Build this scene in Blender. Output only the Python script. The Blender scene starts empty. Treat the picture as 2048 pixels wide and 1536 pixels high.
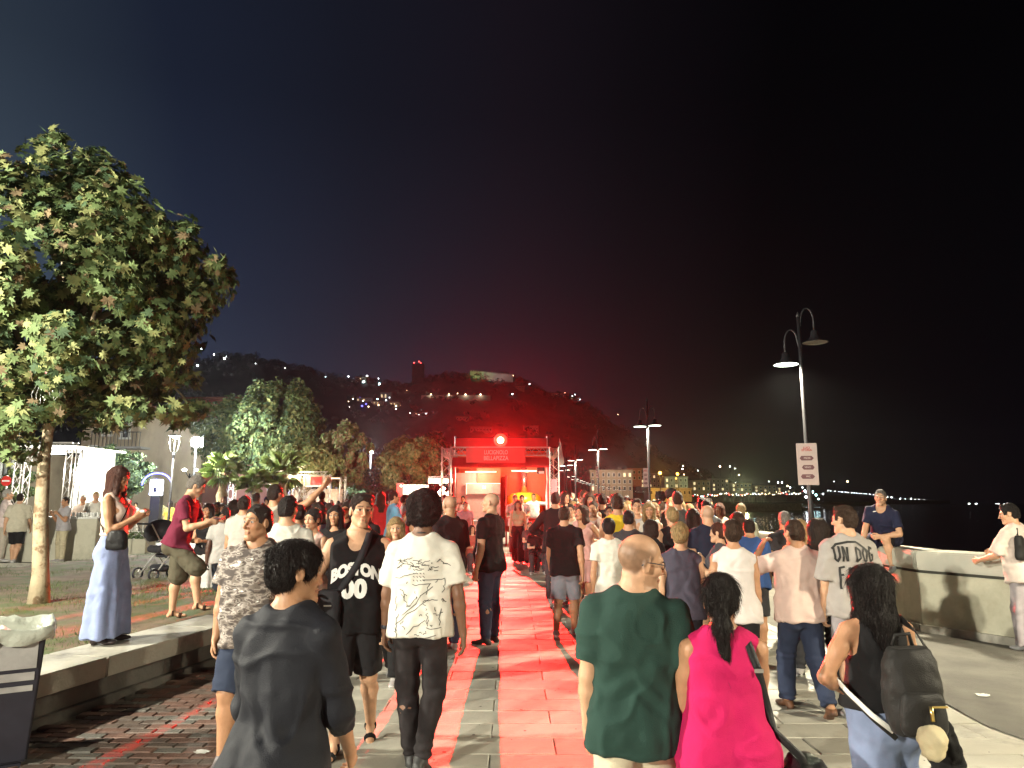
import bpy, bmesh, math, random
import numpy as np
from mathutils import Vector, Matrix
from mathutils.bvhtree import BVHTree
rnd = random.Random(7)
S = bpy.context.scene
C = S.collection
PI = math.pi
# ---------------------------------------------------------------- camera, world, exposure
FPX, CAMH = 1422.0, 1.70
PITCH = math.atan((1003 - 768) / FPX)
cam_data = bpy.data.cameras.new('camera')
cam = bpy.data.objects.new('camera', cam_data); C.objects.link(cam)
cam.location = (0, 0, CAMH); cam.rotation_euler = (PI / 2 + PITCH, 0, 0)
cam_data.sensor_width = 36; cam_data.lens = 36 * FPX / 2048
cam_data.clip_start = .05; cam_data.clip_end = 6000
S.camera = cam
S.view_settings.view_transform = 'Standard'; S.view_settings.look = 'None'
S.view_settings.exposure = EXPOSURE = 0.25; S.view_settings.gamma = 1
S.view_settings.use_curve_mapping = False
S.render.engine = 'CYCLES'
S.cycles.use_denoising = True
S.cycles.max_bounces = 5; S.cycles.diffuse_bounces = 2; S.cycles.glossy_bounces = 2
S.cycles.transparent_max_bounces = 8; S.cycles.transmission_bounces = 4
S.cycles.sample_clamp_indirect = 4; S.cycles.use_light_tree = True
S.cycles.caustics_reflective = False; S.cycles.caustics_refractive = False

world = bpy.data.worlds.new('World'); S.world = world; world.use_nodes = True
wn, wl = world.node_tree.nodes, world.node_tree.links
wn.clear(); SKY_STRENGTH = .0008
sky = wn.new('ShaderNodeTexSky'); sky.sky_type = 'NISHITA'; sky.sun_disc = False
sky.sun_elevation = math.radians(-6); sky.sun_rotation = math.radians(-75)
bg1 = wn.new('ShaderNodeBackground'); bg1.inputs[1].default_value = SKY_STRENGTH
wl.new(sky.outputs[0], bg1.inputs[0])
# town glow: the light of the town in the haze, bluish over the houses (west), nearly black over the sea (east)
tc = wn.new('ShaderNodeTexCoord'); sep = wn.new('ShaderNodeSeparateXYZ'); wl.new(tc.outputs['Generated'], sep.inputs[0])
def wmath(op, a, b=0.0):
    n = wn.new('ShaderNodeMath'); n.operation = op
    for i, v in enumerate((a, b)):
        if isinstance(v, (int, float)): n.inputs[i].default_value = v
        else: wl.new(v, n.inputs[i])
    return n.outputs[0]
rampx = wn.new('ShaderNodeValToRGB'); wl.new(wmath('MULTIPLY_ADD', sep.outputs[0], .5), rampx.inputs[0])
rampx.inputs[0].links[0].from_node.inputs[2].default_value = .5
cr = rampx.color_ramp
cr.elements[0].position = 0; cr.elements[0].color = (.090, .120, .165, 1); cr.elements[1].position = 1; cr.elements[1].color = (.0006, .0006, .0012, 1)
for pos, col in ((.21, (.060, .086, .125, 1)), (.30, (.022, .031, .062, 1)), (.40, (.016, .018, .033, 1)), (.50, (.016, .0115, .019, 1)), (.58, (.0075, .0058, .0088, 1)), (.66, (.0020, .0018, .0030, 1))):
    e = cr.elements.new(pos); e.color = col
rampz = wn.new('ShaderNodeValToRGB'); wl.new(sep.outputs[2], rampz.inputs[0])
cz = rampz.color_ramp
cz.elements[0].position = 0; cz.elements[0].color = (1.1, 1.1, 1.1, 1)
cz.elements[1].position = .5; cz.elements[1].color = (.36, .37, .38, 1)
e = cz.elements.new(.2); e.color = (.74, .74, .74, 1)
mixw = wn.new('ShaderNodeMix'); mixw.data_type = 'RGBA'; mixw.blend_type = 'MULTIPLY'; mixw.inputs[0].default_value = 1
wl.new(rampx.outputs[0], mixw.inputs[6]); wl.new(rampz.outputs[0], mixw.inputs[7])
bg2 = wn.new('ShaderNodeBackground'); wl.new(mixw.outputs[2], bg2.inputs[0]); bg2.inputs[1].default_value = 1
addw = wn.new('ShaderNodeAddShader'); wl.new(bg1.outputs[0], addw.inputs[0]); wl.new(bg2.outputs[0], addw.inputs[1])
wo = wn.new('ShaderNodeOutputWorld'); wl.new(addw.outputs[0], wo.inputs[0])

# ---------------------------------------------------------------- helpers
def ray(px, py):
    u = (px - 1024) / FPX; v = (768 - py) / FPX
    return u, math.cos(PITCH) - v * math.sin(PITCH), math.sin(PITCH) + v * math.cos(PITCH)
def on_plane(px, py, z=0.0):
    u, dy, dz = ray(px, py); t = (z - CAMH) / dz
    return Vector((u * t, dy * t, z))
def at(px, py, Y):
    """the point at forward distance Y that the photograph shows at pixel px, py"""
    u, dy, dz = ray(px, py); t = Y / dy
    return Vector((u * t, Y, CAMH + dz * t))
def tag(o, label=None, cat=None, group=None, kind=None):
    if label: o['label'] = label
    if cat: o['category'] = cat
    if group: o['group'] = group
    if kind: o['kind'] = kind
    return o
def empty(name, loc=(0, 0, 0), rz=0.0, label=None, cat=None, group=None):
    o = bpy.data.objects.new(name, None); C.objects.link(o)
    o.location = loc; o.rotation_euler = (0, 0, rz); o.empty_display_size = .1
    return tag(o, label, cat, group)
def linkmesh(name, me, mat=None, parent=None):
    o = bpy.data.objects.new(name, me); C.objects.link(o)
    if mat is not None and len(me.materials) == 0: me.materials.append(mat)
    if parent is not None: o.parent = parent
    return o
def np_mesh(name, V, F, smooth=True, cols=None):
    """V n x 3, F m x k (k = 3 or 4)"""
    me = bpy.data.meshes.new(name); V = np.asarray(V, np.float32); F = np.asarray(F, np.int32)
    m, k = F.shape
    me.vertices.add(len(V)); me.vertices.foreach_set('co', V.ravel())
    me.loops.add(m * k); me.loops.foreach_set('vertex_index', F.ravel())
    me.polygons.add(m); me.polygons.foreach_set('loop_start', np.arange(0, m * k, k, dtype=np.int32))
    me.polygons.foreach_set('use_smooth', np.full(m, smooth, dtype=bool))
    me.update(calc_edges=True)
    if cols is not None:
        a = me.color_attributes.new('col', 'FLOAT_COLOR', 'POINT')
        c4 = np.ones((len(V), 4), np.float32); c4[:, :3] = cols
        a.data.foreach_set('color', c4.ravel())
    return me
class MB:
    """collects simple shapes, then links them as one mesh object"""
    def __init__(s): s.v = []; s.f = []
    def add(s, vs, fs):
        n = len(s.v); s.v += [tuple(v) for v in vs]; s.f += [tuple(i + n for i in f) for f in fs]; return s
    def box(s, cx, cy, cz, sx, sy, sz, rz=0.0, M=None):
        vs = []
        for dz in (-.5, .5):
            for dx, dy in ((-.5, -.5), (.5, -.5), (.5, .5), (-.5, .5)):
                v = Vector((dx * sx, dy * sy, dz * sz))
                if rz: v = Matrix.Rotation(rz, 3, 'Z') @ v
                v += Vector((cx, cy, cz))
                vs.append(M @ v if M else v)
        return s.add(vs, [(3, 2, 1, 0), (4, 5, 6, 7), (0, 1, 5, 4), (1, 2, 6, 5), (2, 3, 7, 6), (3, 0, 4, 7)])
    def bar(s, a, b, r, r2=None, n=6, cap=True):
        a = Vector(a); b = Vector(b); d = (b - a).normalized(); r2 = r if r2 is None else r2
        u = d.orthogonal().normalized(); w = d.cross(u)
        vs = []
        for p, q in ((a, r), (b, r2)):
            for i in range(n):
                t = 2 * PI * i / n + PI / n
                vs.append(p + (u * math.cos(t) + w * math.sin(t)) * q)
        fs = [(i, (i + 1) % n, n + (i + 1) % n, n + i) for i in range(n)]
        if cap: fs += [tuple(range(n))[::-1], tuple(range(n, 2 * n))]
        return s.add(vs, fs)
    def tube(s, pts, r, n=8):
        pts = [Vector(p) for p in pts]; rs = r if isinstance(r, (list, tuple)) else [r] * len(pts)
        vs = []; fs = []; u = None
        for i, p in enumerate(pts):
            d = (pts[min(i + 1, len(pts) - 1)] - pts[max(i - 1, 0)]).normalized()
            if u is None: u = d.orthogonal().normalized()
            u = (u - d * u.dot(d)).normalized(); w = d.cross(u)
            for k in range(n):
                t = 2 * PI * k / n; vs.append(p + (u * math.cos(t) + w * math.sin(t)) * rs[i])
            if i:
                b = (i - 1) * n
                fs += [(b + k, b + (k + 1) % n, b + n + (k + 1) % n, b + n + k) for k in range(n)]
        fs += [tuple(range(n))[::-1], tuple(range(len(vs) - n, len(vs)))]
        return s.add(vs, fs)
    def lathe(s, prof, n=24, c=(0, 0, 0), M=None):
        vs = []; fs = []
        for i, (r, z) in enumerate(prof):
            for k in range(n):
                t = 2 * PI * k / n; v = Vector((c[0] + r * math.cos(t), c[1] + r * math.sin(t), c[2] + z)); vs.append(M @ v if M else v)
            if i:
                b = (i - 1) * n
                fs += [(b + k, b + (k + 1) % n, b + n + (k + 1) % n, b + n + k) for k in range(n)]
        return s.add(vs, fs)
    def build(s, name, mat=None, parent=None, smooth=False, bevel=0.0):
        me = bpy.data.meshes.new(name); me.from_pydata(s.v, [], s.f)
        if smooth: me.shade_smooth()
        if bevel:
            bm = bmesh.new(); bm.from_mesh(me)
            bmesh.ops.bevel(bm, geom=list(bm.edges), offset=bevel, segments=2, affect='EDGES', clamp_overlap=True)
            bm.to_mesh(me); bm.free()
        me.update()
        return linkmesh(name, me, mat, parent)
# ---- materials
MATS = {}
def mat(name, col, rough=.7, metal=0.0, emit=None, estr=1.0, var=.15, scale=8.0, bump=0.0, bscale=40.0, attr=False, spec=.5, stretch=None, alpha=None, sheen=0.0, coat=0.0, dirt=None, wrinkle=0.0):
    """principled material with a noise-varied base colour; col is linear"""
    if name in MATS: return MATS[name]
    m = bpy.data.materials.new(name); m.use_nodes = True; MATS[name] = m
    N, L = m.node_tree.nodes, m.node_tree.links
    b = N['Principled BSDF']; b.inputs['Roughness'].default_value = rough; b.inputs['Metallic'].default_value = metal
    b.inputs['Specular IOR Level'].default_value = spec
    if sheen: b.inputs['Sheen Weight'].default_value = sheen
    if coat: b.inputs['Coat Weight'].default_value = coat
    co = N.new('ShaderNodeTexCoord'); src = co.outputs['Object']
    if stretch:
        mp = N.new('ShaderNodeMapping'); mp.inputs['Scale'].default_value = stretch; L.new(src, mp.inputs[0]); src = mp.outputs[0]
    base = None
    if attr:
        at_ = N.new('ShaderNodeAttribute'); at_.attribute_name = 'col'; base = at_.outputs['Color']
    if var > 0:
        nz = N.new('ShaderNodeTexNoise'); nz.inputs['Scale'].default_value = scale; nz.inputs['Detail'].default_value = 5; L.new(src, nz.inputs[0])
        mr = N.new('ShaderNodeMapRange'); mr.inputs[1].default_value = .3; mr.inputs[2].default_value = .7
        mr.inputs[3].default_value = 1 - var; mr.inputs[4].default_value = 1 + var; L.new(nz.outputs[0], mr.inputs[0])
        vm = N.new('ShaderNodeVectorMath'); vm.operation = 'SCALE'
        if base is not None: L.new(base, vm.inputs[0])
        else: vm.inputs[0].default_value = col[:3]
        L.new(mr.outputs[0], vm.inputs['Scale']); out = vm.outputs[0]
        if dirt:
            n2 = N.new('ShaderNodeTexNoise'); n2.inputs['Scale'].default_value = dirt[1]; n2.inputs['Detail'].default_value = 8; n2.inputs['Roughness'].default_value = .65; L.new(src, n2.inputs[0])
            r2 = N.new('ShaderNodeMapRange'); r2.inputs[1].default_value = dirt[2]; r2.inputs[2].default_value = dirt[3]; L.new(n2.outputs[0], r2.inputs[0])
            mx = N.new('ShaderNodeMix'); mx.data_type = 'RGBA'; L.new(r2.outputs[0], mx.inputs[0]); L.new(out, mx.inputs[6]); mx.inputs[7].default_value = (*dirt[0], 1); out = mx.outputs[2]
        L.new(out, b.inputs['Base Color'])
    elif base is not None: L.new(base, b.inputs['Base Color'])
    else: b.inputs['Base Color'].default_value = (*col[:3], 1)
    if bump:
        nb = N.new('ShaderNodeTexNoise'); nb.inputs['Scale'].default_value = bscale; nb.inputs['Detail'].default_value = 4; L.new(src, nb.inputs[0])
        bp = N.new('ShaderNodeBump'); bp.inputs['Strength'].default_value = bump; bp.inputs['Distance'].default_value = .02; L.new(nb.outputs[0], bp.inputs['Height']); L.new(bp.outputs[0], b.inputs['Normal'])
    if wrinkle:
        nw = N.new('ShaderNodeTexNoise'); nw.noise_type = 'RIDGED_MULTIFRACTAL'; nw.inputs['Scale'].default_value = 4.2; nw.inputs['Detail'].default_value = 3; nw.inputs['Distortion'].default_value = 1.2; L.new(src, nw.inputs[0])
        b2 = N.new('ShaderNodeBump'); b2.inputs['Strength'].default_value = wrinkle; b2.inputs['Distance'].default_value = .02; L.new(nw.outputs[0], b2.inputs['Height'])
        if bump: L.new(b2.outputs[0], bp.inputs['Normal'])
        else: L.new(b2.outputs[0], b.inputs['Normal'])
    if emit:
        b.inputs['Emission Color'].default_value = (*emit, 1); b.inputs['Emission Strength'].default_value = estr
    return m
def noemis(m):
    m.cycles.emission_sampling = 'NONE'; return m
def cloth(name, col, rough=.85, bump=.25, bscale=260, **k): return mat('cloth_' + name, col, rough, bump=bump, bscale=bscale, sheen=.02, spec=.18, var=k.pop('var', .07), scale=k.pop('scale', 14), wrinkle=k.pop('wrinkle', .9), **k)
# ---- text as flat raised mesh
def text_mesh(s, size, ext=.0, offset=0.0, align='CENTER', spacing=1.0, line=1.0, shear=0.0):
    cu = bpy.data.curves.new('txt', 'FONT'); cu.body = s; cu.size = size; cu.extrude = ext; cu.offset = offset
    cu.align_x = align; cu.align_y = 'CENTER'; cu.space_character = spacing; cu.space_line = line; cu.shear = shear; cu.resolution_u = 4
    o = bpy.data.objects.new('txt', cu); C.objects.link(o)
    dg = bpy.context.evaluated_depsgraph_get(); me = bpy.data.meshes.new_from_object(o.evaluated_get(dg))
    bpy.data.objects.remove(o); me.materials.clear(); return me
def text_obj(name, s, size, m, parent, M, **k):
    me = text_mesh(s, size, **k); me.transform(M); return linkmesh(name, me, m, parent)
# ---------------------------------------------------------------- signed-distance bodies
_P = np.random.RandomState(3).permutation(256).astype(np.int32); _P = np.concatenate([_P, _P, _P])
_G = np.random.RandomState(5).rand(256).astype(np.float32) * 2 - 1
def vnoise(p):
    """value noise, p n x 3 -> n in -1..1"""
    i = np.floor(p).astype(np.int32); f = p - i; f = f * f * (3 - 2 * f); i &= 255
    def h(dx, dy, dz): return _G[_P[(_P[(_P[(i[:, 0] + dx) & 255] + i[:, 1] + dy) & 255] + i[:, 2] + dz) & 255]]
    def lx(dy, dz): a = h(0, dy, dz); return a + (h(1, dy, dz) - a) * f[:, 0]
    def ly(dz): a = lx(0, dz); return a + (lx(1, dz) - a) * f[:, 1]
    a = ly(0); return a + (ly(1) - a) * f[:, 2]
def fbm(p, o=3):
    r = 0; a = 1.0
    for _ in range(o): r = r + a * vnoise(p); p = p * 2.03 + 11.7; a *= .5
    return r
A = lambda *v: np.array(v, float)
def nrm(v): v = np.asarray(v, float); return v / (np.linalg.norm(v) + 1e-9)
def rot(ax, deg):
    return np.array(Matrix.Rotation(math.radians(deg), 3, ax))
class Fr:
    """a frame: origin o, columns of R are its axes"""
    def __init__(s, o, R): s.o = np.asarray(o, float); s.R = np.asarray(R, float)
    def __call__(s, *p): return s.o + s.R @ np.asarray(p if len(p) == 3 else p[0], float)
class RC:  # tapered capsule, optionally flattened along n by factor f
    def __init__(s, a, b, r1, r2=None, n=None, f=1.0):
        s.a = np.asarray(a, float); s.b = np.asarray(b, float); s.r1 = r1; s.r2 = r1 if r2 is None else r2; s.n = None if n is None else nrm(n); s.f = f
        m = max(s.r1, s.r2) * max(1, f); s.lo = np.minimum(s.a, s.b) - m; s.hi = np.maximum(s.a, s.b) + m
    def __call__(s, X, Y, Z):
        ab = s.b - s.a; L = ab @ ab + 1e-12
        x = X - s.a[0]; y = Y - s.a[1]; z = Z - s.a[2]
        t = np.clip((x * ab[0] + y * ab[1] + z * ab[2]) / L, 0, 1)
        x = x - t * ab[0]; y = y - t * ab[1]; z = z - t * ab[2]
        d2 = x * x + y * y + z * z
        if s.n is not None:
            q = x * s.n[0] + y * s.n[1] + z * s.n[2]; d2 = d2 + q * q * (1 / (s.f * s.f) - 1)
        return np.sqrt(d2) - (s.r1 + (s.r2 - s.r1) * t)
class EL:  # ellipsoid in a frame
    def __init__(s, fr, c, r): s.c = fr(c); s.R = fr.R; s.r = np.asarray(r, float); m = s.r.max(); s.lo = s.c - m; s.hi = s.c + m
    def __call__(s, X, Y, Z):
        x = X - s.c[0]; y = Y - s.c[1]; z = Z - s.c[2]; R = s.R; k0 = 0; k1 = 0
        for i in range(3):
            q = (x * R[0, i] + y * R[1, i] + z * R[2, i]) / s.r[i]; q = q * q; k0 = k0 + q; k1 = k1 + q / (s.r[i] ** 2)
        k0 = np.sqrt(k0); k1 = np.sqrt(k1) + 1e-6
        return k0 * (k0 - 1) / k1
class PR:  # lofted superellipse profile along the frame's z
    def __init__(s, fr, tab, e=2.3):
        s.fr = fr; t = np.array(tab, float); s.e = e; z = np.linspace(t[0, 0], t[-1, 0], 60)
        c = []
        for j in (1, 2, 3):
            y = np.interp(z, t[:, 0], t[:, j]); y2 = np.convolve(np.pad(y, 3, 'edge'), np.ones(7) / 7, 'valid'); c.append(y2)
        s.z = z; s.c = c; m = max(t[:, 1].max(), t[:, 2].max()) + .05
        P = np.array([fr(0, 0, t[0, 0]), fr(0, 0, t[-1, 0])]); s.lo = P.min(0) - m; s.hi = P.max(0) + m
    def __call__(s, X, Y, Z):
        R = s.fr.R; o = s.fr.o; x = X - o[0]; y = Y - o[1]; z = Z - o[2]
        lx = x * R[0, 0] + y * R[1, 0] + z * R[2, 0]; ly = x * R[0, 1] + y * R[1, 1] + z * R[2, 1]; lz = x * R[0, 2] + y * R[1, 2] + z * R[2, 2]
        rx = np.interp(lz, s.z, s.c[0]); ry = np.interp(lz, s.z, s.c[1]); oy = np.interp(lz, s.z, s.c[2])
        q = (np.abs(lx / rx) ** s.e + np.abs((ly - oy) / ry) ** s.e) ** (1 / s.e)
        d = (q - 1) * np.minimum(rx, ry)
        return np.maximum(d, np.maximum(s.z[0] - lz, lz - s.z[-1]))
def field(ops, lo, hi, h):
    """ops: (kind, prim, k); kind + smooth union, - smooth subtraction, | plane cut (prim = (point, normal))"""
    n = np.maximum(((hi - lo) / h).astype(int) + 2, 3)
    ax = [lo[i] + h * np.arange(n[i]) for i in range(3)]
    D = np.full(n, .07, np.float32)
    for kind, p, k in ops:
        if kind == '|':
            pt, nn = p
            D = np.maximum(D, ((ax[0] - pt[0]) * nn[0])[:, None, None] + ((ax[1] - pt[1]) * nn[1])[None, :, None] + ((ax[2] - pt[2]) * nn[2])[None, None, :]).astype(np.float32); continue
        m = .075
        s = [slice(max(0, int((p.lo[i] - m - lo[i]) / h)), max(0, min(n[i], int((p.hi[i] + m - lo[i]) / h) + 2))) for i in range(3)]
        if any(q.start >= q.stop for q in s): continue
        d = p(ax[0][s[0]][:, None, None], ax[1][s[1]][None, :, None], ax[2][s[2]][None, None, :]).astype(np.float32)
        a = D[s[0], s[1], s[2]]
        if kind == '+':
            hh = np.maximum(k - np.abs(a - d), 0) / k; D[s[0], s[1], s[2]] = np.minimum(a, d) - hh * hh * k * .25
        else:
            d = -d; hh = np.maximum(k - np.abs(a - d), 0) / k; D[s[0], s[1], s[2]] = np.maximum(a, d) + hh * hh * k * .25
    return D, ax
def nets(D, lo, h, keep=None):
    n = np.array(D.shape); ins = D < 0
    c = [ins[i:n[0] - 1 + i, j:n[1] - 1 + j, k:n[2] - 1 + k] for i in (0, 1) for j in (0, 1) for k in (0, 1)]
    cnt = sum(x.astype(np.int8) for x in c); act = (cnt > 0) & (cnt < 8)
    I = np.argwhere(act)
    if len(I) == 0: return np.zeros((0, 3)), np.zeros((0, 4), int)
    d = np.stack([D[I[:, 0] + i, I[:, 1] + j, I[:, 2] + k] for i in (0, 1) for j in (0, 1) for k in (0, 1)], 1)
    cor = np.array([(i, j, k) for i in (0, 1) for j in (0, 1) for k in (0, 1)], float)
    acc = np.zeros((len(I), 3)); num = np.zeros(len(I))
    for a in range(8):
        for b in range(a + 1, 8):
            if np.abs(cor[a] - cor[b]).sum() != 1: continue
            da, db = d[:, a], d[:, b]; m = (da < 0) != (db < 0)
            t = np.where(m, da / np.where(m, da - db, 1), 0)
            acc += m[:, None] * (cor[a] + t[:, None] * (cor[b] - cor[a])); num += m
    V = lo + h * (I + acc / num[:, None])
    idx = np.full(act.shape, -1, np.int64); idx[act] = np.arange(len(I))
    F = []
    for ax_ in range(3):
        u, v = [(1, 2), (2, 0), (0, 1)][ax_]
        s0 = [slice(0, n[q] - 1) if q == ax_ else slice(1, n[q] - 1) for q in range(3)]
        s1 = [slice(1, n[q]) if q == ax_ else slice(1, n[q] - 1) for q in range(3)]
        A0 = ins[tuple(s0)]; A1 = ins[tuple(s1)]; E = np.argwhere(A0 != A1)
        if len(E) == 0: continue
        fl = A0[tuple(E.T)]
        base = E.copy()
        for q in range(3):
            if q != ax_: base[:, q] += 1
        def cell(du, dv):
            g = base.copy(); g[:, u] -= du; g[:, v] -= dv; return idx[g[:, 0], g[:, 1], g[:, 2]]
        q4 = np.stack([cell(1, 1), cell(0, 1), cell(0, 0), cell(1, 0)], 1)
        q4[~fl] = q4[~fl][:, ::-1]; F.append(q4)
    F = np.concatenate(F)
    F = F[(F >= 0).all(1)]
    if keep is not None:
        ok = keep(V[F].mean(1)); F = F[ok]
        used = np.unique(F); mp = np.full(len(V), -1); mp[used] = np.arange(len(used)); V = V[used]; F = mp[F]
    return V, F
def vnormals(V, F):
    nn = np.cross(V[F[:, 2]] - V[F[:, 0]], V[F[:, 3]] - V[F[:, 1]]); N = np.zeros_like(V)
    for j in range(4): np.add.at(N, F[:, j], nn)
    return N / (np.linalg.norm(N, axis=1, keepdims=True) + 1e-12)
def bounds(ops, pad=.03):
    P = [p for k, p, _ in ops if k == '+']; return np.min([p.lo for p in P], 0) - pad, np.max([p.hi for p in P], 0) + pad
def mesh_ops(ops, h, keep=None, lo=None, hi=None):
    l, u = bounds(ops)
    if lo is not None: l = np.maximum(l, lo); u = np.minimum(u, hi)
    D, _ = field(ops, l, u, h); return nets(D, l, h, keep)

MALE = [(.445, .035, .045, -.006), (.47, .080, .060, -.012), (.50, .094, .066, -.012), (.53, .097, .066, -.010), (.57, .090, .060, -.002), (.61, .084, .056, .003), (.66, .088, .058, .002), (.71, .097, .063, .002), (.755, .102, .063, -.001), (.79, .098, .056, -.004), (.815, .075, .046, -.008), (.832, .045, .036, -.010), (.845, .03, .03, -.01)]
FEMALE = [(.445, .035, .045, -.006), (.47, .084, .062, -.014), (.50, .099, .068, -.014), (.53, .099, .066, -.010), (.57, .086, .058, -.002), (.61, .074, .052, .002), (.66, .076, .053, .001), (.71, .085, .056, .002), (.755, .089, .056, -.001), (.79, .084, .050, -.004), (.815, .064, .042, -.008), (.832, .040, .034, -.010), (.845, .028, .028, -.01)]
ARM_DOWN = ((.10, .02, -1), (.05, .14, -1))
LEG_ST = ((.03, .02, -1), (.01, -.03, -1))
class Body:
    """skeleton: x = the person's right, y = the way they face, z = up; feet on z = 0"""
    def __init__(s, H=1.75, fem=False, fat=0.0, lean=0, tilt=0, twist=0, head=(0, 0, 0), aL=ARM_DOWN, aR=ARM_DOWN, lL=LEG_ST, lR=LEG_ST, fL=(-.15, 1, 0), fR=(.15, 1, 0), sit=None,
                 curl=35, palmL=None, palmR=None, hs=1.0):
        s.H = H; s.fem = fem; s.fat = fat; s.hs = hs
        hx = .046 * H
        legs = {}
        for side, l in ((-1, lL), (1, lR)):
            t = nrm(l[0]) * A(side, 1, 1); k = nrm(l[1]) * A(side, 1, 1); legs[side] = (t * .243 * H, k * .236 * H)
        low = min(legs[q][0][2] + legs[q][1][2] for q in (-1, 1))
        hz = (.045 * H - low) if sit is None else sit
        s.hz = hz; R = rot('Z', twist) @ rot('Y', tilt) @ rot('X', -lean)
        s.hipfr = Fr((0, 0, hz - .52 * H), np.eye(3)); piv = A(0, 0, hz)
        s.T = Fr(piv - R @ A(0, 0, .52 * H), R)          # torso frame: heights above the ground of an upright body
        s.hip = {}; s.knee = {}; s.ank = {}; s.fdir = {}
        for q, f in ((-1, fL), (1, fR)):
            s.hip[q] = A(q * hx, 0, hz); s.knee[q] = s.hip[q] + legs[q][0]; s.ank[q] = s.knee[q] + legs[q][1]; s.fdir[q] = nrm(f)
        sx = (.096 if fem else .107) * H
        s.sho = {}; s.elb = {}; s.wri = {}; s.hdir = {}; s.palm = {}; s.curl = {}
        for q, a, pl in ((-1, aL, palmL), (1, aR, palmR)):
            s.sho[q] = s.T(q * sx, -.006 * H, .793 * H)
            u = nrm(a[0]) * A(q, 1, 1); f = nrm(a[1]) * A(q, 1, 1)
            s.elb[q] = s.sho[q] + u * .172 * H; s.wri[q] = s.elb[q] + f * .145 * H
            hd = nrm(a[2]) * A(q, 1, 1) if len(a) > 2 else f
            s.hdir[q] = hd; p = A(-q, 0, 0) if pl is None else nrm(pl) * A(q, 1, 1)
            p = p - hd * (p @ hd); s.palm[q] = nrm(p); s.curl[q] = curl
        hy, hp, hr = head
        HR = R @ rot('Z', hy) @ rot('Y', hr) @ rot('X', -hp) @ rot('X', lean * .75)
        s.neck0 = s.T(0, -.012 * H, .825 * H)
        k = H / 1.75 * hs; s.k = k; pivot = s.T(0, -.008 * H, H - .208 * k)
        s.Hd = Fr(pivot + HR @ A(0, .012, .082) * k, HR)   # head centre, between the ears
        s.legs_ = (s.hip, s.knee, s.ank)
    # --- skin
    def head_ops(s, lo=False):
        h = s.Hd; k = s.k; f = s.fem; J = .92 if f else 1.0
        E = lambda c, r: EL(h, np.array(c) * k, np.array(r) * k)
        R_ = lambda a, b, r1, r2=None, **kw: RC(h(np.array(a) * k), h(np.array(b) * k), r1 * k, None if r2 is None else r2 * k, **kw)
        o = [('+', E((0, -.012, .030), (.073, .094, .086)), .01), ('+', E((0, .030, -.030), (.054 * J, .060, .070)), .03)]
        if lo:
            return o + [('+', R_((-.02, .060, -.088), (.02, .060, -.088), .022 * J), .03), ('+', R_((0, .088, .0), (0, .106, -.033), .008, .012), .015)] + [('+', E((q * .074, -.004, -.008), (.009, .017, .030)), .01) for q in (-1, 1)]
        o += [('+', R_((q * .043 * J, -.002, -.052), (q * .011, .068, -.098), .018, .017), .025) for q in (-1, 1)]
        o += [('+', R_((-.009, .078, -.101), (.009, .078, -.101), .015 * J), .02)]
        o += [('+', E((q * .036, .056, -.022), (.024, .026, .022)), .02) for q in (-1, 1)]
        o += [('+', R_((q * .048, .070, .026), (q * .014, .084, .022), .008, .010), .02) for q in (-1, 1)]
        o += [('-', E((q * .030, .097, .006), (.020, .018, .012)), .016) for q in (-1, 1)]
        o += [('+', E((q * .030, .073, .005), (.0145, .013, .013)), .003) for q in (-1, 1)]
        n = .9 if f else 1.05
        o += [('+', R_((0, .086, .014), (0, .110 * n, -.026), .0065, .009 * n), .012), ('+', E((0, .109 * n, -.031), (.011 * n, .012, .009)), .007)]
        o += [('+', E((q * .011, .096, -.036), (.008, .010, .008)), .007) for q in (-1, 1)]
        o += [('-', E((q * .006, .102, -.045), (.0035, .006, .004)), .004) for q in (-1, 1)]
        o += [('+', R_((-.013, .089, -.062), (.013, .089, -.062), .0060), .009), ('+', R_((-.009, .088, -.073), (.009, .088, -.073), .0070), .009), ('-', R_((-.020, .096, -.067), (.020, .096, -.067), .0025), .004)]
        for q in (-1, 1):
            o += [('+', E((q * .075, -.006, -.006), (.010, .019, .031)), .008), ('-', E((q * .084, -.002, -.004), (.006, .011, .020)), .006)]
        return o
    def hand_ops(s, q):
        H = s.H; k = H / 1.75 * (.92 if s.fem else 1); w = s.wri[q]; d = s.hdir[q]; p = s.palm[q]; t = nrm(np.cross(d, p))   # t: across the palm
        if t @ A(0, 1, 0) < 0 and abs(d[2]) > .5: t = -t
        elif abs(d[2]) <= .5 and t @ A(0, 0, 1) < 0: t = -t
        o = [('+', RC(w + d * .02 * k + t * .012 * k, w + d * .085 * k + t * .024 * k, .019 * k, .016 * k, n=p, f=.75), .03), ('+', RC(w + d * .02 * k - t * .010 * k, w + d * .080 * k - t * .026 * k, .018 * k, .015 * k, n=p, f=.75), .02), ('+', RC(w + d * .03 * k, w + d * .085 * k, .020 * k, .018 * k, n=p, f=.7), .02)]
        c = math.radians(s.curl[q])
        for i, (off, L) in enumerate(((.031, .070), (.011, .078), (-.010, .073), (-.029, .058))):
            a = w + d * (.085 - abs(off - .005) * .2) * k + t * off * k; ang = c * (.7 + .12 * i)
            for j, (fr_, r) in enumerate(((.45, .0095), (.30, .0085), (.25, .0075))):
                dd = d * math.cos(ang) + p * math.sin(ang); b = a + dd * L * fr_ * k
                o.append(('+', RC(a, b, r * k, (r - .001) * k), .004)); a = b; ang += c * .9
        a = w + d * .022 * k + t * .022 * k; b = a + (d * .6 + t * .55 + p * .35) * .045 * k; e = b + (d * .85 + t * .15 + p * .4) * .032 * k; g = e + (d * .9 + p * .35) * .024 * k
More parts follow.
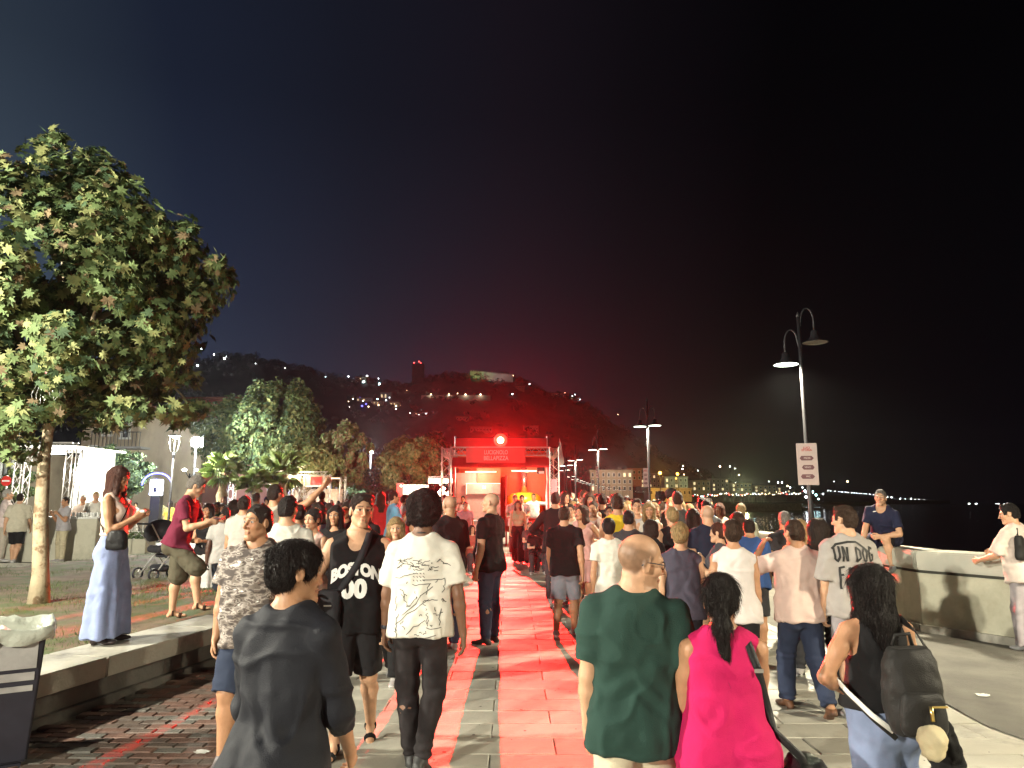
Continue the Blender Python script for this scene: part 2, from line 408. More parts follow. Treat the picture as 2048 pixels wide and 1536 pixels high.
        o += [('+', RC(a, b, .015 * k, .011 * k), .012), ('+', RC(b, e, .0105 * k, .0095 * k), .004), ('+', RC(e, g, .0095 * k, .0075 * k), .004)]
        return o
    def prof(s, ex=0.0, ey=None, z0=None, z1=None, fill=0.0, flare=0.0, z2=None):
        H = s.H; ey = ex if ey is None else ey; T = FEMALE if s.fem else MALE; out = []
        mx = max(t[1] for t in T if .7 < t[0] < .8)
        for z, rx, ry, oy in T:
            g = s.fat * math.exp(-((z - .60) / .085) ** 2)
            rx = rx + g * .9; ry = ry + g * 1.15; oy += g * .45
            if z < .78: rx = max(rx, fill * mx) ; ry = max(ry, fill * .064)
            out.append((z * H, rx * H + ex, ry * H + ey, oy * H))
        return out
    def torso_ops(s, ex=0.0, k=.03):
        H = s.H; t = s.T; w = s.fem
        o = [('+', PR(t, s.prof(ex)), .01)]
        for q in (-1, 1):
            o.append(('+', RC(t(q * .02 * H, -.016 * H, .845 * H), t(q * .090 * H, -.010 * H, .797 * H), (.020 if w else .025) * H + ex, .020 * H + ex), .03))
            if w: o.append(('+', EL(t, (q * .040 * H, .042 * H, .728 * H), (.040 * H + ex, .034 * H + ex, .038 * H + ex)), .03))
            o.append(('+', EL(s.hipfr, (q * .042 * H, -.030 * H, .492 * H), (.052 * H + ex, .048 * H + ex, .052 * H + ex)), .03))
        return o
    def arm_ops(s, q, e=0.0, k=.03):
        H = s.H; g = (.86 if s.fem else 1) * (1 + s.fat * 5); sh, el, wr = s.sho[q], s.elb[q], s.wri[q]
        m = el + (wr - el) * .28
        return [('+', RC(sh, sh + (el - sh) * .45, .0285 * H * g + e, .0275 * H * g + e), k), ('+', RC(sh + (el - sh) * .4, el, .0275 * H * g + e, .0225 * H * g + e), .02), ('+', RC(el, m, .0225 * H * g + e, .0235 * H * g + e), .02), ('+', RC(m, wr, .0230 * H * g + e, .0155 * H * (.9 if s.fem else 1) + e), .02)]
    def leg_ops(s, q, e=0.0, k=.035):
        H = s.H; g = (1.03 if s.fem else 1) * (1 + s.fat * 4); a, b, c = s.hip[q], s.knee[q], s.ank[q]
        th = a + A(q * .001 * H, 0, -.02 * H); d = nrm(c - b); n = nrm(np.cross(A(1, 0, 0), d)); m = b + (c - b) * .32 - n * .010 * H * np.sign(n[1] or 1)
        return [('+', RC(th, b, .050 * H * g + e, .033 * H * g + e), k), ('+', RC(b, m, .032 * H * g + e, .033 * H * g + e), .03), ('+', RC(m, c, .033 * H * g + e, .020 * H + e), .03)]
    def foot_ops(s, q, e=0.0):
        H = s.H; k = H / 1.75; a = s.ank[q]; f = s.fdir[q]; up = nrm(np.cross(np.cross(f, A(0, 0, 1)), f)); hz = .045 * H
        heel = a - up * (hz - .028 * k) - f * .035 * k; ball = a - up * (hz - .026 * k) + f * .095 * k; toe = ball + f * .055 * k
        o = [('+', RC(a, heel, .030 * k + e, .030 * k + e), .02), ('+', RC(a + f * .01 * k - up * .02 * k, ball, .036 * k + e, .030 * k + e, n=up, f=.8), .03), ('+', RC(ball, toe, .036 * k + e, .028 * k + e, n=up, f=.62), .02)]
        o.append(('|', (a - up * (hz - .001), -up), 0))
        return o
    def foot_split(s, q, e):  # foot with its own sole cut, evaluated by itself
        return s.foot_ops(q, e)
    def skin_mesh(s, hb=.012, hh=.005, hf=.0045, skin=(.42, .22, .14), hairc=(.03, .02, .015), face=True, beard=0.0, buzz=0.0, bald=False, barefoot=(), lips=None, low=False):
        nk = [('+', RC(s.neck0, s.Hd(A(0, -.022, -.055) * s.k), (.027 if s.fem else .033) * s.H, (.0265 if s.fem else .032) * s.H), .035)]
        hd = s.head_ops(lo=low)
        ops = s.torso_ops() + nk
        for q in (-1, 1): ops += s.arm_ops(q) + s.leg_ops(q)
        hands = {q: s.hand_ops(q) for q in (-1, 1)}
        feet = [('+', p, k) for q in (-1, 1) for kd, p, k in s.foot_ops(q, -.004) if kd == '+']
        allops = ops + feet + hands[-1] + hands[1] + hd
        hc = s.Hd.o; cuts = [(hc, .165 * s.k)]
        if not low: cuts += [(s.wri[q] + s.hdir[q] * .09 * s.k, .115 * s.k) for q in (-1, 1)]
        def box(P, c, r): return (np.abs(P - c) < r).all(1)
        parts = []
        parts.append(mesh_ops(allops, hb, keep=lambda P: ~np.any([box(P, c, r - hb * 1.2) for c, r in cuts], 0)))
        parts.append(mesh_ops(ops + hd, hh, keep=lambda P: box(P, hc, cuts[0][1]), lo=hc - cuts[0][1] - .02, hi=hc + cuts[0][1] + .02))
        if not low:
            for (c, r), q in zip(cuts[1:], (-1, 1)):
                parts.append(mesh_ops(ops + hands[q], hf, keep=lambda P, c=c, r=r: box(P, c, r), lo=c - r - .02, hi=c + r + .02))
        n = 0; Vs = []; Fs = []
        for V, F in parts: Vs.append(V); Fs.append(F + n); n += len(V)
        V = np.concatenate(Vs); F = np.concatenate(Fs)
        # real colours of the skin: lips, brows, eyes, stubble; a dark line painted in the mouth crease
        cols = np.tile(np.array(skin, float), (len(V), 1))
        L = (V - s.Hd.o) @ s.Hd.R / s.k; x, y, z = np.abs(L[:, 0]), L[:, 1], L[:, 2]
        near = (np.abs(L) < .15).all(1)
        def paint(m, c, a=1.0): cols[m] = cols[m] * (1 - a) + np.array(c) * a
        red = near & (y > .05) & (z < .0) & (z > -.045) & (x < .055); paint(red, (skin[0] * 1.08, skin[1] * .85, skin[2] * .82), .5)
        if beard > 0:
            m = near & (y > .0) & (z < -.045 - .35 * np.maximum(0, x - .01) * 0) & (x < .07) & (z < -.04 + .0 * x) & ~((x < .02) & (z > -.05)); paint(m, hairc, beard)
        lipc = lips or (skin[0] * .85, skin[1] * .50, skin[2] * .50)
        paint(near & (y > .078) & ((x / .024) ** 2 + ((z + .0675) / .0115) ** 2 < 1), lipc, .7 if s.fem else .4); paint(near & (y > .078) & (x < .021) & (np.abs(z + .0672) < .0022), (.08, .02, .02), .6)
        if face:
            paint(near & (y > .066) & (((x - .030) / .0135) ** 2 + ((z - .004) / .0062) ** 2 < 1), (.42, .38, .35))
            paint(near & (y > .066) & (((x - .030) / .0068) ** 2 + ((z - .004) / .0065) ** 2 < 1), (.02, .012, .008))
            paint(near & (y > .06) & (x > .010) & (x < .045) & (z > .0095) & (z < .0130), (.04, .02, .015), .8)
            paint(near & (y > .06) & (x > .010) & (x < .050) & (np.abs(z - .030 + .12 * np.abs(x - .032)) < .0045), hairc, .75)
        if buzz > 0:
            zm = np.interp(y, [-.1, -.04, -.03, .008, .012, .03, .055, .075], [-.055, -.055, -.05, .030, .0, .030, .070, .10])
            up = near & (z > -.06) & (y < .09); al = np.clip((z - zm + .006 * vnoise(L * 50)) / .018, 0, 1)
            if bald: al = al * np.clip((np.interp(y, [-.1, -.06, 0, .03], [.085, .090, .080, .062]) + .012 * vnoise(L * 30) - z) / .035, 0, 1)
            al = (al * buzz)[up]
            nz = .5 + .5 * fbm(L * 45, 2); al = (al * (.75 + .25 * nz[up]))[:, None]; cols[up] = cols[up] * (1 - al) + np.array(hairc) * al
        fr = near & (y < .2); cols *= (1 + .05 * fbm(V * 25, 2))[:, None]
        return np_mesh('body', V, F, True, np.clip(cols, 0, 1))
# ---- clothes and hair: each returns V, F
def displace(V, F, f):
    N = vnormals(V, F); return V + N * f[:, None]
def sleeves_cut(b, ops, q, fr_, e):
    """everything of the sleeve prims beyond fraction fr_ of the upper arm is left out by ending the prims there"""
def top(b, h=.011, hem=.47, e=.012, sleeve=.62, sl_e=.016, fold=.006, flare=0.0, neck=.012, seed=0, fill=None, vneck=0.0, tank=False, low_back=0.0, strap=.070, hipe=.014, band=1.0):
    H = b.H; T = b.T; ops = []; fill = (.88 if b.fem else .99) if fill is None else fill; fold *= 1.5
    pr = b.prof(e * 1.1, e, fill=fill)
    pr = [(z, rx + flare * max(0, .60 * H - z) + hipe * .8 * (z < .58 * H), ry + flare * max(0, .60 * H - z) + hipe * .8 * (z < .58 * H), oy) for z, rx, ry, oy in pr if z > .40 * H]
    z0 = min(p[0] for p in pr)
    if hem * H < z0 + .03: pr = [(hem * H - .04, pr[1][1] + flare * .1, pr[1][2] + flare * .1, pr[1][3]), (z0, pr[1][1], pr[1][2], pr[1][3])] + pr[1:]
    else: pr[0] = (pr[0][0], pr[1][1], pr[1][2], pr[1][3])
    ops.append(('+', PR(T, pr, 2.4), .01))
    for q in (-1, 1):
        ops.append(('+', RC(T(q * .034 * H, -.014 * H, .832 * H), T(q * (strap if tank else .092) * H, -.010 * H, (.812 if tank and strap < .08 else .797) * H), (.022 if tank else .024) * H + e * .6, .020 * H + e * .6), .03))
        if b.fem: ops.append(('+', EL(T, (q * .040 * H, .042 * H, .728 * H), (.043 * H + e, .037 * H + e, .041 * H + e)), .035))
        if low_back: pass
        if not (b.fem and hem > .56): ops.append(('+', EL(b.hipfr, (q * .042 * H, -.026 * H, .492 * H), (.052 * H + e + hipe, .050 * H + e + hipe, .052 * H + e + hipe)), .03))
        if hem < .52: ops.append(('c', (RC(b.hip[q], b.hip[q] + (b.knee[q] - b.hip[q]) * .5, .049 * H * (1 + b.fat * 4) + e + hipe, .047 * H + e + hipe), (T(0, 0, hem * H), -T.R[:, 2])), .03))
    ops.append(('|', (T(0, 0, hem * H), -T.R[:, 2]), 0))
    if not tank and sleeve > 0:
        for q in (-1, 1):
            sh, el, wr = b.sho[q], b.elb[q], b.wri[q]; g = (.86 if b.fem else 1) * (1 + b.fat * 5)
            if sleeve <= 1:
                c = sh + (el - sh) * sleeve; u = nrm(el - sh); sub = [('+', RC(sh, c + u * .0, .0290 * H * g + sl_e * .55, .0285 * H * g + sl_e * 1.25), .03)]
                ops += [('c', (sub[0][1], (c - u * .004, u)), .03)]
            else:
                f = min(1, sleeve - 1); w = el + (wr - el) * f
                ops += [('+', RC(sh, el, .0290 * H * g + sl_e * .6, .025 * H * g + sl_e), .03), ('c', (RC(el, w, .025 * H * g + sl_e, .019 * H * g + sl_e), (w, nrm(wr - el))), .02)]
    if tank:
        for q in (-1, 1):
            c0 = T(q * (strap + .048) * H, 0, .815 * H)
            ops.append(('-', RC(c0, c0 - T.R[:, 2] * .075 * H, .030 * H, .030 * H, n=T.R[:, 1], f=3.0), .008))
    nb = T(0, -.008 * H, .858 * H)
    ops.append(('-', RC(T(0, .004 * H, .842 * H), s_ := b.Hd(A(0, -.02, -.02) * b.k), (.036 if not b.fem else .034) * H + neck, .036 * H + neck), .01))
    if tank: ops.append(('-', EL(T, (0, .05 * H, .82 * H), (.040 * H, .06 * H, .05 * H)), .01))
    if low_back: ops.append(('-', EL(T, (0, -.055 * H, .82 * H), (.042 * H, .05 * H, (.03 + low_back) * H)), .01))
    if vneck: ops.append(('-', RC(T(0, .06 * H, .84 * H), T(0, .09 * H, (.83 - vneck) * H), .03 * H, .008), .01))
    V, F = mesh_c(ops, h)
    L = (V - T.o) @ T.R; r = np.random.RandomState(seed); o3 = r.rand(3) * 50
    th = np.arctan2(L[:, 0], L[:, 1]); dn = np.clip((.74 * H - L[:, 2]) / (.26 * H), 0, 1)
    W = L + .05 * np.stack([vnoise(L * 6 + o3 + i * 7) for i in range(3)], 1)
    f = fold * (fbm(W * A(8, 8, 5) + o3, 3) * .8 + dn * np.sin(th * 5 + 3 * vnoise(L * A(3, 3, 2.5) + o3)) * .7 + 2.2 * np.maximum(0, .35 - np.abs(vnoise(W * A(7, 7, 9) + 5 + o3)) * 1.3))
    # drag folds, running from the armpits to the waist
    f += .003 * ((L[:, 2] - hem * H) < .020) * ((L[:, 2] - hem * H) > -.02)
    ph = L[:, 2] * 42 + np.abs(L[:, 0]) * 55 + 5 * vnoise(L * 5 + o3)
    band = np.exp(-((L[:, 2] - .60 * H) / (.07 * H)) ** 2)
    f += fold * .75 * np.sin(ph) * np.exp(-((L[:, 2] - .60 * H) / (.07 * H)) ** 2) * (.4 + .6 * vnoise(L * 4 + 9))
    return displace(V, F, f), F
def mesh_c(ops, h, lo=None, hi=None):
    """like mesh_ops, with 'c' = union of a prim already cut by a plane"""
    o2 = []
    for k, p, kk in ops:
        if k == 'c':
            pr, (pt, nn) = p
            class Q: pass
            q = Q(); q.lo = pr.lo; q.hi = pr.hi
            o2.append(('+', CutP(pr, pt, nn), kk))
        else: o2.append((k, p, kk))
    return mesh_ops(o2, h, lo=lo, hi=hi)
class CutP:
    def __init__(s, p, pt, nn): s.p = p; s.pt = pt; s.nn = nn; s.lo = p.lo; s.hi = p.hi
    def __call__(s, X, Y, Z): return np.maximum(s.p(X, Y, Z), (X - s.pt[0]) * s.nn[0] + (Y - s.pt[1]) * s.nn[1] + (Z - s.pt[2]) * s.nn[2])
def bottoms(b, h=.012, length=1.0, fit='reg', waist=.585, e=.010, fold=.008, seed=0, flare=0.0):
    """trousers or shorts: length 0..2 = along thigh then shin"""
    H = b.H; E = dict(slim=(.006, .006, .010), reg=(.010, .016, .022), wide=(.012, .034, .055), shorts=(.012, .034, .03), pal=(.016, .060, .105))[fit]
    g = (1.03 if b.fem else 1) * (1 + b.fat * 4)
    tab = [(z, rx, ry, oy) for z, rx, ry, oy in b.prof(e) if z < (waist + .03) * H]
    ops = [('+', PR(b.T if abs(b.T.R[2, 2]) > .9 and b.T.R[2, 2] > .94 else b.hipfr, tab), .01)]
    for q in (-1, 1):
        ops.append(('+', EL(b.hipfr, (q * .042 * H, -.030 * H, .490 * H), (.052 * H + e, .050 * H + e, .054 * H + e)), .03))
    fr_ = b.T if b.T.R[2, 2] > .94 else b.hipfr
    ops.append(('|', (fr_(0, 0, waist * H), fr_.R[:, 2]), 0))
    extra = []
    for q in (-1, 1):
        for p_ in b.leg_ops(q, .007):
            if length > 1.3: extra.append(('c', (p_[1], (b.ank[q] - nrm(b.ank[q] - b.knee[q]) * .03, nrm(b.ank[q] - b.knee[q]))), .02))
        a, k, c = b.hip[q] + A(q * .001 * H, 0, -.015 * H), b.knee[q], b.ank[q]
        r0, r1, r2 = .051 * H * g + E[0], .037 * H * g + E[1], .026 * H * g + E[2]
        if length <= 1:
            m = a + (k - a) * length; rm = r0 + (r1 - r0) * length * .6; ops.append(('c', (RC(a, m, r0, rm), (m, nrm(k - a))), .03))
        elif length < 1.2:
            m = k + (c - k) * (length - 1); ops += [('+', RC(a, k, r0, r1 + .006), .03), ('c', (RC(k, m, r1 + .006, r1 + .010), (m, nrm(c - k))), .03)]
        else:
            f = min(1, length - 1); m = k + (c - k) * f
            ops += [('+', RC(a, k, r0, r1), .03), ('c', (RC(k, m, r1, r2), (m + nrm(c - k) * (.012 if fit in ('wide', 'pal') else 0), nrm(c - k))), .03)]
    V, F = mesh_c([o for o in ops if o[0] != '|'] + extra + [o for o in ops if o[0] == '|'], h)
    r = np.random.RandomState(seed + 9); o3 = r.rand(3) * 50
    f = fold * fbm(V * A(10, 10, 6) + o3, 3)
    for q in (-1, 1):
        d = np.linalg.norm(V - b.knee[q], axis=1); f += fold * .8 * np.sin(V[:, 2] * 75 + 5 * vnoise(V * 8 + o3)) * np.exp(-(d / .11) ** 2)
        if length > 1.3 and fit in ('slim', 'reg'):
            d = np.linalg.norm(V - b.ank[q], axis=1); f += fold * 1.1 * np.sin(V[:, 2] * 95 + 4 * vnoise(V * 9)) * np.exp(-(d / .10) ** 2)
        if fit in ('wide', 'pal'):
            ax_ = V - b.hip[q]; side = (V[:, 0] * q > 0); dn = np.clip((b.hz - V[:, 2]) / .6, 0, 1); th = np.arctan2(ax_[:, 0], ax_[:, 1] + 1e-4)
            f += side * dn * .012 * np.sin(th * 6 + q + 2 * vnoise(V * A(2, 2, 1.2) + o3))
    cr = np.linalg.norm(V - A(0, .05, b.hz - .02 * H), axis=1); f += fold * np.sin(V[:, 2] * 60 + np.abs(V[:, 0]) * 70) * np.exp(-(cr / .10) ** 2)
    return displace(V, F, f), F
def skirt(b, h=.014, z0=.30, z1=.61, r0=.16, e=.014, seed=0, ry=.8):
    H = b.H; t = b.prof(e); top_ = [p for p in t if z1 * H >= p[0] >= .50 * H]
    tab = [(z0 * H, r0, r0 * ry, 0.0), (.46 * H, .105 * H + e, .08 * H + e, -.01 * H)] + top_ + [(z1 * H + .02, top_[-1][1], top_[-1][2], top_[-1][3])]
    ops = [('+', PR(b.hipfr, tab, 2.1), .01), ('|', (b.hipfr(0, 0, z1 * H), A(0, 0, 1)), 0)]
    for q in (-1, 1): ops.append(('+', EL(b.hipfr, (q * .042 * H, -.030 * H, .490 * H), (.052 * H + e, .050 * H + e, .054 * H + e)), .03))
    V, F = mesh_ops(ops, h); th = np.arctan2(V[:, 0], V[:, 1]); dn = np.clip((.5 * H - V[:, 2]) / (.25 * H), 0, 1)
    return displace(V, F, .012 * dn * np.sin(th * 9 + seed) + .004 * fbm(V * 9 + seed)), F
def shoe_obj(b, q, parent, col=(.5, .5, .5), sole=(.6, .6, .58), h=.008, kind='sneaker'):
    V, F = shoes(b, q, h, kind); up = nrm(np.cross(np.cross(b.fdir[q], A(0, 0, 1)), b.fdir[q])); hz = .045 * b.H
    d = (V - b.ank[q]) @ up + hz
    c = np.where((d < .024)[:, None], np.array(sole), np.array(col)); return linkmesh('shoe', np_mesh('shoe', V, F, True, c), M_SHOE, parent)
def sandal(b, q, parent, m, h=.007):
    """a flat sole and two straps round the bare foot"""
    o = b.foot_ops(q, .005); up = nrm(np.cross(np.cross(b.fdir[q], A(0, 0, 1)), b.fdir[q])); s0 = b.ank[q] - up * .045 * b.H; f = b.fdir[q]
    vf('sole', mesh_ops([('+', p, k) for kd, p, k in o[1:] if kd == '+'] + [('|', (s0 + up * .016, up), 0), ('|', (s0 - up * .006, -up), 0)], h), m, parent)
    for c, w in ((.075, .016), (-.005, .013)):
        c0 = s0 + f * (c + .02); vf('strap', mesh_ops([('+', p, k) for kd, p, k in o if kd == '+'] + [('|', (c0 + f * w, f), 0), ('|', (c0 - f * w, -f), 0), ('|', (s0, -up), 0)], h), m, parent)
def shoes(b, q, h=.008, kind='sneaker'):
    ops = b.foot_ops(q, .006)
    if kind == 'sneaker': ops = [('+', RC(b.ank[q] + nrm(b.knee[q] - b.ank[q]) * .02, b.ank[q], .032, .034), .02)] + ops
    else: ops.append(('|', (b.ank[q] + A(0, 0, .004), A(0, 0, 1)), 0))
    return mesh_ops(ops, h)
def hair(b, kind='short', h=.007, seed=0, length=.30, vol=.0, amp=1.0):
    k = b.k; hd = b.Hd; E = lambda c, r: EL(hd, np.array(c) * k, np.array(r) * k)
    R_ = lambda a, c, r1, r2, **kw: RC(hd(np.array(a) * k), hd(np.array(c) * k), r1 * k, r2 * k, **kw)
    v = vol; o = []
    if kind in ('short', 'crop'):
        t = .007 if kind == 'crop' else .012; t += v
        o = [('+', E((0, -.014, .033), (.074 + t * .6, .095 + t, .087 + t * 1.2)), .01), ('+', E((0, -.055, -.02), (.066 + t * .4, .050 + t * .5, .06)), .03)]
        if kind == 'short': o.append(('+', R_((-.03, .055, .102), (.025, .060, .100), .018 + v * .6, .016 + v * .6), .02))
        o += [('-', E((0, .110, -.002), (.082, .078, .082)), .006), ('-', E((0, .045, -.085), (.10, .075, .080)), .012)]
        o += [('-', R_((q * .078, -.004, .002), (q * .078, .010, -.10), .024, .035), .008) for q in (-1, 1)]
        o += [('|', (hd(A(0, -.05, -.066) * k), -hd.R[:, 2]), 0)]
    elif kind == 'fringe':   # receding ring
        t = .007 + v
        o = [('+', E((0, -.020, .012), (.073 + t, .092 + t, .070 + t)), .01), ('-', E((0, .03, .085), (.062, .10, .055)), .012), ('-', E((0, .105, -.012), (.080, .080, .098)), .012), ('-', E((0, .045, -.085), (.10, .075, .075)), .012)]
        o += [('-', R_((q * .080, -.004, .004), (q * .078, .010, -.10), .026, .035), .008) for q in (-1, 1)]
        o += [('|', (hd(A(0, -.05, -.070) * k), -hd.R[:, 2]), 0)]
    elif kind == 'afro':
        r = .060 + v
        o = [('+', E((0, -.022, .058), (.075 + r, .085 + r, .075 + r)), .01), ('+', E((0, -.045, -.01), (.10, .08, .075)), .04), ('-', E((0, .115, -.010), (.085, .075, .082)), .02), ('-', E((0, .06, -.10), (.10, .09, .08)), .02), ('|', (hd(A(0, -.05, -.075) * k), -hd.R[:, 2]), 0)]
    else:
        t = .014 + v
        o = [('+', E((0, -.014, .034), (.074 + t * .9, .094 + t, .087 + t * .8)), .01)]
        if kind in ('long', 'wavy', 'bob'):
            L = length if kind != 'bob' else .13
            up = A(0, 0, 1) @ hd.R   # gravity direction in the head frame
            def drop(x, y, z, l): p = np.array((x, y, z)); return p - up * l
            n = 9
            for i in range(n):
                a = math.radians(-118 + 236 * i / (n - 1)); x = math.sin(a) * .072; y = -math.cos(a) * .080 - .012
                l = L * (1 if abs(a) < 1.5 else .9); s_ = .026 + v * .5
                m = drop(x * 1.06, y * 1.02 - .004, -.02, l * .45); e_ = drop(x * .95, y * .9 - .045 * min(1, L / .3), -.02, l)
                o += [('+', R_((x, y, .03), m, s_, s_ * 1.02), .03), ('+', R_(m, e_, s_ * 1.02, s_ * (.85 if kind == 'wavy' else .5)), .03)]
        if kind == 'pony':
            a = A(0, -.105, .02); up = A(0, 0, 1) @ hd.R
            m = a + A(0, -.035, 0) - up * length * .35; e_ = a + A(.012, -.020, 0) - up * length
            o += [('+', E((0, -.075, .01), (.05, .045, .05)), .03), ('+', R_(a, m, .024, .034), .02), ('+', R_(m, e_, .034, .012), .03)]
        if kind == 'bun': o += [('+', E((0, -.095, .065), (.038, .034, .036)), .012), ('+', E((0, -.06, -.01), (.06, .05, .06)), .03)]
        if kind in ('pony', 'bun'): o += [('+', E((0, -.050, -.022), (.064, .050, .055)), .03)]
        o += [('-', E((0, .108, -.016), (.066 if kind in ('long', 'wavy', 'bob') else .072, .072, .082)), .010)]
        if kind in ('pony', 'bun'): o += [('-', E((0, .045, -.088), (.10, .075, .070)), .012)] + [('-', R_((q * .080, -.002, .000), (q * .078, .012, -.10), .022, .035), .008) for q in (-1, 1)]
        else: o += [('-', E((0, .085, -.12), (.052, .075, .10)), .012)]
    lo = None
    V, F = mesh_ops(o, h * k)
    L = (V - hd.o) @ hd.R / k; r = np.random.RandomState(seed); o3 = r.rand(3) * 40
    if kind == 'afro': f = .007 * fbm(L * 70 + o3, 3) + .008 * fbm(L * 22 + o3, 2)
    elif kind in ('short', 'crop', 'fringe'): f = (.0050 if kind == 'short' else .0030) * fbm(L * A(75, 40, 75) + o3, 3) + (.0045 if kind == 'short' else .0015) * fbm(L * A(24, 16, 24) + o3, 2)
    else:
        tw = L.copy(); tw[:, 0] += .01 * np.sin(L[:, 2] * 25 + o3[0]); fz = 2.5 if kind != 'wavy' else 9
        f = .003 * fbm(tw * A(70, 70, fz) + o3, 3) + .005 * fbm(tw * A(16, 16, fz) + o3, 2) * (1.15 if kind == 'wavy' else 1)
    return displace(V, F, f * k * amp), F
def strands(b, V, F, n, L, r=.0009, seed=0, down=1.0, curl=0.0):
    """thin locks that stand off a hair surface and follow it downwards"""
    N = vnormals(V, F); R = np.random.RandomState(seed); idx = R.choice(len(V), n); vs = []; fs = []
    for i in idx:
        p = V[i] + N[i] * .001; nn = N[i]; g = A(0, 0, -1) * down + R.randn(3) * .16 * (1 + curl * 3); t = g - nn * (g @ nn); t = nrm(t); l = L * R.uniform(.5, 1.2)
        side = nrm(np.cross(t, nn)); m = p + t * l * .5 + nn * l * R.uniform(.02, .07) + side * R.uniform(-.1, .1) * l; e = p + t * l + nn * l * R.uniform(-.06, .07 + curl) + side * R.uniform(-.2, .2) * l
        b0 = len(vs)
        for q, rr in ((p, r), (m, r * .9), (e, r * .2)):
            vs += [q + side * rr, q + nn * rr, q - side * rr]
        for j in (0, 3):
            for c_ in range(3): fs.append((b0 + j + c_, b0 + j + (c_ + 1) % 3, b0 + j + 3 + (c_ + 1) % 3, b0 + j + 3 + c_))
    return np.array(vs), np.array(fs)
def vf(name, VF, m, parent): return linkmesh(name, np_mesh(name, VF[0], VF[1]), m, parent)
M_SKIN = mat('skin', (1, 1, 1), .48, attr=True, var=.06, scale=30, bump=.12, bscale=90, spec=.35)
M_SHOE = mat('shoe_leather', (1, 1, 1), .55, attr=True, var=.12, scale=30, bump=.1)
def hair_mat(name, c): return mat('hair_' + name, c, .55, var=.5, scale=30, stretch=(6, 6, 1), bump=1.0, bscale=60, spec=.28)
HAIRC = dict(black=(.012, .009, .008), brown=(.045, .024, .014), dark=(.022, .013, .009), grey=(.20, .18, .16), blond=(.36, .24, .11), auburn=(.07, .022, .012), white=(.45, .42, .38))
SKINS = dict(fair=(.54, .31, .19), tan=(.43, .225, .125), olive=(.35, .19, .105), brown=(.17, .085, .050), dark=(.085, .045, .030))
def place(px, Y=None, feet=None, z=0.0, top_=None, yaw=0.0):
    """where a figure stands: px column, and either Y or the pixel row of its feet"""
    if feet is not None:
        p = on_plane(px, feet, z)
    else:
        p = at(px, 1100, Y); p.z = z
    H = None
    if top_ is not None: H = at(px, top_, p.y).z - z
    return p, H
# ---------------------------------------------------------------- lamps' light (each lamp below owns its light)
def point(name, loc, power, col, r=.12, parent=None):
    l = bpy.data.lights.new(name, 'POINT'); l.energy = power; l.color = col; l.shadow_soft_size = r
    o = bpy.data.objects.new(name, l); C.objects.link(o); o.location = loc
    if parent is not None: o.parent = parent
    return o
def spot(name, loc, target, power, col, deg, blend=.3, r=.1, parent=None):
    l = bpy.data.lights.new(name, 'SPOT'); l.energy = power; l.color = col; l.shadow_soft_size = r; l.spot_size = math.radians(deg); l.spot_blend = blend
    o = bpy.data.objects.new(name, l); C.objects.link(o); o.location = loc; o.rotation_euler = (Vector(target) - Vector(loc)).to_track_quat('-Z', 'Y').to_euler()
    if parent is not None: o.parent = parent; 
    return o
WARM = (1.0, .80, .56); COOL = (.93, 1.0, .93)
# ---------------------------------------------------------------- ground
M_stone = mat('paving_stone', (.40, .38, .32), .55, var=.18, scale=1.3, bump=.25, bscale=30, dirt=((.20, .19, .155), 2.2, .55, .75))
M_stone2 = mat('paving_stone_dark', (.35, .335, .285), .6, var=.2, scale=1.6, bump=.25, bscale=30, dirt=((.18, .17, .14), 2.0, .5, .75))
M_stone3 = mat('paving_stone_light', (.44, .42, .355), .5, var=.18, scale=1.1, bump=.22, bscale=30, dirt=((.16, .14, .12), 2.5, .55, .8))
M_joint = mat('joint_mortar', (.19, .18, .155), .9, var=.2, scale=6)
M_brick = [mat('paver_brick_' + n, c, .7, var=.25, scale=9, bump=.5, bscale=35, dirt=((.05, .045, .04), 6, .5, .8)) for n, c in (('red', (.17, .095, .070)), ('brown', (.13, .095, .075)), ('grey', (.15, .14, .12)))]
M_conc = mat('cast_concrete', (.40, .38, .32), .75, var=.22, scale=1.2, bump=.3, bscale=25, dirt=((.12, .11, .10), 1.5, .5, .75))
M_plaster = mat('cream_plaster', (.52, .50, .40), .8, var=.12, scale=1.0, bump=.2, bscale=20, dirt=((.26, .25, .19), 1.1, .5, .8))
M_white = mat('white_paint', (.72, .72, .68), .45, var=.06, scale=3)
M_asph = mat('asphalt', (.075, .072, .066), .85, var=.3, scale=5, bump=.5, bscale=120)
M_soil = mat('dry_soil', (.16, .11, .07), .95, var=.35, scale=2.5, bump=.6, bscale=30, dirt=((.085, .11, .035), 1.4, .45, .6))
M_grass = mat('grass_blades', (.075, .11, .025), .7, var=.4, scale=1.5)
g = MB(); g.add([(-400, -60, -.06), (400, -60, -.06), (400, 700, -.06), (-400, 700, -.06)], [(0, 1, 2, 3)])
M_town = mat('town_ground', (.11, .105, .095), .85, var=.25, scale=.4, bump=.3, bscale=20)
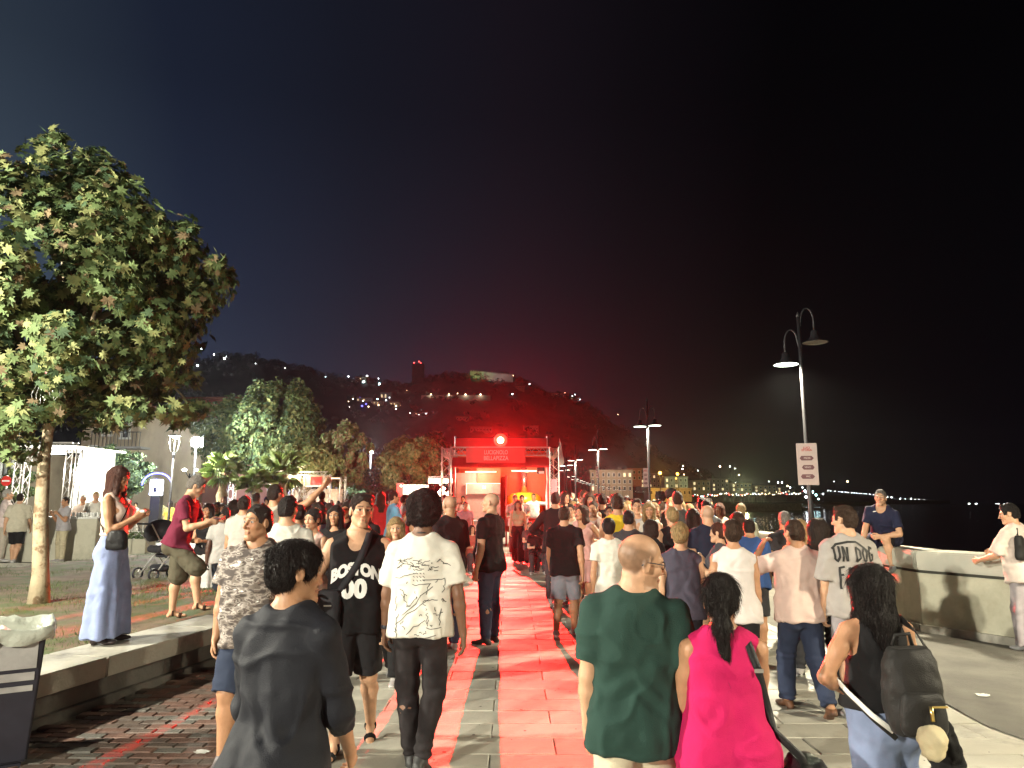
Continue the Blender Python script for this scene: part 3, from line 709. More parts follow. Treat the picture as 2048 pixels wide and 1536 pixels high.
# land stops at the sea wall: the polygon follows the promenade
WALL = [(9.6, 2.9), (7.2, 6.9), (6.02, 8.79), (5.43, 9.80), (5.3, 13.4), (4.55, 25), (4.15, 36.5), (3.85, 46), (3.85, 53), (4.2, 61), (6.2, 77), (7.5, 86), (11, 105), (18, 140), (28.5, 175), (35, 195), (60, 240), (120, 300)]
land = MB(); lv = [(-400, -60, -.05), (30, -60, -.05), (11, 1, -.05)] + [(x, y, -.05) for x, y in WALL] + [(190, 420, -.05), (200, 700, -.05), (-400, 700, -.05)]
land.add(lv, [tuple(range(len(lv)))])
tag(land.build('ground', M_town), kind='structure')
M_sea = mat('sea_water', (.004, .006, .010), .12, var=0, bump=.9, bscale=.6, stretch=(1, .35, 1))
sea = MB().add([(-1190, -72, -1.9), (1390, -72, -1.9), (1390, 1550, -1.9), (-1190, 1550, -1.9)], [(0, 1, 2, 3)]).build('sea', M_sea); tag(sea, kind='structure')
# promenade bed under the slabs
PX0, PX1 = -1.95, 5.6
bed = MB(); pts = [(PX0, -8), (12, -8), (9.6, 2.9), (7.2, 6.9), (6.02, 8.79), (5.43, 9.80), (5.3, 13.4), (4.55, 25), (4.15, 36.5), (3.85, 46), (3.85, 53), (4.2, 61), (6.2, 77), (11, 105), (-9, 105), (-3.2, 40), (PX0, 20)]
bed.add([(x, y, -.014) for x, y in pts], [tuple(range(len(pts)))])
pave = bed.build('promenade', M_joint); tag(pave, kind='structure')
def slab_mesh(sx, sy, h, bev=.006, m=None, nm='slab'):
    vs = []; b = bev
    for z, k in ((0, 0), (h - b, 0), (h, b)):
        vs += [(-sx / 2 + k, -sy / 2 + k, z), (sx / 2 - k, -sy / 2 + k, z), (sx / 2 - k, sy / 2 - k, z), (-sx / 2 + k, sy / 2 - k, z)]
    fs = []
    for l in (0, 4):
        for i in range(4): fs.append((l + i, l + (i + 1) % 4, l + 4 + (i + 1) % 4, l + 4 + i))
    fs.append((8, 9, 10, 11)); me = bpy.data.meshes.new(nm); me.from_pydata(vs, [], fs); me.materials.append(m); return me
# slabs: rows 0.34 m deep, each 0.9 m long, laid in bond; a narrow drain line of thin stones runs up the middle
r_ = random.Random(11); sm = [slab_mesh(.892, .332, .024, m=m) for m in (M_stone, M_stone2, M_stone3)]
def wall_x(y):
    for (x0, y0), (x1, y1) in zip(WALL, WALL[1:]):
        if y0 <= y <= y1: return x0 + (x1 - x0) * (y - y0) / (y1 - y0)
    return 9.6 if y < 2.9 else 5
def lane_x(y): return 3.55 - .0 * y
far = [MB(), MB(), MB()]; ns = 0; j = 0; y = 1.6
while y < 42:
    off = (j % 2) * .45; x = PX0 - off + .45
    while x < min(wall_x(y) - .25, 5.2):
        k = r_.choice((0, 0, 1, 2)); jz = r_.uniform(-.0025, .0025); x0 = max(x - .446, PX0 + .004); x1 = min(x + .446, 3.62)
        on_strip = (x0 > 3.5) and y < 40
        if x1 - x0 > .1 and not on_strip:
            vis = abs((x) / max(y, .1)) < .78 + .7 / y and y > 3.0
            if ns < 299 and vis and y < 10.5 and x1 - x0 > .88:
                o = bpy.data.objects.new('slab', sm[k]); C.objects.link(o); o.parent = pave; o.location = (x, y, -.016 + jz); o.rotation_euler = (r_.uniform(-.002, .002), r_.uniform(-.002, .002), 0); ns += 1
            elif vis or y < 3.2:
                far[k].box((x0 + x1) / 2, y, -.006 + jz, x1 - x0, .332, .024)
        x += .9
    y += .34; j += 1
for k, m in enumerate((M_stone, M_stone2, M_stone3)): tag(far[k].build('slab', m, pave), kind='stuff')
# the dark strip between the slabs and the sea wall, with an uneven edge
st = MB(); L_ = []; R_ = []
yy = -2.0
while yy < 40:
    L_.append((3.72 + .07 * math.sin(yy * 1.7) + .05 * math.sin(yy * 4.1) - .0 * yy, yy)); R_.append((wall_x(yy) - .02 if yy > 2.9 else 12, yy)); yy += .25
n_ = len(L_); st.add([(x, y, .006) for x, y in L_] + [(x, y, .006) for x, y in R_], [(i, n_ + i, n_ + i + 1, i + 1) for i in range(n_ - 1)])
M_strip = mat('strip_ground', (.125, .118, .10), .8, var=.25, scale=1.5, bump=.5, bscale=70, dirt=((.07, .065, .055), 1.2, .45, .7))
tag(st.build('dark_strip', M_strip), kind='structure')
ed = MB(); ed.add([(3.25, -8, -.004), (3.8, -8, -.004), (3.8, 40, -.004), (3.25, 40, -.004)], [(0, 1, 2, 3)]); tag(ed.build('pavement_edge', M_stone3), kind='structure')
# brick pavers between the low wall and the slabs
WX = lambda y: -3.53 + (y - 6.17) * .22                        # foot of the low wall
bp = MB(); q = [(WX(-2) - .3, -2), (PX0, -2), (PX0, 24), (WX(24) - .1, 24)]
bp.add([(x, y, -.02) for x, y in [(-6.5, -2), (PX0, -2), (PX0, 13.4), (WX(13.4), 13.4)]], [(0, 1, 2, 3)])
pv = bp.build('paver_path', M_joint); tag(pv, kind='structure')
bms = [slab_mesh(.198, .098, .03, .008, m, 'brick') for m in M_brick]; fb = [MB(), MB(), MB()]; nb_ = 0; y = 2.6; j = 0
while y < 13.3:
    x = PX0 - .105 - (j % 2) * .1
    if j % 2: fb[1].box(PX0 - .052, y, -.005, .094, .096, .03)
    while x > WX(y) + .08 or (y < 5 and x > -5.2):
        k = r_.choice((0, 0, 1, 1, 2)); z = -.020 + r_.uniform(-.004, .004)
        if r_.random() > .01:
            inview = x / y > -.75 - .5 / y and y > 3.9
            if nb_ < 299 and inview and y < 6.6:
                o = bpy.data.objects.new('brick', bms[k]); C.objects.link(o); o.parent = pv; o.location = (x, y, z); o.rotation_euler = (r_.uniform(-.02, .02), r_.uniform(-.02, .02), r_.uniform(-.02, .02)); nb_ += 1
            else: fb[k].box(x, y, z + .015, .196, .096, .03, rz=r_.uniform(-.02, .02))
        x -= .206
    y += .106; j += 1
for k in range(3): tag(fb[k].build('brick', M_brick[k], pv), kind='stuff')
# ---------------------------------------------------------------- low wall with the lawn behind it
ld = Vector((.22, 1, 0)).normalized()
def wl_pt(s, off, z): # s metres along the wall from y = 3, off = metres west of its foot
    p = Vector((WX(3), 3, 0)) + ld * s + Vector((-ld.y, ld.x, 0)) * off; p.z = z; return p
lw = empty('low_wall', wl_pt(0, .2, 0), 0, 'long low concrete wall with a pale coping between lawn and brick pavers', 'wall')
def strip(name, s0, s1, o0, o1, z0, z1, m, parent=None, bev=.008):
    b = MB(); vs = [wl_pt(s, o, z) for z in (z0, z1) for s, o in ((s0, o0), (s1, o0), (s1, o1), (s0, o1))]
    if parent is not None: vs = [v - parent.location for v in vs]
    b.add(vs, [(0, 3, 2, 1)[::-1], (4, 7, 6, 5)[::-1][::-1], (0, 1, 5, 4)[::-1], (1, 2, 6, 5)[::-1], (2, 3, 7, 6)[::-1], (3, 0, 4, 7)[::-1]])
    o = b.build(name, m, parent, bevel=bev)
    bm = bmesh.new(); bm.from_mesh(o.data); bmesh.ops.recalc_face_normals(bm, faces=bm.faces); bm.to_mesh(o.data); bm.free(); return o
M_core = mat('wall_concrete_dark', (.16, .15, .13), .85, var=.25, scale=1.5, bump=.4, bscale=20, dirt=((.06, .055, .05), 1.2, .45, .75))
strip('plinth', -4, 9.6, .02, .5, -.05, .05, M_core, lw)
strip('core', -4, 9.58, .075, .5, .05, .215, M_core, lw)
sl = -4.0; i = 0
while sl < 9.5:
    strip('coping', sl + .004, min(sl + 1.496, 9.6), .0, .62, .215 + .001 * (i % 2), .38, M_conc, lw); sl += 1.5; i += 1
LAWNZ = .30
lawn = MB(); nx, ny = 40, 34
def lawn_p(i, j):
    s = -4 + 22.0 * i / nx; o = .6 + 9.0 * (j / ny) ** 1.3; p = wl_pt(s, o, 0); z = LAWNZ + .02 * math.sin(p.x * 2.1) * math.cos(p.y * 1.7) + .012 * math.sin(p.x * 7 + p.y * 5)
    if i == nx or j == ny: z = -.05
    return (p.x, p.y, z)
lawn.add([lawn_p(i, j) for i in range(nx + 1) for j in range(ny + 1)], [(i * (ny + 1) + j, (i + 1) * (ny + 1) + j, (i + 1) * (ny + 1) + j + 1, i * (ny + 1) + j + 1) for i in range(nx) for j in range(ny)])
tag(lawn.build('lawn', M_soil, smooth=True), kind='structure')
# grass blades in patches
R8 = np.random.RandomState(8); N_ = 60000; s_ = R8.uniform(-3.5, 17.5, N_); o_ = .66 + 8.6 * R8.rand(N_) ** 1.1
bx = np.array(wl_pt(0, 0, 0))[:2]; dx = np.array(ld)[:2]; nx_ = np.array((-ld.y, ld.x))
P = bx + s_[:, None] * dx + o_[:, None] * nx_
dens = fbm(np.c_[P * .9, np.zeros(N_)], 3) + .25 * (o_ > 2.2) - .15
ok = R8.rand(N_) < np.clip(dens * 1.6 + .25, .04, 1); P = P[ok]; n = len(P)
z = LAWNZ + .02 * np.sin(P[:, 0] * 2.1) * np.cos(P[:, 1] * 1.7) + .012 * np.sin(P[:, 0] * 7 + P[:, 1] * 5) - .005
a = R8.rand(n) * 6.28; hgt = R8.uniform(.025, .07, n); w = .004; lean = R8.uniform(-.03, .03, (n, 2)); cx, sx_ = np.cos(a) * w, np.sin(a) * w
V = np.zeros((n, 3, 3)); V[:, 0] = np.c_[P[:, 0] - cx, P[:, 1] - sx_, z]; V[:, 1] = np.c_[P[:, 0] + cx, P[:, 1] + sx_, z]; V[:, 2] = np.c_[P + lean, z + hgt]
tag(linkmesh('grass', np_mesh('grass', V.reshape(-1, 3), np.arange(n * 3).reshape(-1, 3), False), M_grass), 'short dry grass in patches on the lawn behind the low wall', 'grass', kind='stuff')
# path, kerb and paved square beyond the lawn
M_path = mat('pale_path', (.30, .28, .23), .8, var=.15, scale=.8, bump=.2, bscale=20)
pt = MB(); pt.add([(-24, 12.6, .262), (-3.9, 22.2, .09), (-3.9, 26.5, .06), (-30, 20.5, .20)][::1], [(0, 1, 2, 3)]); 
sq = MB(); sq.add([(x, y, -.03) for x, y in ((-60, 13.5), (-1.9, 13.5), (-1.95, 20), (-3.2, 40), (-9, 92), (-60, 92))], [(0, 1, 2, 3, 4, 5)]); tag(sq.build('square', M_path), kind='structure')
kb = MB(); kb.bar((-24, 16.6, .06), (-6.5, 19.6, .06), .10, n=4); tag(kb.build('kerb', M_stone3), kind='structure')
# ---------------------------------------------------------------- sea wall
def wall_run(parent, pts, off0, off1, z0, z1, name, m, bev=.0):
    for k in range(len(pts) - 1):
        pass
def offs(pts, d):
    out = []
    for i, p in enumerate(pts):
        a = Vector(pts[max(i - 1, 0)]); b = Vector(pts[min(i + 1, len(pts) - 1)]); t = (b - a).normalized(); out.append(Vector(p) + Vector((t.y, -t.x)) * d)
    return out
M_swall = mat('sea_wall_plaster', (.50, .48, .37), .8, var=.15, scale=.9, bump=.3, bscale=14, dirt=((.30, .28, .20), 1.1, .45, .75))
M_slot = mat('wall_groove', (.05, .05, .04), .9)
M_cap = mat('wall_cap', (.46, .45, .38), .6, var=.12, scale=1.5, bump=.15, bscale=25)
sw = empty('sea_wall', (5.43, 9.8, 0), 0, 'long cream sea wall with a rounded coping along the promenade', 'wall')
def prism(name, pts, d0, d1, z0, z1, m, parent, closed=True, bev=0):
    a = offs(pts, d0); b = offs(pts, d1); b_ = MB(); o = parent.location
    for i in range(len(pts)):
        b_.v += [(a[i].x - o.x, a[i].y - o.y, z0), (b[i].x - o.x, b[i].y - o.y, z0), (b[i].x - o.x, b[i].y - o.y, z1), (a[i].x - o.x, a[i].y - o.y, z1)]
    for i in range(len(pts) - 1):
        k = i * 4; b_.f += [(k, k + 4, k + 7, k + 3), (k + 3, k + 7, k + 6, k + 2), (k + 2, k + 6, k + 5, k + 1), (k + 1, k + 5, k + 4, k)]
    e = (len(pts) - 1) * 4; b_.f += [(0, 3, 2, 1), (e, e + 1, e + 2, e + 3)]
    ob = b_.build(name, m, parent); bm = bmesh.new(); bm.from_mesh(ob.data); bmesh.ops.recalc_face_normals(bm, faces=bm.faces)
    if bev: bmesh.ops.bevel(bm, geom=[e for e in bm.edges if len(e.link_faces) == 2 and e.calc_face_angle(0) > .8], offset=bev, segments=2, affect='EDGES')
    bm.to_mesh(ob.data); bm.free(); return ob
# split in cast bays: near wall in lengths, joints 6 mm
def resample(pts, step):
    out = []; P = [Vector(p) for p in pts]
    for a, b in zip(P, P[1:]):
        L = (b - a).length; n = max(1, round(L / step))
        for i in range(n): out.append((a + (b - a) * (i / n), a + (b - a) * ((i + 1) / n)))
    return out
for i, (a, b) in enumerate(resample(WALL[:7], 2.0)):
    t = (b - a).normalized() * .004
    prism('bay', [tuple(a + t), tuple(b - t)], 0, .42, -2.5, .76, M_swall, sw)
    prism('groove', [tuple(a), tuple(b)], .03, .40, .76, .80, M_slot, sw)
    prism('coping', [tuple(a + t * .5), tuple(b - t * .5)], -.035, .47, .80, 1.05, M_cap, sw, bev=.02)
    prism('footing', [tuple(a), tuple(b)], -.05, .0, -.02, .10, M_conc, sw)
prism('bay', WALL[6:], 0, .42, -2.5, .78, M_swall, sw); prism('coping', WALL[6:], -.035, .47, .80, 1.05, M_cap, sw)
# ---------------------------------------------------------------- street lamps
M_pole = mat('lamp_pole_paint', (.025, .025, .028), .45, metal=.3, var=.2, scale=4)
M_lit = noemis(mat('lamp_glass_lit', (.8, .8, .75), .3, var=0, emit=(.86, 1.0, .80), estr=9))
M_litfar = noemis(mat('far_lamp_light', (.8, .8, .75), .3, var=0, emit=(.86, 1.0, .92), estr=4))
M_dim = mat('lamp_glass_unlit', (.30, .30, .27), .4, var=.1)
M_sign = mat('sign_board', (.62, .50, .47), .5, var=.05)
M_red_ink = mat('print_red', (.50, .07, .06), .6, var=0)
M_ink = mat('print_plum', (.16, .07, .08), .6, var=0)
M_inkw = mat('print_white', (.75, .73, .70), .6, var=0)
M_blk = mat('print_black', (.012, .012, .012), .6, var=0)
def prom_lamp(x, y, h, label, near=False, lit=(1, 1), group='double lamps along the sea wall', rz=0.0, power=0, z0=1.05):
    e = empty('street_lamp', (x, y, z0), rz, label, 'street lamp', group); k = 12 if near else 6
    H = h - z0
    MB().tube([(0, 0, 0), (0, 0, .5), (0, 0, H - .15), (0, 0, H + .95)], [.06, .045, .038, .03], k).build('pole', M_pole, e, True)
    MB().lathe([(.11, 0), (.11, .03), (.07, .06), (.06, .2), (0, .2)], k).build('base', M_pole, e, True)
    MB().lathe([(.03, 0), (.045, .02), (.01, .10), (0, .12)], k, (0, 0, H + .93)).build('finial', M_pole, e, True)
    for i, (sx, dz) in enumerate(((-1, 0), (1, .42 if near else .05))):
        pts = [(0, 0, H + .25 + dz)]
        for t in range(0, 9): a = PI * t / 8; pts.append((sx * (.14 - .12 * math.cos(a)) * 1.0 + sx * .02, 0, H + .42 + dz + .26 * math.sin(a)))
        pts.append((sx * .28, 0, H + .22 + dz))
        arm = MB().tube(pts, .018, 8 if near else 4).build('arm', M_pole, e, True)
        c = (sx * .28, 0, H + dz)
        sh = MB().lathe([(.03, .24), (.065, .22), (.075, .12), (.10, .09), (.115, .05), (.20, .02), (.245, .0), (.24, -.006), (.10, .045)], 24 if near else 10, c).build('lamp_shade', M_pole, e, True)
        MB().lathe([(0, .012), (.12, .010), (.205, .002), (.22, -.004)], 24 if near else 10, c).build('lens', (M_lit if near or True else M_litfar) if lit[i] else M_dim, e)
        if lit[i] and power:
            spot('lamp_light', (c[0], c[1], c[2] - .05), (c[0], c[1], c[2] - 3), power, (1.0, .90, .66), 158, .5, .12, e)
            e.children[-1].rotation_euler = (0, 0, 0)
    return e
LIGHT_R = 3800
l1 = prom_lamp(5.55, 13.4, 4.30, 'dark double lamp on the sea wall carrying the nearest white event board', True, (1, 0), rz=math.radians(-8), power=LIGHT_R)
l2 = prom_lamp(4.78, 25, 4.30, 'double lamp on the sea wall, second along, with both rings lit', False, rz=.2, power=LIGHT_R * .8)
l3 = prom_lamp(4.40, 36.5, 4.30, 'double lamp on the sea wall, third along, above the crowd', False, rz=.1, power=LIGHT_R)
l4 = prom_lamp(4.08, 46, 4.30, 'double lamp beside the feather flag, fourth along the sea wall', power=LIGHT_R)
for px, Y in ((1133, 53), (1129, 61), (1142, 77), (1150, 86), (1158, 92), (1164, 97), (1170, 103), (1176, 108), (1182, 114), (1189, 119), (1202, 130), (1210, 140), (1219, 149), (1232, 160), (1245, 170), (1259, 178), (1273, 188), (1286, 198)):
    p = at(px, 960, Y); prom_lamp(p.x, p.y, 4.3, 'small distant lamp in the long row over the crowd', group='distant lamps in the row over the crowd')
# the row goes on towards and behind the camera
prom_lamp(7.9, 1.6, 4.3, 'double lamp on the sea wall beside the photographer', True, rz=-.5, power=LIGHT_R * 1.0)
prom_lamp(11.5, -9.5, 4.3, 'double lamp on the sea wall behind the photographer', rz=-.5, power=LIGHT_R * 1.6)
def board(x, y, z, w, h, rz, label, n=3, y_off=0):
    e = empty('event_board', (x, y, z), rz, label, 'sign', 'event boards on the lamp posts')
    MB().box(0, 0, 0, w, .012, h).build('panel', M_sign, e, bevel=.003)
    MB().box(0, .03, h * .3, w * .25, .05, .03).build('bracket', M_pole, e)
    Mx = Matrix.Rotation(PI / 2, 4, 'X')
    T = lambda px_, pz: Matrix.Translation((px_, -.008, pz)) @ Mx
    text_obj('lettering', 'LUCI\nSTORIA', h * .07, M_red_ink, e, T(0, h * .36), offset=.002, line=.8)
    for i, tx in enumerate(('PIZZE', 'VINO', 'WC')[:n]):
        zc = h * (.14 - .22 * i); a = h * .055; ww = w * .28
        m = MB(); q = [(-ww, a), (ww * .75, a), (ww * 1.15, 0), (ww * .75, -a), (-ww, -a), (-ww * 1.3, 0)]
        if i == 1: q = [(-px_ * .9, pz) for px_, pz in q][::-1]
        m.add([(px_, -.0075, zc + pz) for px_, pz in q], [tuple(range(6))[::-1]]); m.build('arrow_print', M_ink, e)
        me = text_mesh(tx, h * .06, offset=.001); me.transform(Matrix.Translation((0, -.0095, zc)) @ Mx); linkmesh('lettering', me, M_sign, e)
    return e
p = at(1615, 928, 13.25); board(p.x, p.y, p.z, .36, .77, math.radians(-14), 'white event board with three arrow labels on the nearest sea wall lamp')
p = at(1291.5, 955, 24.85); board(p.x, p.y, p.z, .17, .66, math.radians(-10), 'narrow event board strapped to the second lamp along the sea wall')
p = at(1194, 944, 36.3); board(p.x, p.y, p.z, .12, .6, 0, 'small event board on the third lamp along the sea wall')
# ---- lamps of the square, left
M_flood = noemis(mat('flood_glass', (1, 1, 1), .3, var=0, emit=(.97, 1.0, .90), estr=30))
def lantern(x, y, h, label, power=0, z0=0.0, lean=0):
    e = empty('lantern_post', (x, y, z0), 0, label, 'street lamp', 'lantern posts on the square'); H = h - z0
    MB().tube([(0, 0, 0), (0, 0, .8), (0, 0, H - .75)], [.07, .05, .035], 10).build('pole', M_pole, e, True)
    MB().lathe([(.14, 0), (.14, .05), (.09, .12), (.07, .35), (0, .35)], 12).build('base', M_pole, e, True)
    MB().lathe([(.04, H - .8), (.05, H - .7), (.02, H - .6), (0, H - .6)], 10).build('collar', M_pole, e, True)
    for k in range(4):
        a = PI / 2 * k + .4; c, s_ = math.cos(a), math.sin(a)
        MB().tube([(c * .03, s_ * .03, H - .72), (c * .12, s_ * .12, H - .5), (c * .17, s_ * .17, H - .25), (c * .16, s_ * .16, H)], .012, 5).build('rib', M_pole, e, True)
    MB().lathe([(.21, 0), (.20, .03), (.06, .06), (0, .07)], 16, (0, 0, H)).build('cap', M_pole, e, True)
    MB().lathe([(0, -.10), (.07, -.08), (.10, -.03), (.10, -.002), (0, 0)], 12, (0, 0, H)).build('bulb', M_flood, e, True)
    if power: point('lantern_light', (0, 0, H - .22), power * 1.35, (1, .95, .78), .10, e)
    return e
p = at(350, 872, 25.8); lantern(p.x, p.y, p.z, 'lantern post with a lit cup shaped head beside the floodlight', 2600)
lantern(-9.2, 4.2, 4.6, 'lantern post beside the tree and the bin, out to the left', 4600, z0=0)
lantern(-7.2, -5.5, 4.6, 'lantern post behind the photographer on the left', 5600)
def mast_flood(px, py, Y, r, label, power):
    p = at(px, py, Y); e = empty('flood_mast', (p.x, p.y, 0), 0, label, 'street lamp')
    MB().tube([(0, 0, 0), (0, 0, p.z - .1)], [.08, .05], 8).build('pole', M_pole, e, True)
    MB().box(0, .12, p.z, r * 2.2, .12, r * 1.8).build('housing', M_pole, e, bevel=.02)
    MB().lathe([(0, -r), (r * .7, -r * .7), (r, 0), (r * .7, r * .7), (0, r)], 16, (0, 0, 0), Matrix.Translation((0, -.02, p.z)) @ Matrix.Scale(.4, 4, (0, 1, 0))).build('lens', M_flood, e, True)
    if power: point('flood_light', (0, -.35, p.z), power, (.95, 1, .92), .2, e)
mast_flood(393, 884, 34, .27, 'glaring white floodlight on a mast beside the big round tree', 3400)
mast_flood(742, 902, 58, .17, 'bluish white floodlight in the gap between the round trees', 4500)
e = empty('twin_lamp', (at(380, 940, 44).x, 44, 0), 0, 'small twin headed lamp in front of the pink building', 'street lamp')
MB().tube([(0, 0, 0), (0, 0, 3.4)], .05, 6).build('pole', M_pole, e)
for s_ in (-1, 1): MB().tube([(0, 0, 3.1), (s_ * .2, 0, 3.4), (s_ * .3, 0, 3.55)], .03, 5).build('arm', M_pole, e); MB().lathe([(0, -.1), (.12, -.05), (.14, .03), (0, .1)], 8, (s_ * .34, 0, 3.62)).build('bulb', M_flood, e, True)
# ---------------------------------------------------------------- truss
M_alu = mat('truss_aluminium', (.50, .48, .45), .35, metal=.7, var=.1)
def truss(name, a, b, w, parent, m=None, n=None, r=.022):
    """a square lattice beam between a and b: four chords and the zigzags"""
    a = Vector(a); b = Vector(b); d = (b - a); L = d.length; d.normalize(); u = Vector((0, 0, 1)) if abs(d.z) < .5 else Vector((1, 0, 0)); v = d.cross(u).normalized(); m = m or M_alu
    u = v.cross(d).normalized(); n = n or max(2, round(L / (w * 1.2))); mb = MB(); cs = [(-1, -1), (1, -1), (1, 1), (-1, 1)]
    for i, j in cs: mb.bar(a + u * i * w / 2 + v * j * w / 2, b + u * i * w / 2 + v * j * w / 2, r, n=5)
    o = mb.build(name, m, parent); zz = MB()
    for s in range(4):
        (i, j), (k, l) = cs[s], cs[(s + 1) % 4]
        for t in range(n):
            p = a + d * L * t / n; q = a + d * L * (t + 1) / n
            f = (i, j) if t % 2 == 0 else (k, l); g_ = (k, l) if t % 2 == 0 else (i, j)
            zz.bar(p + u * f[0] * w / 2 + v * f[1] * w / 2, q + u * g_[0] * w / 2 + v * g_[1] * w / 2, r * .55, n=4, cap=False)
    zz.build('lattice', m, o); return o
# ---------------------------------------------------------------- the pizza stall
YS = 27.0; S0 = at(998, 1000, YS); sc = 1.0
st_ = empty('pizza_stall', (S0.x, YS, 0), 0, 'red pizza stall in a truss frame with a yellow oven and a red spotlight', 'market stall')
def sx_(px): return at(px, 1000, YS).x - S0.x
def sz_(py, Y=YS): return at(1000, py, Y).z
M_redp = mat('stall_red_paint', (.55, .030, .022), .45, var=.08, scale=2); M_redc = mat('stall_red_canvas', (.45, .02, .02), .8, var=.12, scale=3, bump=.2)
M_orange = mat('stall_orange_panel', (.75, .16, .07), .5, var=.08); M_pink = mat('stall_cream_panel', (.62, .42, .36), .5, var=.08)
M_yel = mat('oven_yellow_tiles', (.85, .48, .03), .3, var=.12, scale=6); M_steel = mat('steel', (.6, .58, .55), .25, metal=.9, var=.1)
L_, R_ = sx_(892), sx_(1109); zt = sz_(903)
truss('truss_column', (L_, 0, 0), (L_, 0, zt + .17), .34, st_, n=12); truss('truss_column', (R_, 0, 0), (R_, 0, zt + .17), .34, st_, n=12)
truss('truss_column', (L_, 3, 0), (L_, 3, zt + .17), .3, st_, n=10); truss('truss_column', (R_, 3, 0), (R_, 3, zt + .17), .3, st_, n=10)
truss('truss_beam', (L_ + .17, 0, zt), (R_ - .17, 0, zt), .30, st_, n=14)
for X_ in (L_, R_): truss('truss_beam', (X_, .2, zt), (X_, 2.85, zt), .28, st_)
MB().box((sx_(932) + sx_(1051)) / 2, -.25, sz_(911), sx_(1051) - sx_(932), .05, sz_(896) - sz_(926)).build('name_board', M_redp, st_, bevel=.008)
Mx = Matrix.Rotation(PI / 2, 4, 'X')
for tx, py in (('LUCIGNOLO', 906), ('BELLAPIZZA', 917.5)):
    me = text_mesh(tx, .36, offset=.004, spacing=1.0); w_ = max(v.co.x for v in me.vertices) - min(v.co.x for v in me.vertices); me.transform(Matrix.Translation((sx_(992), -.285, sz_(py))) @ Mx @ Matrix.Scale((sx_(1016) - sx_(967)) / w_ * (.96 if py < 910 else 1), 4, (1, 0, 0)) @ Matrix.Scale(.62, 4, (0, 1, 0)))
    linkmesh('lettering', me, M_sign, st_)
MB().box((sx_(907) + sx_(1096)) / 2, .75, (sz_(873) + sz_(897)) / 2, sx_(1096) - sx_(907), .06, sz_(873) - sz_(897)).build('banner', M_redc, st_)
for px in (906, 1097): MB().bar((sx_(px), .8, 0), (sx_(px), .8, sz_(869)), .03, n=8).build('post', M_alu, st_)
aw = MB(); a0, a1 = sx_(903), sx_(1100)
aw.add([(a0, .2, sz_(914)), (a1, .2, sz_(914)), (a1, -.18, sz_(932)), (a0, -.18, sz_(932)), (a0, 2.8, sz_(908)), (a1, 2.8, sz_(908))], [(0, 1, 2, 3), (0, 4, 5, 1)]); aw.add([(a0, -.18, sz_(932)), (a1, -.18, sz_(932)), (a1, -.18, sz_(935)), (a0, -.18, sz_(935))], [(0, 1, 2, 3)]); aw.build('awning', M_redc, st_)
MB().box((a0 + a1) / 2, 2.75, sz_(962) * .5 + .9, a1 - a0, .06, 3.3).build('back_wall', M_orange, st_)
MB().box(a0 + .02, 1.7, 1.55, .05, 2.0, 3.0).build('side_wall', M_redp, st_); MB().box(a1 - .02, 1.7, 1.55, .05, 2.0, 3.0).build('side_wall', M_redp, st_)
MB().box(sx_(1012), 1.7, 1.35, .06, 1.9, 2.7).build('partition', M_redp, st_)
MB().box((sx_(907) + sx_(1000)) / 2, 1.3, 1.28, sx_(1000) - sx_(907), .1, sz_(930) - .0).build('serving_front', M_pink, st_, bevel=.01)
MB().box((sx_(950) + sx_(1000)) / 2, 1.2, sz_(950), sx_(1000) - sx_(950), .08, sz_(932) - sz_(966)).build('panel', M_orange, st_, bevel=.006)
MB().box((sx_(928) + sx_(1000)) / 2, 1.1, sz_(977), sx_(1000) - sx_(928), .10, sz_(966) - sz_(988)).build('sneeze_screen', M_pink, st_, bevel=.01)
M_neon = mat('neon_red', (.8, .1, .1), .4, var=0, emit=(1, .12, .10), estr=4); M_strip_l = mat('light_strip', (.9, .9, .8), .4, var=0, emit=(1, .74, .42), estr=1.6)
cres = [(sx_(990) + .13 * math.cos(t), 1.03, sz_(977) + .19 * math.sin(t)) for t in [1.7 + i * .25 for i in range(12)]]
MB().tube(cres, .010, 5).build('neon_crescent', M_neon, st_)
MB().box((sx_(928) + sx_(1000)) / 2, 1.03, sz_(965.5), sx_(1000) - sx_(928), .02, .02).build('light_strip', M_strip_l, st_)
MB().box(sx_(929), 1.03, sz_(977), .02, .02, .42).build('light_strip', M_strip_l, st_)
me = text_mesh('N', .16); me.transform(Matrix.Translation((sx_(966), 1.035, sz_(974))) @ Mx); linkmesh('lettering', me, mat('lilac_light', (.5, .5, .9), .5, var=0, emit=(.6, .6, 1), estr=2), st_)
MB().box((sx_(905) + sx_(1000)) / 2, .7, 1.0, sx_(1000) - sx_(905), .7, .06).build('counter_top', M_steel, st_, bevel=.01)
MB().box((sx_(905) + sx_(1000)) / 2, .75, .5, sx_(1000) - sx_(905) - .05, .6, .94).build('counter', M_pink, st_, bevel=.01)
MB().box((sx_(1018) + sx_(1098)) / 2, .6, .55, sx_(1098) - sx_(1018), .6, 1.0).build('counter', M_redp, st_, bevel=.01)
MB().box((sx_(1018) + sx_(1098)) / 2, .58, 1.08, sx_(1098) - sx_(1018) + .04, .66, .05).build('counter_top', M_steel, st_, bevel=.01)
ov = MB(); cx_ = sx_(1050); ro = (sx_(1092) - sx_(1010)) / 2
ov.lathe([(ro, 0), (ro, .5), (ro * .97, .62), (ro * .88, .80), (ro * .66, .93), (ro * .3, .985), (0, 1.0)], 28, (cx_, 1.95, 1.08)); oven = ov.build('oven_dome', M_yel, st_, True)
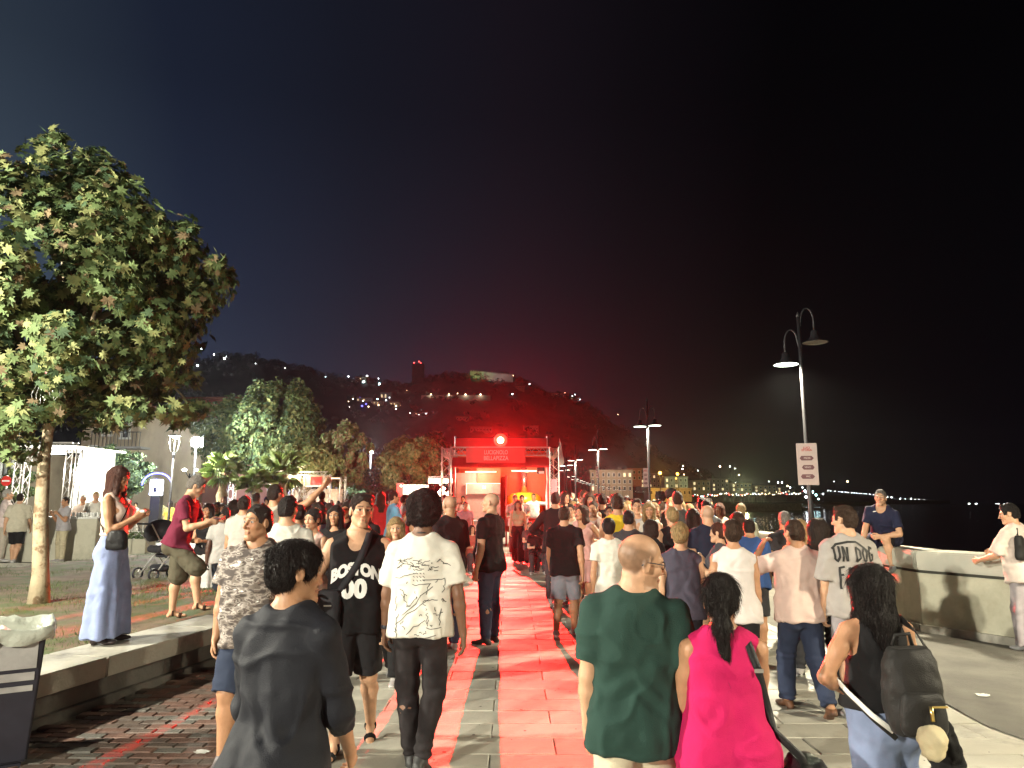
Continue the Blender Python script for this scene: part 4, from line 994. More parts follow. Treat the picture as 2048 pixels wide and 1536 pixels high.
MB().lathe([(0, 0), (.22, .0), (.22, .02), (0, .02)], 16, (0, 0, 0), Matrix.Translation((cx_ + .05, 1.16, 1.45)) @ Matrix.Rotation(PI / 2, 4, 'X')).build('oven_mouth', mat('oven_soot', (.02, .015, .01), .9, var=0), oven)
MB().tube([(sx_(1050), 1.9, 2.0), (sx_(1050), 1.9, sz_(931))], .12, 16).build('flue', M_steel, st_, True)
MB().box(sx_(1083), .5, sz_(939), .30, .25, .30).build('speaker', M_pole, st_, bevel=.02); MB().box(sx_(1084), .36, sz_(944), .2, .02, .1).build('label_plate', M_white, st_)
MB().box(sx_(1108), -.22, sz_(973), .22, .03, .55).build('poster', mat('poster_pink', (.65, .16, .18), .6, var=.1), st_)
MB().tube([(sx_(1093), -.1, sz_(932)), (sx_(1094) + .02, -.1, sz_(960)), (sx_(1092), -.12, sz_(990)), (sx_(1094), -.1, .3)], .03, 6).build('cable_sleeve', M_white, st_, True)
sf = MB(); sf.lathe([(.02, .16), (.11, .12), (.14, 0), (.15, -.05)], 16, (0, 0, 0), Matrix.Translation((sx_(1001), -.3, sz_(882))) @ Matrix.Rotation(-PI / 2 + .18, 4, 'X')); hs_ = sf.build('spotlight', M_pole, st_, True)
MB().lathe([(.12, -.01), (.24, -.01), (.25, .01), (.12, .01)], 20, (0, 0, 0), Matrix.Translation((sx_(1001), -.355, sz_(882))) @ Matrix.Rotation(-PI / 2 + .18, 4, 'X')).build('halo_ring', noemis(mat('red_halo', (.8, .02, .02), .4, var=0, emit=(1, .02, .01), estr=6)), hs_)  # added glowing ring that stands in for the red halo round the lens
MB().lathe([(0, .0), (.13, .0), (.135, .015), (0, .02)], 18, (0, 0, 0), Matrix.Translation((sx_(1001), -.36, sz_(882))) @ Matrix.Rotation(-PI / 2 + .18, 4, 'X')).build('spot_lens', noemis(mat('red_spot_glass', (1, .3, .2), .3, var=0, emit=(1, .30, .12), estr=60)), hs_)
MB().bar((sx_(1001), 0, zt + .1), (sx_(1001), -.25, sz_(884)), .03, n=6).build('bracket', M_pole, st_)
RED = spot('red_light', (sx_(1001), -.48, sz_(882)), (sx_(1001) + .5, -14, -2.6), 70000, (1, .010, .008), 56, .5, .07, st_)
point('stall_or_fill_light', (sx_(960), .45, 2.7), 75, (1, .72, .50), .15, st_); point('stall_or_fill_light', (sx_(1055), .75, 2.75), 130, (1, .70, .42), .15, st_)
MB().box(sx_(960), .45, 2.82, 1.2, .08, .05).build('lamp_tube', M_strip_l, st_); MB().box(sx_(1055), .75, 2.87, 1.2, .08, .05).build('lamp_tube', M_strip_l, st_)
# feather flag
e = empty('feather_flag', (at(1119, 1000, 28).x, 28, 0), 0, 'tall white feather flag beside the pizza stall', 'flag')
MB().tube([(0, 0, 0), (0, 0, 3), (.02, 0, sz_(880, 28))], [.02, .015, .008], 6).build('pole', M_pole, e)
fl = MB(); zz = [sz_(q_, 28) for q_ in (876, 885, 895, 905, 915, 925, 931)]; ww = [.0, .05, .09, .12, .16, .19, .12]
for z_, w_ in zip(zz, ww): fl.v += [(.02, 0, z_), (.02 + w_, .02 * math.sin(z_ * 4), z_)]
fl.f += [(2 * i, 2 * i + 1, 2 * i + 3, 2 * i + 2) for i in range(6)]; fl.build('cloth', M_white, e)
# ---------------------------------------------------------------- beer tables and benches
M_plank = [mat('bench_wood_' + n, c, .5, var=.2, scale=3, stretch=(1, 12, 12), bump=.2) for n, c in (('amber', (.48, .19, .05)), ('honey', (.55, .28, .08)))]; M_leg = mat('bench_leg_steel', (.05, .06, .045), .5, metal=.4)
def trestle(name, cx, cy, rz, w, z, L, label, cat, grp, m):
    e = empty(name, (cx, cy, 0), rz, label, cat, grp)
    nbd = 3 if w > .35 else 1; bw = w / nbd
    for i in range(nbd): MB().box(0, (i - (nbd - 1) / 2) * bw, z - .015, L, bw - .006, .03).build('board', m, e, bevel=.004)
    for s in (-1, 1):
        mb = MB(); x = s * (L / 2 - .3); 
        for t in (-1, 1): mb.bar((x, t * w * .42, z - .03), (x, t * w * .48, .0), .018, n=6)
        mb.bar((x, -w * .45, z * .45), (x, w * .45, z * .45), .015, n=6); mb.build('leg_frame', M_leg, e)
        MB().bar((x, 0, z * .45), (x - s * .35, 0, z - .03), .012, n=6).build('brace', M_leg, e)
    return e
for sx, tag_ in ((1, 'to the right of'), (-1, 'to the left of')):
    for r_i, (yy, wd) in enumerate(((18.1, 'front'), (20.9, 'middle'), (23.4, 'back'))):
        xx = sx * (1.62 if sx > 0 else 2.05) + .0
        trestle('beer_table', xx, yy, 0, .52, .76, 2.2, 'orange topped folding table in the %s row %s the aisle' % (wd, tag_), 'table', 'folding tables before the stall', M_plank[0])
        for k, dy_ in enumerate((-.55, .62)):
            trestle('beer_bench', xx, yy + dy_, 0, .26, .46, 2.2, 'narrow bench at the %s side of the %s table %s the aisle' % (('near', 'far')[k], wd, tag_), 'bench', 'folding benches before the stall', M_plank[(r_i + k) % 2])
# ---------------------------------------------------------------- litter bin near the camera
bn = empty('litter_bin', (-3.50, 5.02, 0), math.radians(32), 'dark square litter bin with a pale bag folded over its rim', 'bin')
M_bin = mat('bin_dark_metal', (.018, .018, .028), .45, var=.2); M_bag = mat('bin_bag_film', (.42, .44, .38), .25, var=.15, scale=8, bump=.9, bscale=14)
def taper(z0, z1, w0, w1, th=None):
    b = MB(); 
    for z, w in ((z0, w0), (z1, w1)): b.v += [(-w, -w, z), (w, -w, z), (w, w, z), (-w, w, z)]
    b.f += [(i, (i + 1) % 4, 4 + (i + 1) % 4, 4 + i) for i in range(4)]; return b
M_gp = mat('grey_poster', (.30, .29, .28), .6, var=.2, scale=9)
b = taper(.04, .82, .26, .30); b.f.append((3, 2, 1, 0)); b.build('body', M_bin, bn, bevel=.012)
MB().box(0, 0, .02, .46, .46, .04).build('base', M_bin, bn)
for i, (z, h) in enumerate(((.71, .17), (.575, .05), (.50, .035), )):
    w = .26 + (z - .04) / .78 * .04 + .004
    MB().box(0, -w, z, w * 1.75, .006, h).build('poster_strip', M_gp, bn)
text_obj('lettering', 'A', .07, M_ink, bn, Matrix.Translation((-.05, -.2985, .71)) @ Mx); text_obj('lettering', 'SALERNO LUCI E PIZZA', .022, M_ink, bn, Matrix.Translation((-.02, -.291, .575)) @ Mx)
bg_ = MB(); n = 48; rings = [(.285, .60, 0), (.29, .80, .3), (.315, .875, .5), (.335, .88, .7), (.345, .86, .9), (.35, .825, 1.1), (.335, .785, 1.2)]
for w, z, k in rings:
    for i in range(n):
        t = 2 * PI * i / n; c, s_ = math.cos(t), math.sin(t); m_ = max(abs(c), abs(s_)) ** .9; r = w / m_ * (1 + .02 * k * math.sin(t * 13 + k * 3)) ; bg_.v.append((c * r, s_ * r, z + .014 * k * math.sin(t * 9 + 2 * k) + .01 * math.sin(t * 21)))
for j in range(len(rings) - 1): bg_.f += [(j * n + i, j * n + (i + 1) % n, (j + 1) * n + (i + 1) % n, (j + 1) * n + i) for i in range(n)]
bg_.f.append(tuple(range(n))[::-1]); bag = bg_.build('bin_bag', M_bag, bn, True)
for i in range(5):
    a = i * 1.3; MB().tube([(.1 * math.cos(a), .1 * math.sin(a), .62), (.15 * math.cos(a), .15 * math.sin(a), .75), (.05 * math.cos(a + 1), .14 * math.sin(a + 1), .84)], [.05, .035, .02], 6).build('rubbish', M_white if i % 2 else M_pink, bag, True)
# crumpled paper on the ground
for (px, py, s_) in ((1965, 1391, .055), (405, 1505, .05)):
    p = on_plane(px, py, .012); r5 = random.Random(px); b = MB(); pts = []
    for i in range(5):
        for j in range(5): pts.append((p.x + (i - 2) * s_ * .5 + r5.uniform(-.008, .008), p.y + (j - 2) * s_ * .3 + r5.uniform(-.008, .008), .012 + r5.uniform(0, .018)))
    b.add(pts, [(i * 5 + j, i * 5 + j + 1, (i + 1) * 5 + j + 1, (i + 1) * 5 + j) for i in range(4) for j in range(4)])
    tag(b.build('paper_litter', M_white, None, True), 'scrap of crumpled white paper on the %s' % ('dark strip by the sea wall' if px > 1000 else 'brick pavers'), 'litter')
# ---------------------------------------------------------------- vegetation
def leafmat(n, c): return mat('leaf_' + n, c, .72, attr=False, var=.35, scale=3, spec=.25)
ML = [leafmat('green', (.11, .155, .06)), leafmat('yellowish', (.20, .215, .085)), leafmat('dark', (.05, .085, .04)), leafmat('brown', (.15, .11, .06))]
M_bark = mat('plane_bark', (.36, .29, .19), .85, var=.2, scale=6, bump=.5, bscale=22, dirt=((.17, .11, .06), 4.5, .52, .60)); M_bark2 = mat('dark_bark', (.10, .075, .05), .9, var=.3, scale=6, bump=.8, bscale=15)
def maple():
    out = []
    for a, r in ((-90, .10), (-62, .34), (-38, .50), (-22, .33), (8, .62), (28, .62 * .62), (52, .74), (72, .42), (90, 1.0)):
        out.append((a, r))
    pts = [(math.cos(math.radians(a)) * r, math.sin(math.radians(a)) * r) for a, r in out]
    pts += [(-x, y) for x, y in pts[::-1][1:-1]]
    return np.array([(0, 0.05, 0)] + [(x, y, -.14 * (x * x + y * y) + .10 * abs(x)) for x, y in pts])
def quadleaf(): return np.array([(0, -.5, 0), (.3, 0, .06), (0, .6, -.05), (-.3, 0, .06)])
def leaves(P, N, size, tmpl, R, droop=.3):
    """one leaf per point P, facing N, as triangles"""
    n = len(P); d = N + R.randn(n, 3) * .45; d /= np.linalg.norm(d, axis=1, keepdims=True)
    t = R.randn(n, 3) * .6 + N * .5 - np.array([0, 0, droop * 2]); t -= d * (t * d).sum(1, keepdims=True); t /= np.linalg.norm(t, axis=1, keepdims=True) + 1e-9
    s = np.cross(t, d); sz = size * R.uniform(.7, 1.2, n)
    V = P[:, None, :] + sz[:, None, None] * (tmpl[None, :, 0:1] * s[:, None, :] + tmpl[None, :, 1:2] * t[:, None, :] + tmpl[None, :, 2:3] * d[:, None, :])
    k = len(tmpl)
    f = np.array([(0, 1 + i, 1 + (i + 1) % (k - 1)) for i in range(k - 1)]) if k > 4 else np.array([(0, 1, 2), (0, 2, 3)])
    F = (f[None] + (np.arange(n) * k)[:, None, None]).reshape(-1, 3)
    return V.reshape(-1, 3), F, (d, t, s, sz)
def crown_points(c, r, n, nc, R, spread, lump=.25, low=-1.0):
    """leaf points gathered in clumps on and within an ellipsoid"""
    u = R.randn(nc, 3); u /= np.linalg.norm(u, axis=1, keepdims=True); u = u[u[:, 2] > low]; nc = len(u)
    rad = np.where(R.rand(nc) < .75, R.uniform(.82, 1.0, nc), R.uniform(.3, .8, nc)) * (1 + lump * vnoise(u * 2.2 + R.rand() * 9))
    cc = u * rad[:, None]
    i = R.randint(0, nc, n); q = R.randn(n, 3); q /= np.linalg.norm(q, axis=1, keepdims=True); q *= (R.rand(n) ** .4)[:, None] * spread
    p = cc[i] + q; N = .55 * q / spread + .6 * u[i] + np.array([0, 0, .25]); N /= np.linalg.norm(N, axis=1, keepdims=True)
    return np.array(c) + p * np.array(r), N, cc * np.array(r) + np.array(c)
def limbs(mb, base, tops, r0, R, kink=.25):
    for t in tops:
        b = Vector(base); t = Vector(t); n = 5; pts = []
        for i in range(n + 1): k = i / n; pts.append(b.lerp(t, k) + Vector(R.randn(3) * kink * k * (1 - k)) + Vector((0, 0, .25 * (t - b).length * k * (1 - k))))
        mb.tube(pts, [r0 * (1 - .85 * i / n) for i in range(n + 1)], 6)
def tree(name, x, y, z0, hc, r, trunk_r, label, n, size, tmpl, mats, seed, clumps=120, spread=.22, grp='round crowned trees on the square', indiv=0, low=-1.0, bark=None, lump=.25, trunk_pts=None, cxo=0.0, more=()):
    R = np.random.RandomState(seed); e = empty(name, (x, y, z0), 0, label, 'tree', grp)
    P, N, cc = crown_points((cxo, 0, hc), r, n, clumps, R, spread, lump, low)
    for c_, r_2, n_, k_ in more: P2, N2, c2 = crown_points(c_, r_2, n_, k_, R, .3, .3); P = np.r_[P, P2]; N = np.r_[N, N2]; cc = np.r_[cc, c2]; n += n_
    tp = trunk_pts or [(0, 0, -.05), (.04, 0, hc * .3), (-.03, .02, hc * .55), (0, 0, hc * .75)]
    tk = MB().tube(tp, [trunk_r * (1.25 if i == 0 else 1 - .12 * i) for i in range(len(tp))], 14).build('trunk', bark or M_bark2, e, True)
    lb = MB(); sel = cc[R.choice(len(cc), min(16, len(cc)), replace=False)]; limbs(lb, tp[-2], sel[:8], trunk_r * .5, R); limbs(lb, tp[-1], sel[8:], trunk_r * .45, R); lb.build('limbs', bark or M_bark2, tk, True)
    cr_ = empty('crown', (0, 0, 0)); cr_.parent = e
    w = [.5, .27, .15, .08][:len(mats)]; w = np.array(w) / sum(w); which = R.choice(len(mats), n, p=w)
    order = np.argsort(P[:, 1] + .6 * R.randn(n) - np.abs(P[:, 0]) * .0); front = np.zeros(n, bool); front[order[:indiv]] = True
    for k, m in enumerate(mats):
        s = (which == k) & ~front; V, F, _ = leaves(P[s], N[s], size, tmpl, R); o = linkmesh('foliage', np_mesh('foliage', V, F, False), m, cr_); o['kind'] = 'stuff'
    if indiv:
        lm = []
        kf = len(tmpl)
        for m in mats: me = np_mesh('leaf', tmpl, np.array([(0, 1 + i, 1 + (i + 1) % (kf - 1)) for i in range(kf - 1)]), False); me.materials.append(m); lm.append(me)
        s = front; _, _, (d, t, s_, sz) = leaves(P[s], N[s], size, tmpl, R)
        for i, p in enumerate(P[s]):
            o = bpy.data.objects.new('leaf', lm[which[s][i]]); C.objects.link(o); o.parent = cr_
            o.matrix_local = Matrix.Translation(p) @ Matrix((s_[i], t[i], d[i])).transposed().to_4x4() @ Matrix.Scale(sz[i], 4)
    return e
p = on_plane(78, 1205, LAWNZ); MT = maple()
tr = tree('plane_tree', p.x, p.y, LAWNZ - .02, 4.55, (1.78, 1.9, 1.95), .125, 'big plane tree with star shaped leaves standing on the lawn', 17000, .135, MT, [ML[0], ML[1], ML[2], ML[3]], 5, 150, .21, grp=None, indiv=290, bark=M_bark, lump=.34, cxo=-.15, more=(((-.9, -.2, 2.75), (1.5, 1.1, .75), 1500, 22), ((-.35, 0, 6.55), (.5, .5, .5), 260, 6), ((1.75, 0, 4.95), (.5, .7, .6), 450, 9), ((1.2, .2, 2.9), (.8, .8, .55), 600, 12)),
          trunk_pts=[(0, 0, -.1), (-.02, 0, .4), (-.10, 0, 1.2), (-.16, .03, 2.0), (-.15, .05, 2.7), (-.1, .05, 3.6)])
e = empty('cable_bundle', at(88, 760, 9.6)); tag(e, 'loose white cables and a small box hanging under the plane tree crown', 'cable')
for i in range(6): MB().tube([((i - 2.5) * .01, 0, .1), ((i - 3) * .05, .02 * i, -.2), ((i - 3) * .03 + .02, 0, -.45 - .03 * i)], .006, 5).build('cable', M_white, e, True)
MB().tube([(.05, 0, .05), (.0, 0, -.22), (.12, 0, -.34), (.24, 0, -.2), (.2, 0, .0)], .006, 5).build('cable', M_white, e, True)
MB().box(.10, 0, .12, .22, .1, .12).build('junction_box', M_redp, e, bevel=.01)
QL = quadleaf()
def T_(px, top_, bot, Y, half, label, n, size, seed, **k):
    c = at(px, (top_ + bot) / 2, Y); rz = (at(px, top_, Y).z - at(px, bot, Y).z) / 2; rx = half * Y / FPX
    return tree('round_tree', c.x, Y, 0, c.z, (rx, rx, rz), .16, label, n, size, QL, k.pop('mats', [ML[0], ML[2], ML[1]]), seed, **k)
T_(557, 762, 962, 38, 92, 'tallest dense round tree behind the stall with pink fascias', 17000, .24, 21, clumps=190, spread=.17)
T_(455, 800, 940, 42, 62, 'pale green tree just right of the glaring floodlight', 9000, .24, 22, clumps=120, spread=.2)
T_(607, 890, 965, 34, 60, 'low bright green tree over the pink fascia stall', 8000, .2, 23, clumps=90, spread=.25, mats=[ML[1], ML[0]])
T_(688, 846, 968, 36, 46, 'olive brown round tree beside the bluish floodlight', 8000, .2, 24, clumps=90, spread=.2, mats=[ML[3], ML[0], ML[1]])
T_(818, 876, 978, 40, 62, 'bright green round tree just left of the pizza stall truss', 10000, .22, 25, clumps=110, spread=.2, mats=[ML[1], ML[0]])
T_(868, 866, 970, 47, 45, 'darker brown tree behind the left column of the pizza stall', 5000, .25, 26, clumps=70, spread=.22, mats=[ML[3], ML[2]])
T_(745, 935, 985, 52, 50, 'dark shrubby tree under the bluish floodlight', 4000, .25, 27, clumps=70, mats=[ML[2], ML[0]])
T_(228, 893, 1000, 33, 66, 'broad grey green tree behind the woman in blue trousers', 8000, .2, 28, clumps=100, spread=.22, mats=[ML[2], ML[0]])
T_(30, 940, 1010, 36, 34, 'small leafy tree beside the no entry sign', 2500, .2, 29, clumps=50, mats=[ML[0], ML[1]])
T_(720, 968, 1004, 60, 26, 'clipped dark bush before the pale wall', 2000, .2, 30, clumps=50, mats=[ML[2]]); T_(672, 985, 1004, 60, 20, 'small clipped bush by the pale wall', 1500, .2, 31, clumps=50, mats=[ML[2], ML[0]])
M_frond = mat('palm_frond', (.12, .17, .045), .5, var=.25); M_palm = mat('palm_trunk', (.16, .12, .07), .95, var=.4, scale=8, bump=1, bscale=12)
def fan_palm(px, py, Y, r, label, seed):
    c = at(px, py, Y); R = random.Random(seed); e = empty('fan_palm', (c.x, Y, 0), 0, label, 'palm', 'fan palms beside the fascia stall')
    mb = MB(); hh = c.z - .1
    prof = []
    for i in range(14): prof.append((.16 + .05 * (i % 2) + .03 * math.sin(i), hh * i / 13))
    mb.lathe(prof + [(0, hh)], 10); mb.build('trunk', M_palm, e, True); crn = empty('crown', (0, 0, c.z - .1)); crn.parent = e
    for k in range(26):
        a = R.uniform(0, 6.28); el = R.uniform(-.5, 1.3); st = Vector((math.cos(a) * math.cos(el), math.sin(a) * math.cos(el), math.sin(el))); L = r * R.uniform(.45, .6); hub = st * L; b = MB(); side = st.cross(Vector((0, 0, 1))).normalized(); up = side.cross(st)
        b.bar((0, 0, 0), hub, .015, .01, 4)
        for j in range(15):
            t = (j - 7) / 7 * 1.9; d = (st * math.cos(t) + side * math.sin(t)); l = r * .55 * (1 - .25 * abs(t) / 1.9); w = .045 * r; p1 = hub + d * l * .5 + up * .05; p2 = hub + d * l - Vector((0, 0, l * .35)); wv = (side * math.cos(t) - st * math.sin(t)) * w
            b.add([hub, p1 + wv, p2, p1 - wv], [(0, 1, 2), (0, 2, 3)])
        b.build('frond', M_frond, crn)
fan_palm(447, 940, 27, .95, 'fan palm with bright pale fronds, nearest the twin lamp', 1); fan_palm(512, 966, 29, .85, 'fan palm with drooping fronds before the lattice column', 2); fan_palm(566, 945, 31, 1.3, 'dark fan palm with a leaning crown against the fascia stall', 3)
# ---------------------------------------------------------------- stalls and buildings on the left
e = empty('fascia_stall', (at(600, 1000, 32).x, 32, 0), 0, 'open truss stall with wide pink and cream fascias', 'market stall')
X = lambda px, Y=32: at(px, 1000, Y).x - e.location.x
Z = lambda py, Y=32: at(1000, py, Y).z
M_fas = mat('fascia_print', (.62, .27, .20), .6, var=.25, scale=1.2, dirt=((.68, .50, .36), .9, .4, .6)); M_fas2 = mat('fascia_cream', (.62, .48, .36), .6, var=.2)
for a, b_, m in ((541, 600, M_fas), (606, 656, M_fas)):
    MB().box((X(a) + X(b_)) / 2, 0, (Z(951) + Z(972)) / 2, X(b_) - X(a), .06, Z(951) - Z(972)).build('fascia', m, e)
    MB().box((X(a) + X(b_)) / 2, -.04, Z(972.5), X(b_) - X(a), .05, .06).build('trim', M_white, e)
    MB().box((X(a) + X(b_)) / 2, -.045, (Z(951) + Z(972)) / 2, .5, .02, Z(951) - Z(972) - .1).build('print_panel', M_redp if a > 600 else M_fas2, e)
for px in (541, 603, 653): truss('truss_column', (X(px), 0, 0), (X(px), 0, Z(949)), .24, e, n=10)
truss('truss_column', (X(478), -1, 0), (X(478), -1, Z(958)), .34, e, n=8, m=M_white); truss('truss_column', (X(541), 3, 0), (X(541), 3, Z(949)), .24, e); truss('truss_column', (X(653), 3, 0), (X(653), 3, Z(949)), .24, e)
truss('truss_beam', (X(541), 0, Z(947)), (X(653), 0, Z(947)), .15, e); MB().box((X(541) + X(653)) / 2, 1.6, .5, X(653) - X(541) - .6, .6, 1.0).build('counter', M_white, e); MB().box((X(541) + X(653)) / 2, 3, 1.2, X(653) - X(541), .05, 2.2).build('back_wall', M_fas2, e)
MB().box((X(541) + X(653)) / 2, 1.2, Z(955), 3.0, .1, .05).build('lamp_tube', M_strip_l, e); point('stall_or_fill_light', ((X(541) + X(653)) / 2, -.5, Z(945)), 180, (1, .8, .55), .3, e); point('stall_or_fill_light', ((X(541) + X(653)) / 2, 1.2, Z(960)), 120, (1, .85, .6), .3, e)
e = empty('food_stall', (at(810, 1000, 34).x, 34, 0), 0, 'low red and white stall with rows of glowing bulbs left of the pizza stall', 'market stall')
X = lambda px: at(px, 1000, 34).x - e.location.x
MB().box((X(796) + X(880)) / 2, 1, 1.1, X(880) - X(796), 1.5, 1.6).build('counter', M_redp, e, bevel=.02); MB().box((X(800) + X(856)) / 2, .2, Z(981, 34), X(856) - X(800), .06, .55).build('sign_panel', M_white, e); MB().box(X(798), .2, Z(983, 34), .3, .08, .8).build('banner', M_redp, e)
MB().box((X(856) + X(905)) / 2, .0, Z(962, 34), X(905) - X(856), .08, .22).build('light_box', M_strip_l, e); truss('truss_beam', (X(856), .1, Z(958, 34)), (X(905), .1, Z(958, 34)), .2, e)
M_bulb = noemis(mat('bulb_warm', (1, .9, .8), .4, var=0, emit=(1, .74, .5), estr=14))
for i in range(26):
    r5 = random.Random(i); MB().lathe([(0, -.06), (.06, 0), (0, .06)], 6, (X(r5.uniform(875, 900)), -.1, Z(r5.uniform(966, 992), 34))).build('bulb', M_bulb, e, True)
for i in range(8): MB().lathe([(0, -.05), (.05, 0), (0, .05)], 6, (X(802 + i * 7), -.1, Z(972 + (i % 2), 34))).build('bulb', M_bulb, e, True)
point('stall_or_fill_light', (X(815), -2.5, 3.0), 900, (1, .75, .6), .3, e)  # added light ahead of the stall to brighten the trees; no fixture there
# left bar
e = empty('canvas_bar', (at(90, 1000, 22).x, 22, 0), 0, 'white canvas bar tent with lattice columns and bright inner light', 'market stall')
X = lambda px, Y=22: at(px, 1000, Y).x - e.location.x
Z = lambda py, Y=22: at(1000, py, Y).z
M_canvas = mat('white_canvas', (.78, .78, .72), .8, var=.05, scale=1, bump=.35, bscale=2.5)
cv = MB(); gx = 16
for i in range(gx + 1):
    x_ = X(30) + (X(128) - X(30)) * i / gx
    for j in range(9): t = j / 8; z_ = .1 + 3.25 * t; cv.v.append((x_ + (X(45) - X(30)) * t * (1 - i / gx), 2.6 + .05 * math.sin(i * 1.3 + j), z_))
cv.f += [(i * 9 + j, (i + 1) * 9 + j, (i + 1) * 9 + j + 1, i * 9 + j + 1) for i in range(gx) for j in range(8)]; cv.build('canvas_wall', M_canvas, e, True)
MB().box((X(30) + X(150)) / 2, 1.3, 3.38, X(150) - X(40), 3.0, .05).build('canvas_roof', M_canvas, e)
truss('truss_column', (X(140), 0, 0), (X(140), 0, 3.3), .30, e, n=9); truss('truss_column', (X(38), 0, 0), (X(38), 0, 3.3), .30, e, n=9); truss('truss_beam', (X(38), 0, 3.35), (X(140), 0, 3.35), .28, e)
MB().box(X(152), 1.2, 1.65, .25, .1, 3.3).build('canvas_strip', M_canvas, e)
spot('bar_light', (X(100), .3, 3.1), (X(95), 2.6, 2.2), 700, (1, 1, .93), 120, .5, .15, e); MB().box(X(100), .15, 3.2, .5, .12, .1).build('lamp_head', M_flood, e); point('bar_light', (X(90), -.6, 2.6), 260, (1, .95, .82), .15, e)
e2 = empty('bar_counter', (at(150, 1100, 20.5).x, 20.5, 0), 0, 'long cream bar counter with glasses on it, left behind the lawn', 'counter')
X2 = lambda px: at(px, 1080, 20.5).x - e2.location.x
def seg(a, b_, y0=0, h=1.22): MB().box((X2(a) + X2(b_)) / 2, y0, h / 2, X2(b_) - X2(a) - .01, .7, h).build('front_panel', M_plaster, e2, bevel=.01); MB().box((X2(a) + X2(b_)) / 2, y0, h + .025, X2(b_) - X2(a) + .04, .78, .05).build('top', M_white, e2, bevel=.01)
seg(-80, 20, .6); seg(20, 75, .6); seg(78, 140, .5); seg(146, 205)
for i in range(12): tag(MB().lathe([(.03, 0), (.038, .12), (.034, .12), (.028, .01)], 8, (e2.location.x + X2(148 + i * 4.6) , 20.5 - .15 + .1 * (i % 3), 1.272)).build('drinking_glass', M_white, None, True), 'small pale glass standing on the cream bar counter', 'glass', 'glasses on the bar counter')
e = empty('no_entry_sign', (at(14, 962, 27).x, 27, 0), 0, 'round red no entry sign with a white bar on a thin post', 'sign')
MB().tube([(0, 0, 0), (0, 0, at(14, 962, 27).z + .2)], .03, 6).build('post', M_alu, e); k_ = at(14, 962, 27).z
MB().lathe([(0, 0), (.19, 0), (.19, .02), (0, .02)], 20, (0, 0, 0), Matrix.Translation((0, -.04, k_)) @ Matrix.Rotation(PI / 2, 4, 'X')).build('disc', M_redp, e); MB().box(0, -.07, k_, .27, .006, .055).build('bar', M_white, e)
for px in (262, 288):
    p = at(px, 1080, 21.5); e = empty('planter', (p.x, 21.5, 0), 0, 'white square planter with low green plants, %s of the pair' % ('left' if px < 270 else 'right'), 'planter', 'white planters by the lawn')
    for s in (-1, 1): MB().box(s * .19, 0, .33, .03, .6, .58).build('side', M_plaster, e); MB().box(0, s * .29, .33, .36, .03, .58).build('side', M_plaster, e)
    MB().box(0, 0, .57, .34, .54, .02).build('soil', M_soil, e)
    R = np.random.RandomState(px); P = np.c_[R.uniform(-.16, .16, 160), R.uniform(-.25, .25, 160), R.uniform(.6, .8, 160)]; V, F, _ = leaves(P, np.tile((0, -.4, .9), (160, 1)), .09, QL, R); o = linkmesh('foliage', np_mesh('foliage', V, F, False), ML[0], e); o['kind'] = 'stuff'
rl = empty('railing', (at(285, 1060, 23).x, 23, 0), 0, 'low white panel fence behind the planters', 'fence')
for i in range(5): MB().box(-.75 + .38 * i, 0, .75, .03, .03, .6).build('post', M_white, rl)
for z_ in (.5, .75, 1.0): MB().box(0, 0, z_, 1.6, .02, .03).build('rail', M_white, rl)
e = empty('lit_display', (at(313, 975, 30).x, 30, 0), 0, 'glowing white and blue display cabinet under a blue arch', 'display')
pz_ = at(313, 975, 30).z; MB().box(0, 0, pz_, .44, .3, .66).build('cabinet', noemis(mat('display_white', (.9, .9, 1), .4, var=0, emit=(.75, .85, 1), estr=7)), e, bevel=.03); MB().box(0, .1, pz_ / 2 - .15, .4, .3, pz_ - .35).build('stand', M_pole, e); MB().box(.02, -.16, pz_ - .1, .14, .02, .2).build('picture', M_pole, e)
MB().tube([(.62 * math.cos(t), 0, pz_ + .1 + .5 * math.sin(t)) for t in [PI * i / 12 for i in range(13)]], .03, 6).build('arch', noemis(mat('blue_neon', (.1, .1, .9), .4, var=0, emit=(.10, .10, 1), estr=7)), e, True); point('blue_light', (0, -.7, pz_ + .5), 260, (.15, .2, 1), .2, e)
e = empty('loudspeaker', (at(648, 1040, 24).x, 24, 0), 0, 'big black loudspeaker box standing before the crowd on the left', 'loudspeaker')
MB().box(0, 0, .55, .46, .45, 1.1).build('cabinet', M_bin, e, bevel=.02); MB().box(0, -.232, .55, .4, .01, 1.0).build('grille', M_pole, e); MB().box(0, 0, 1.11, .44, .4, .02).build('top', M_alu, e)
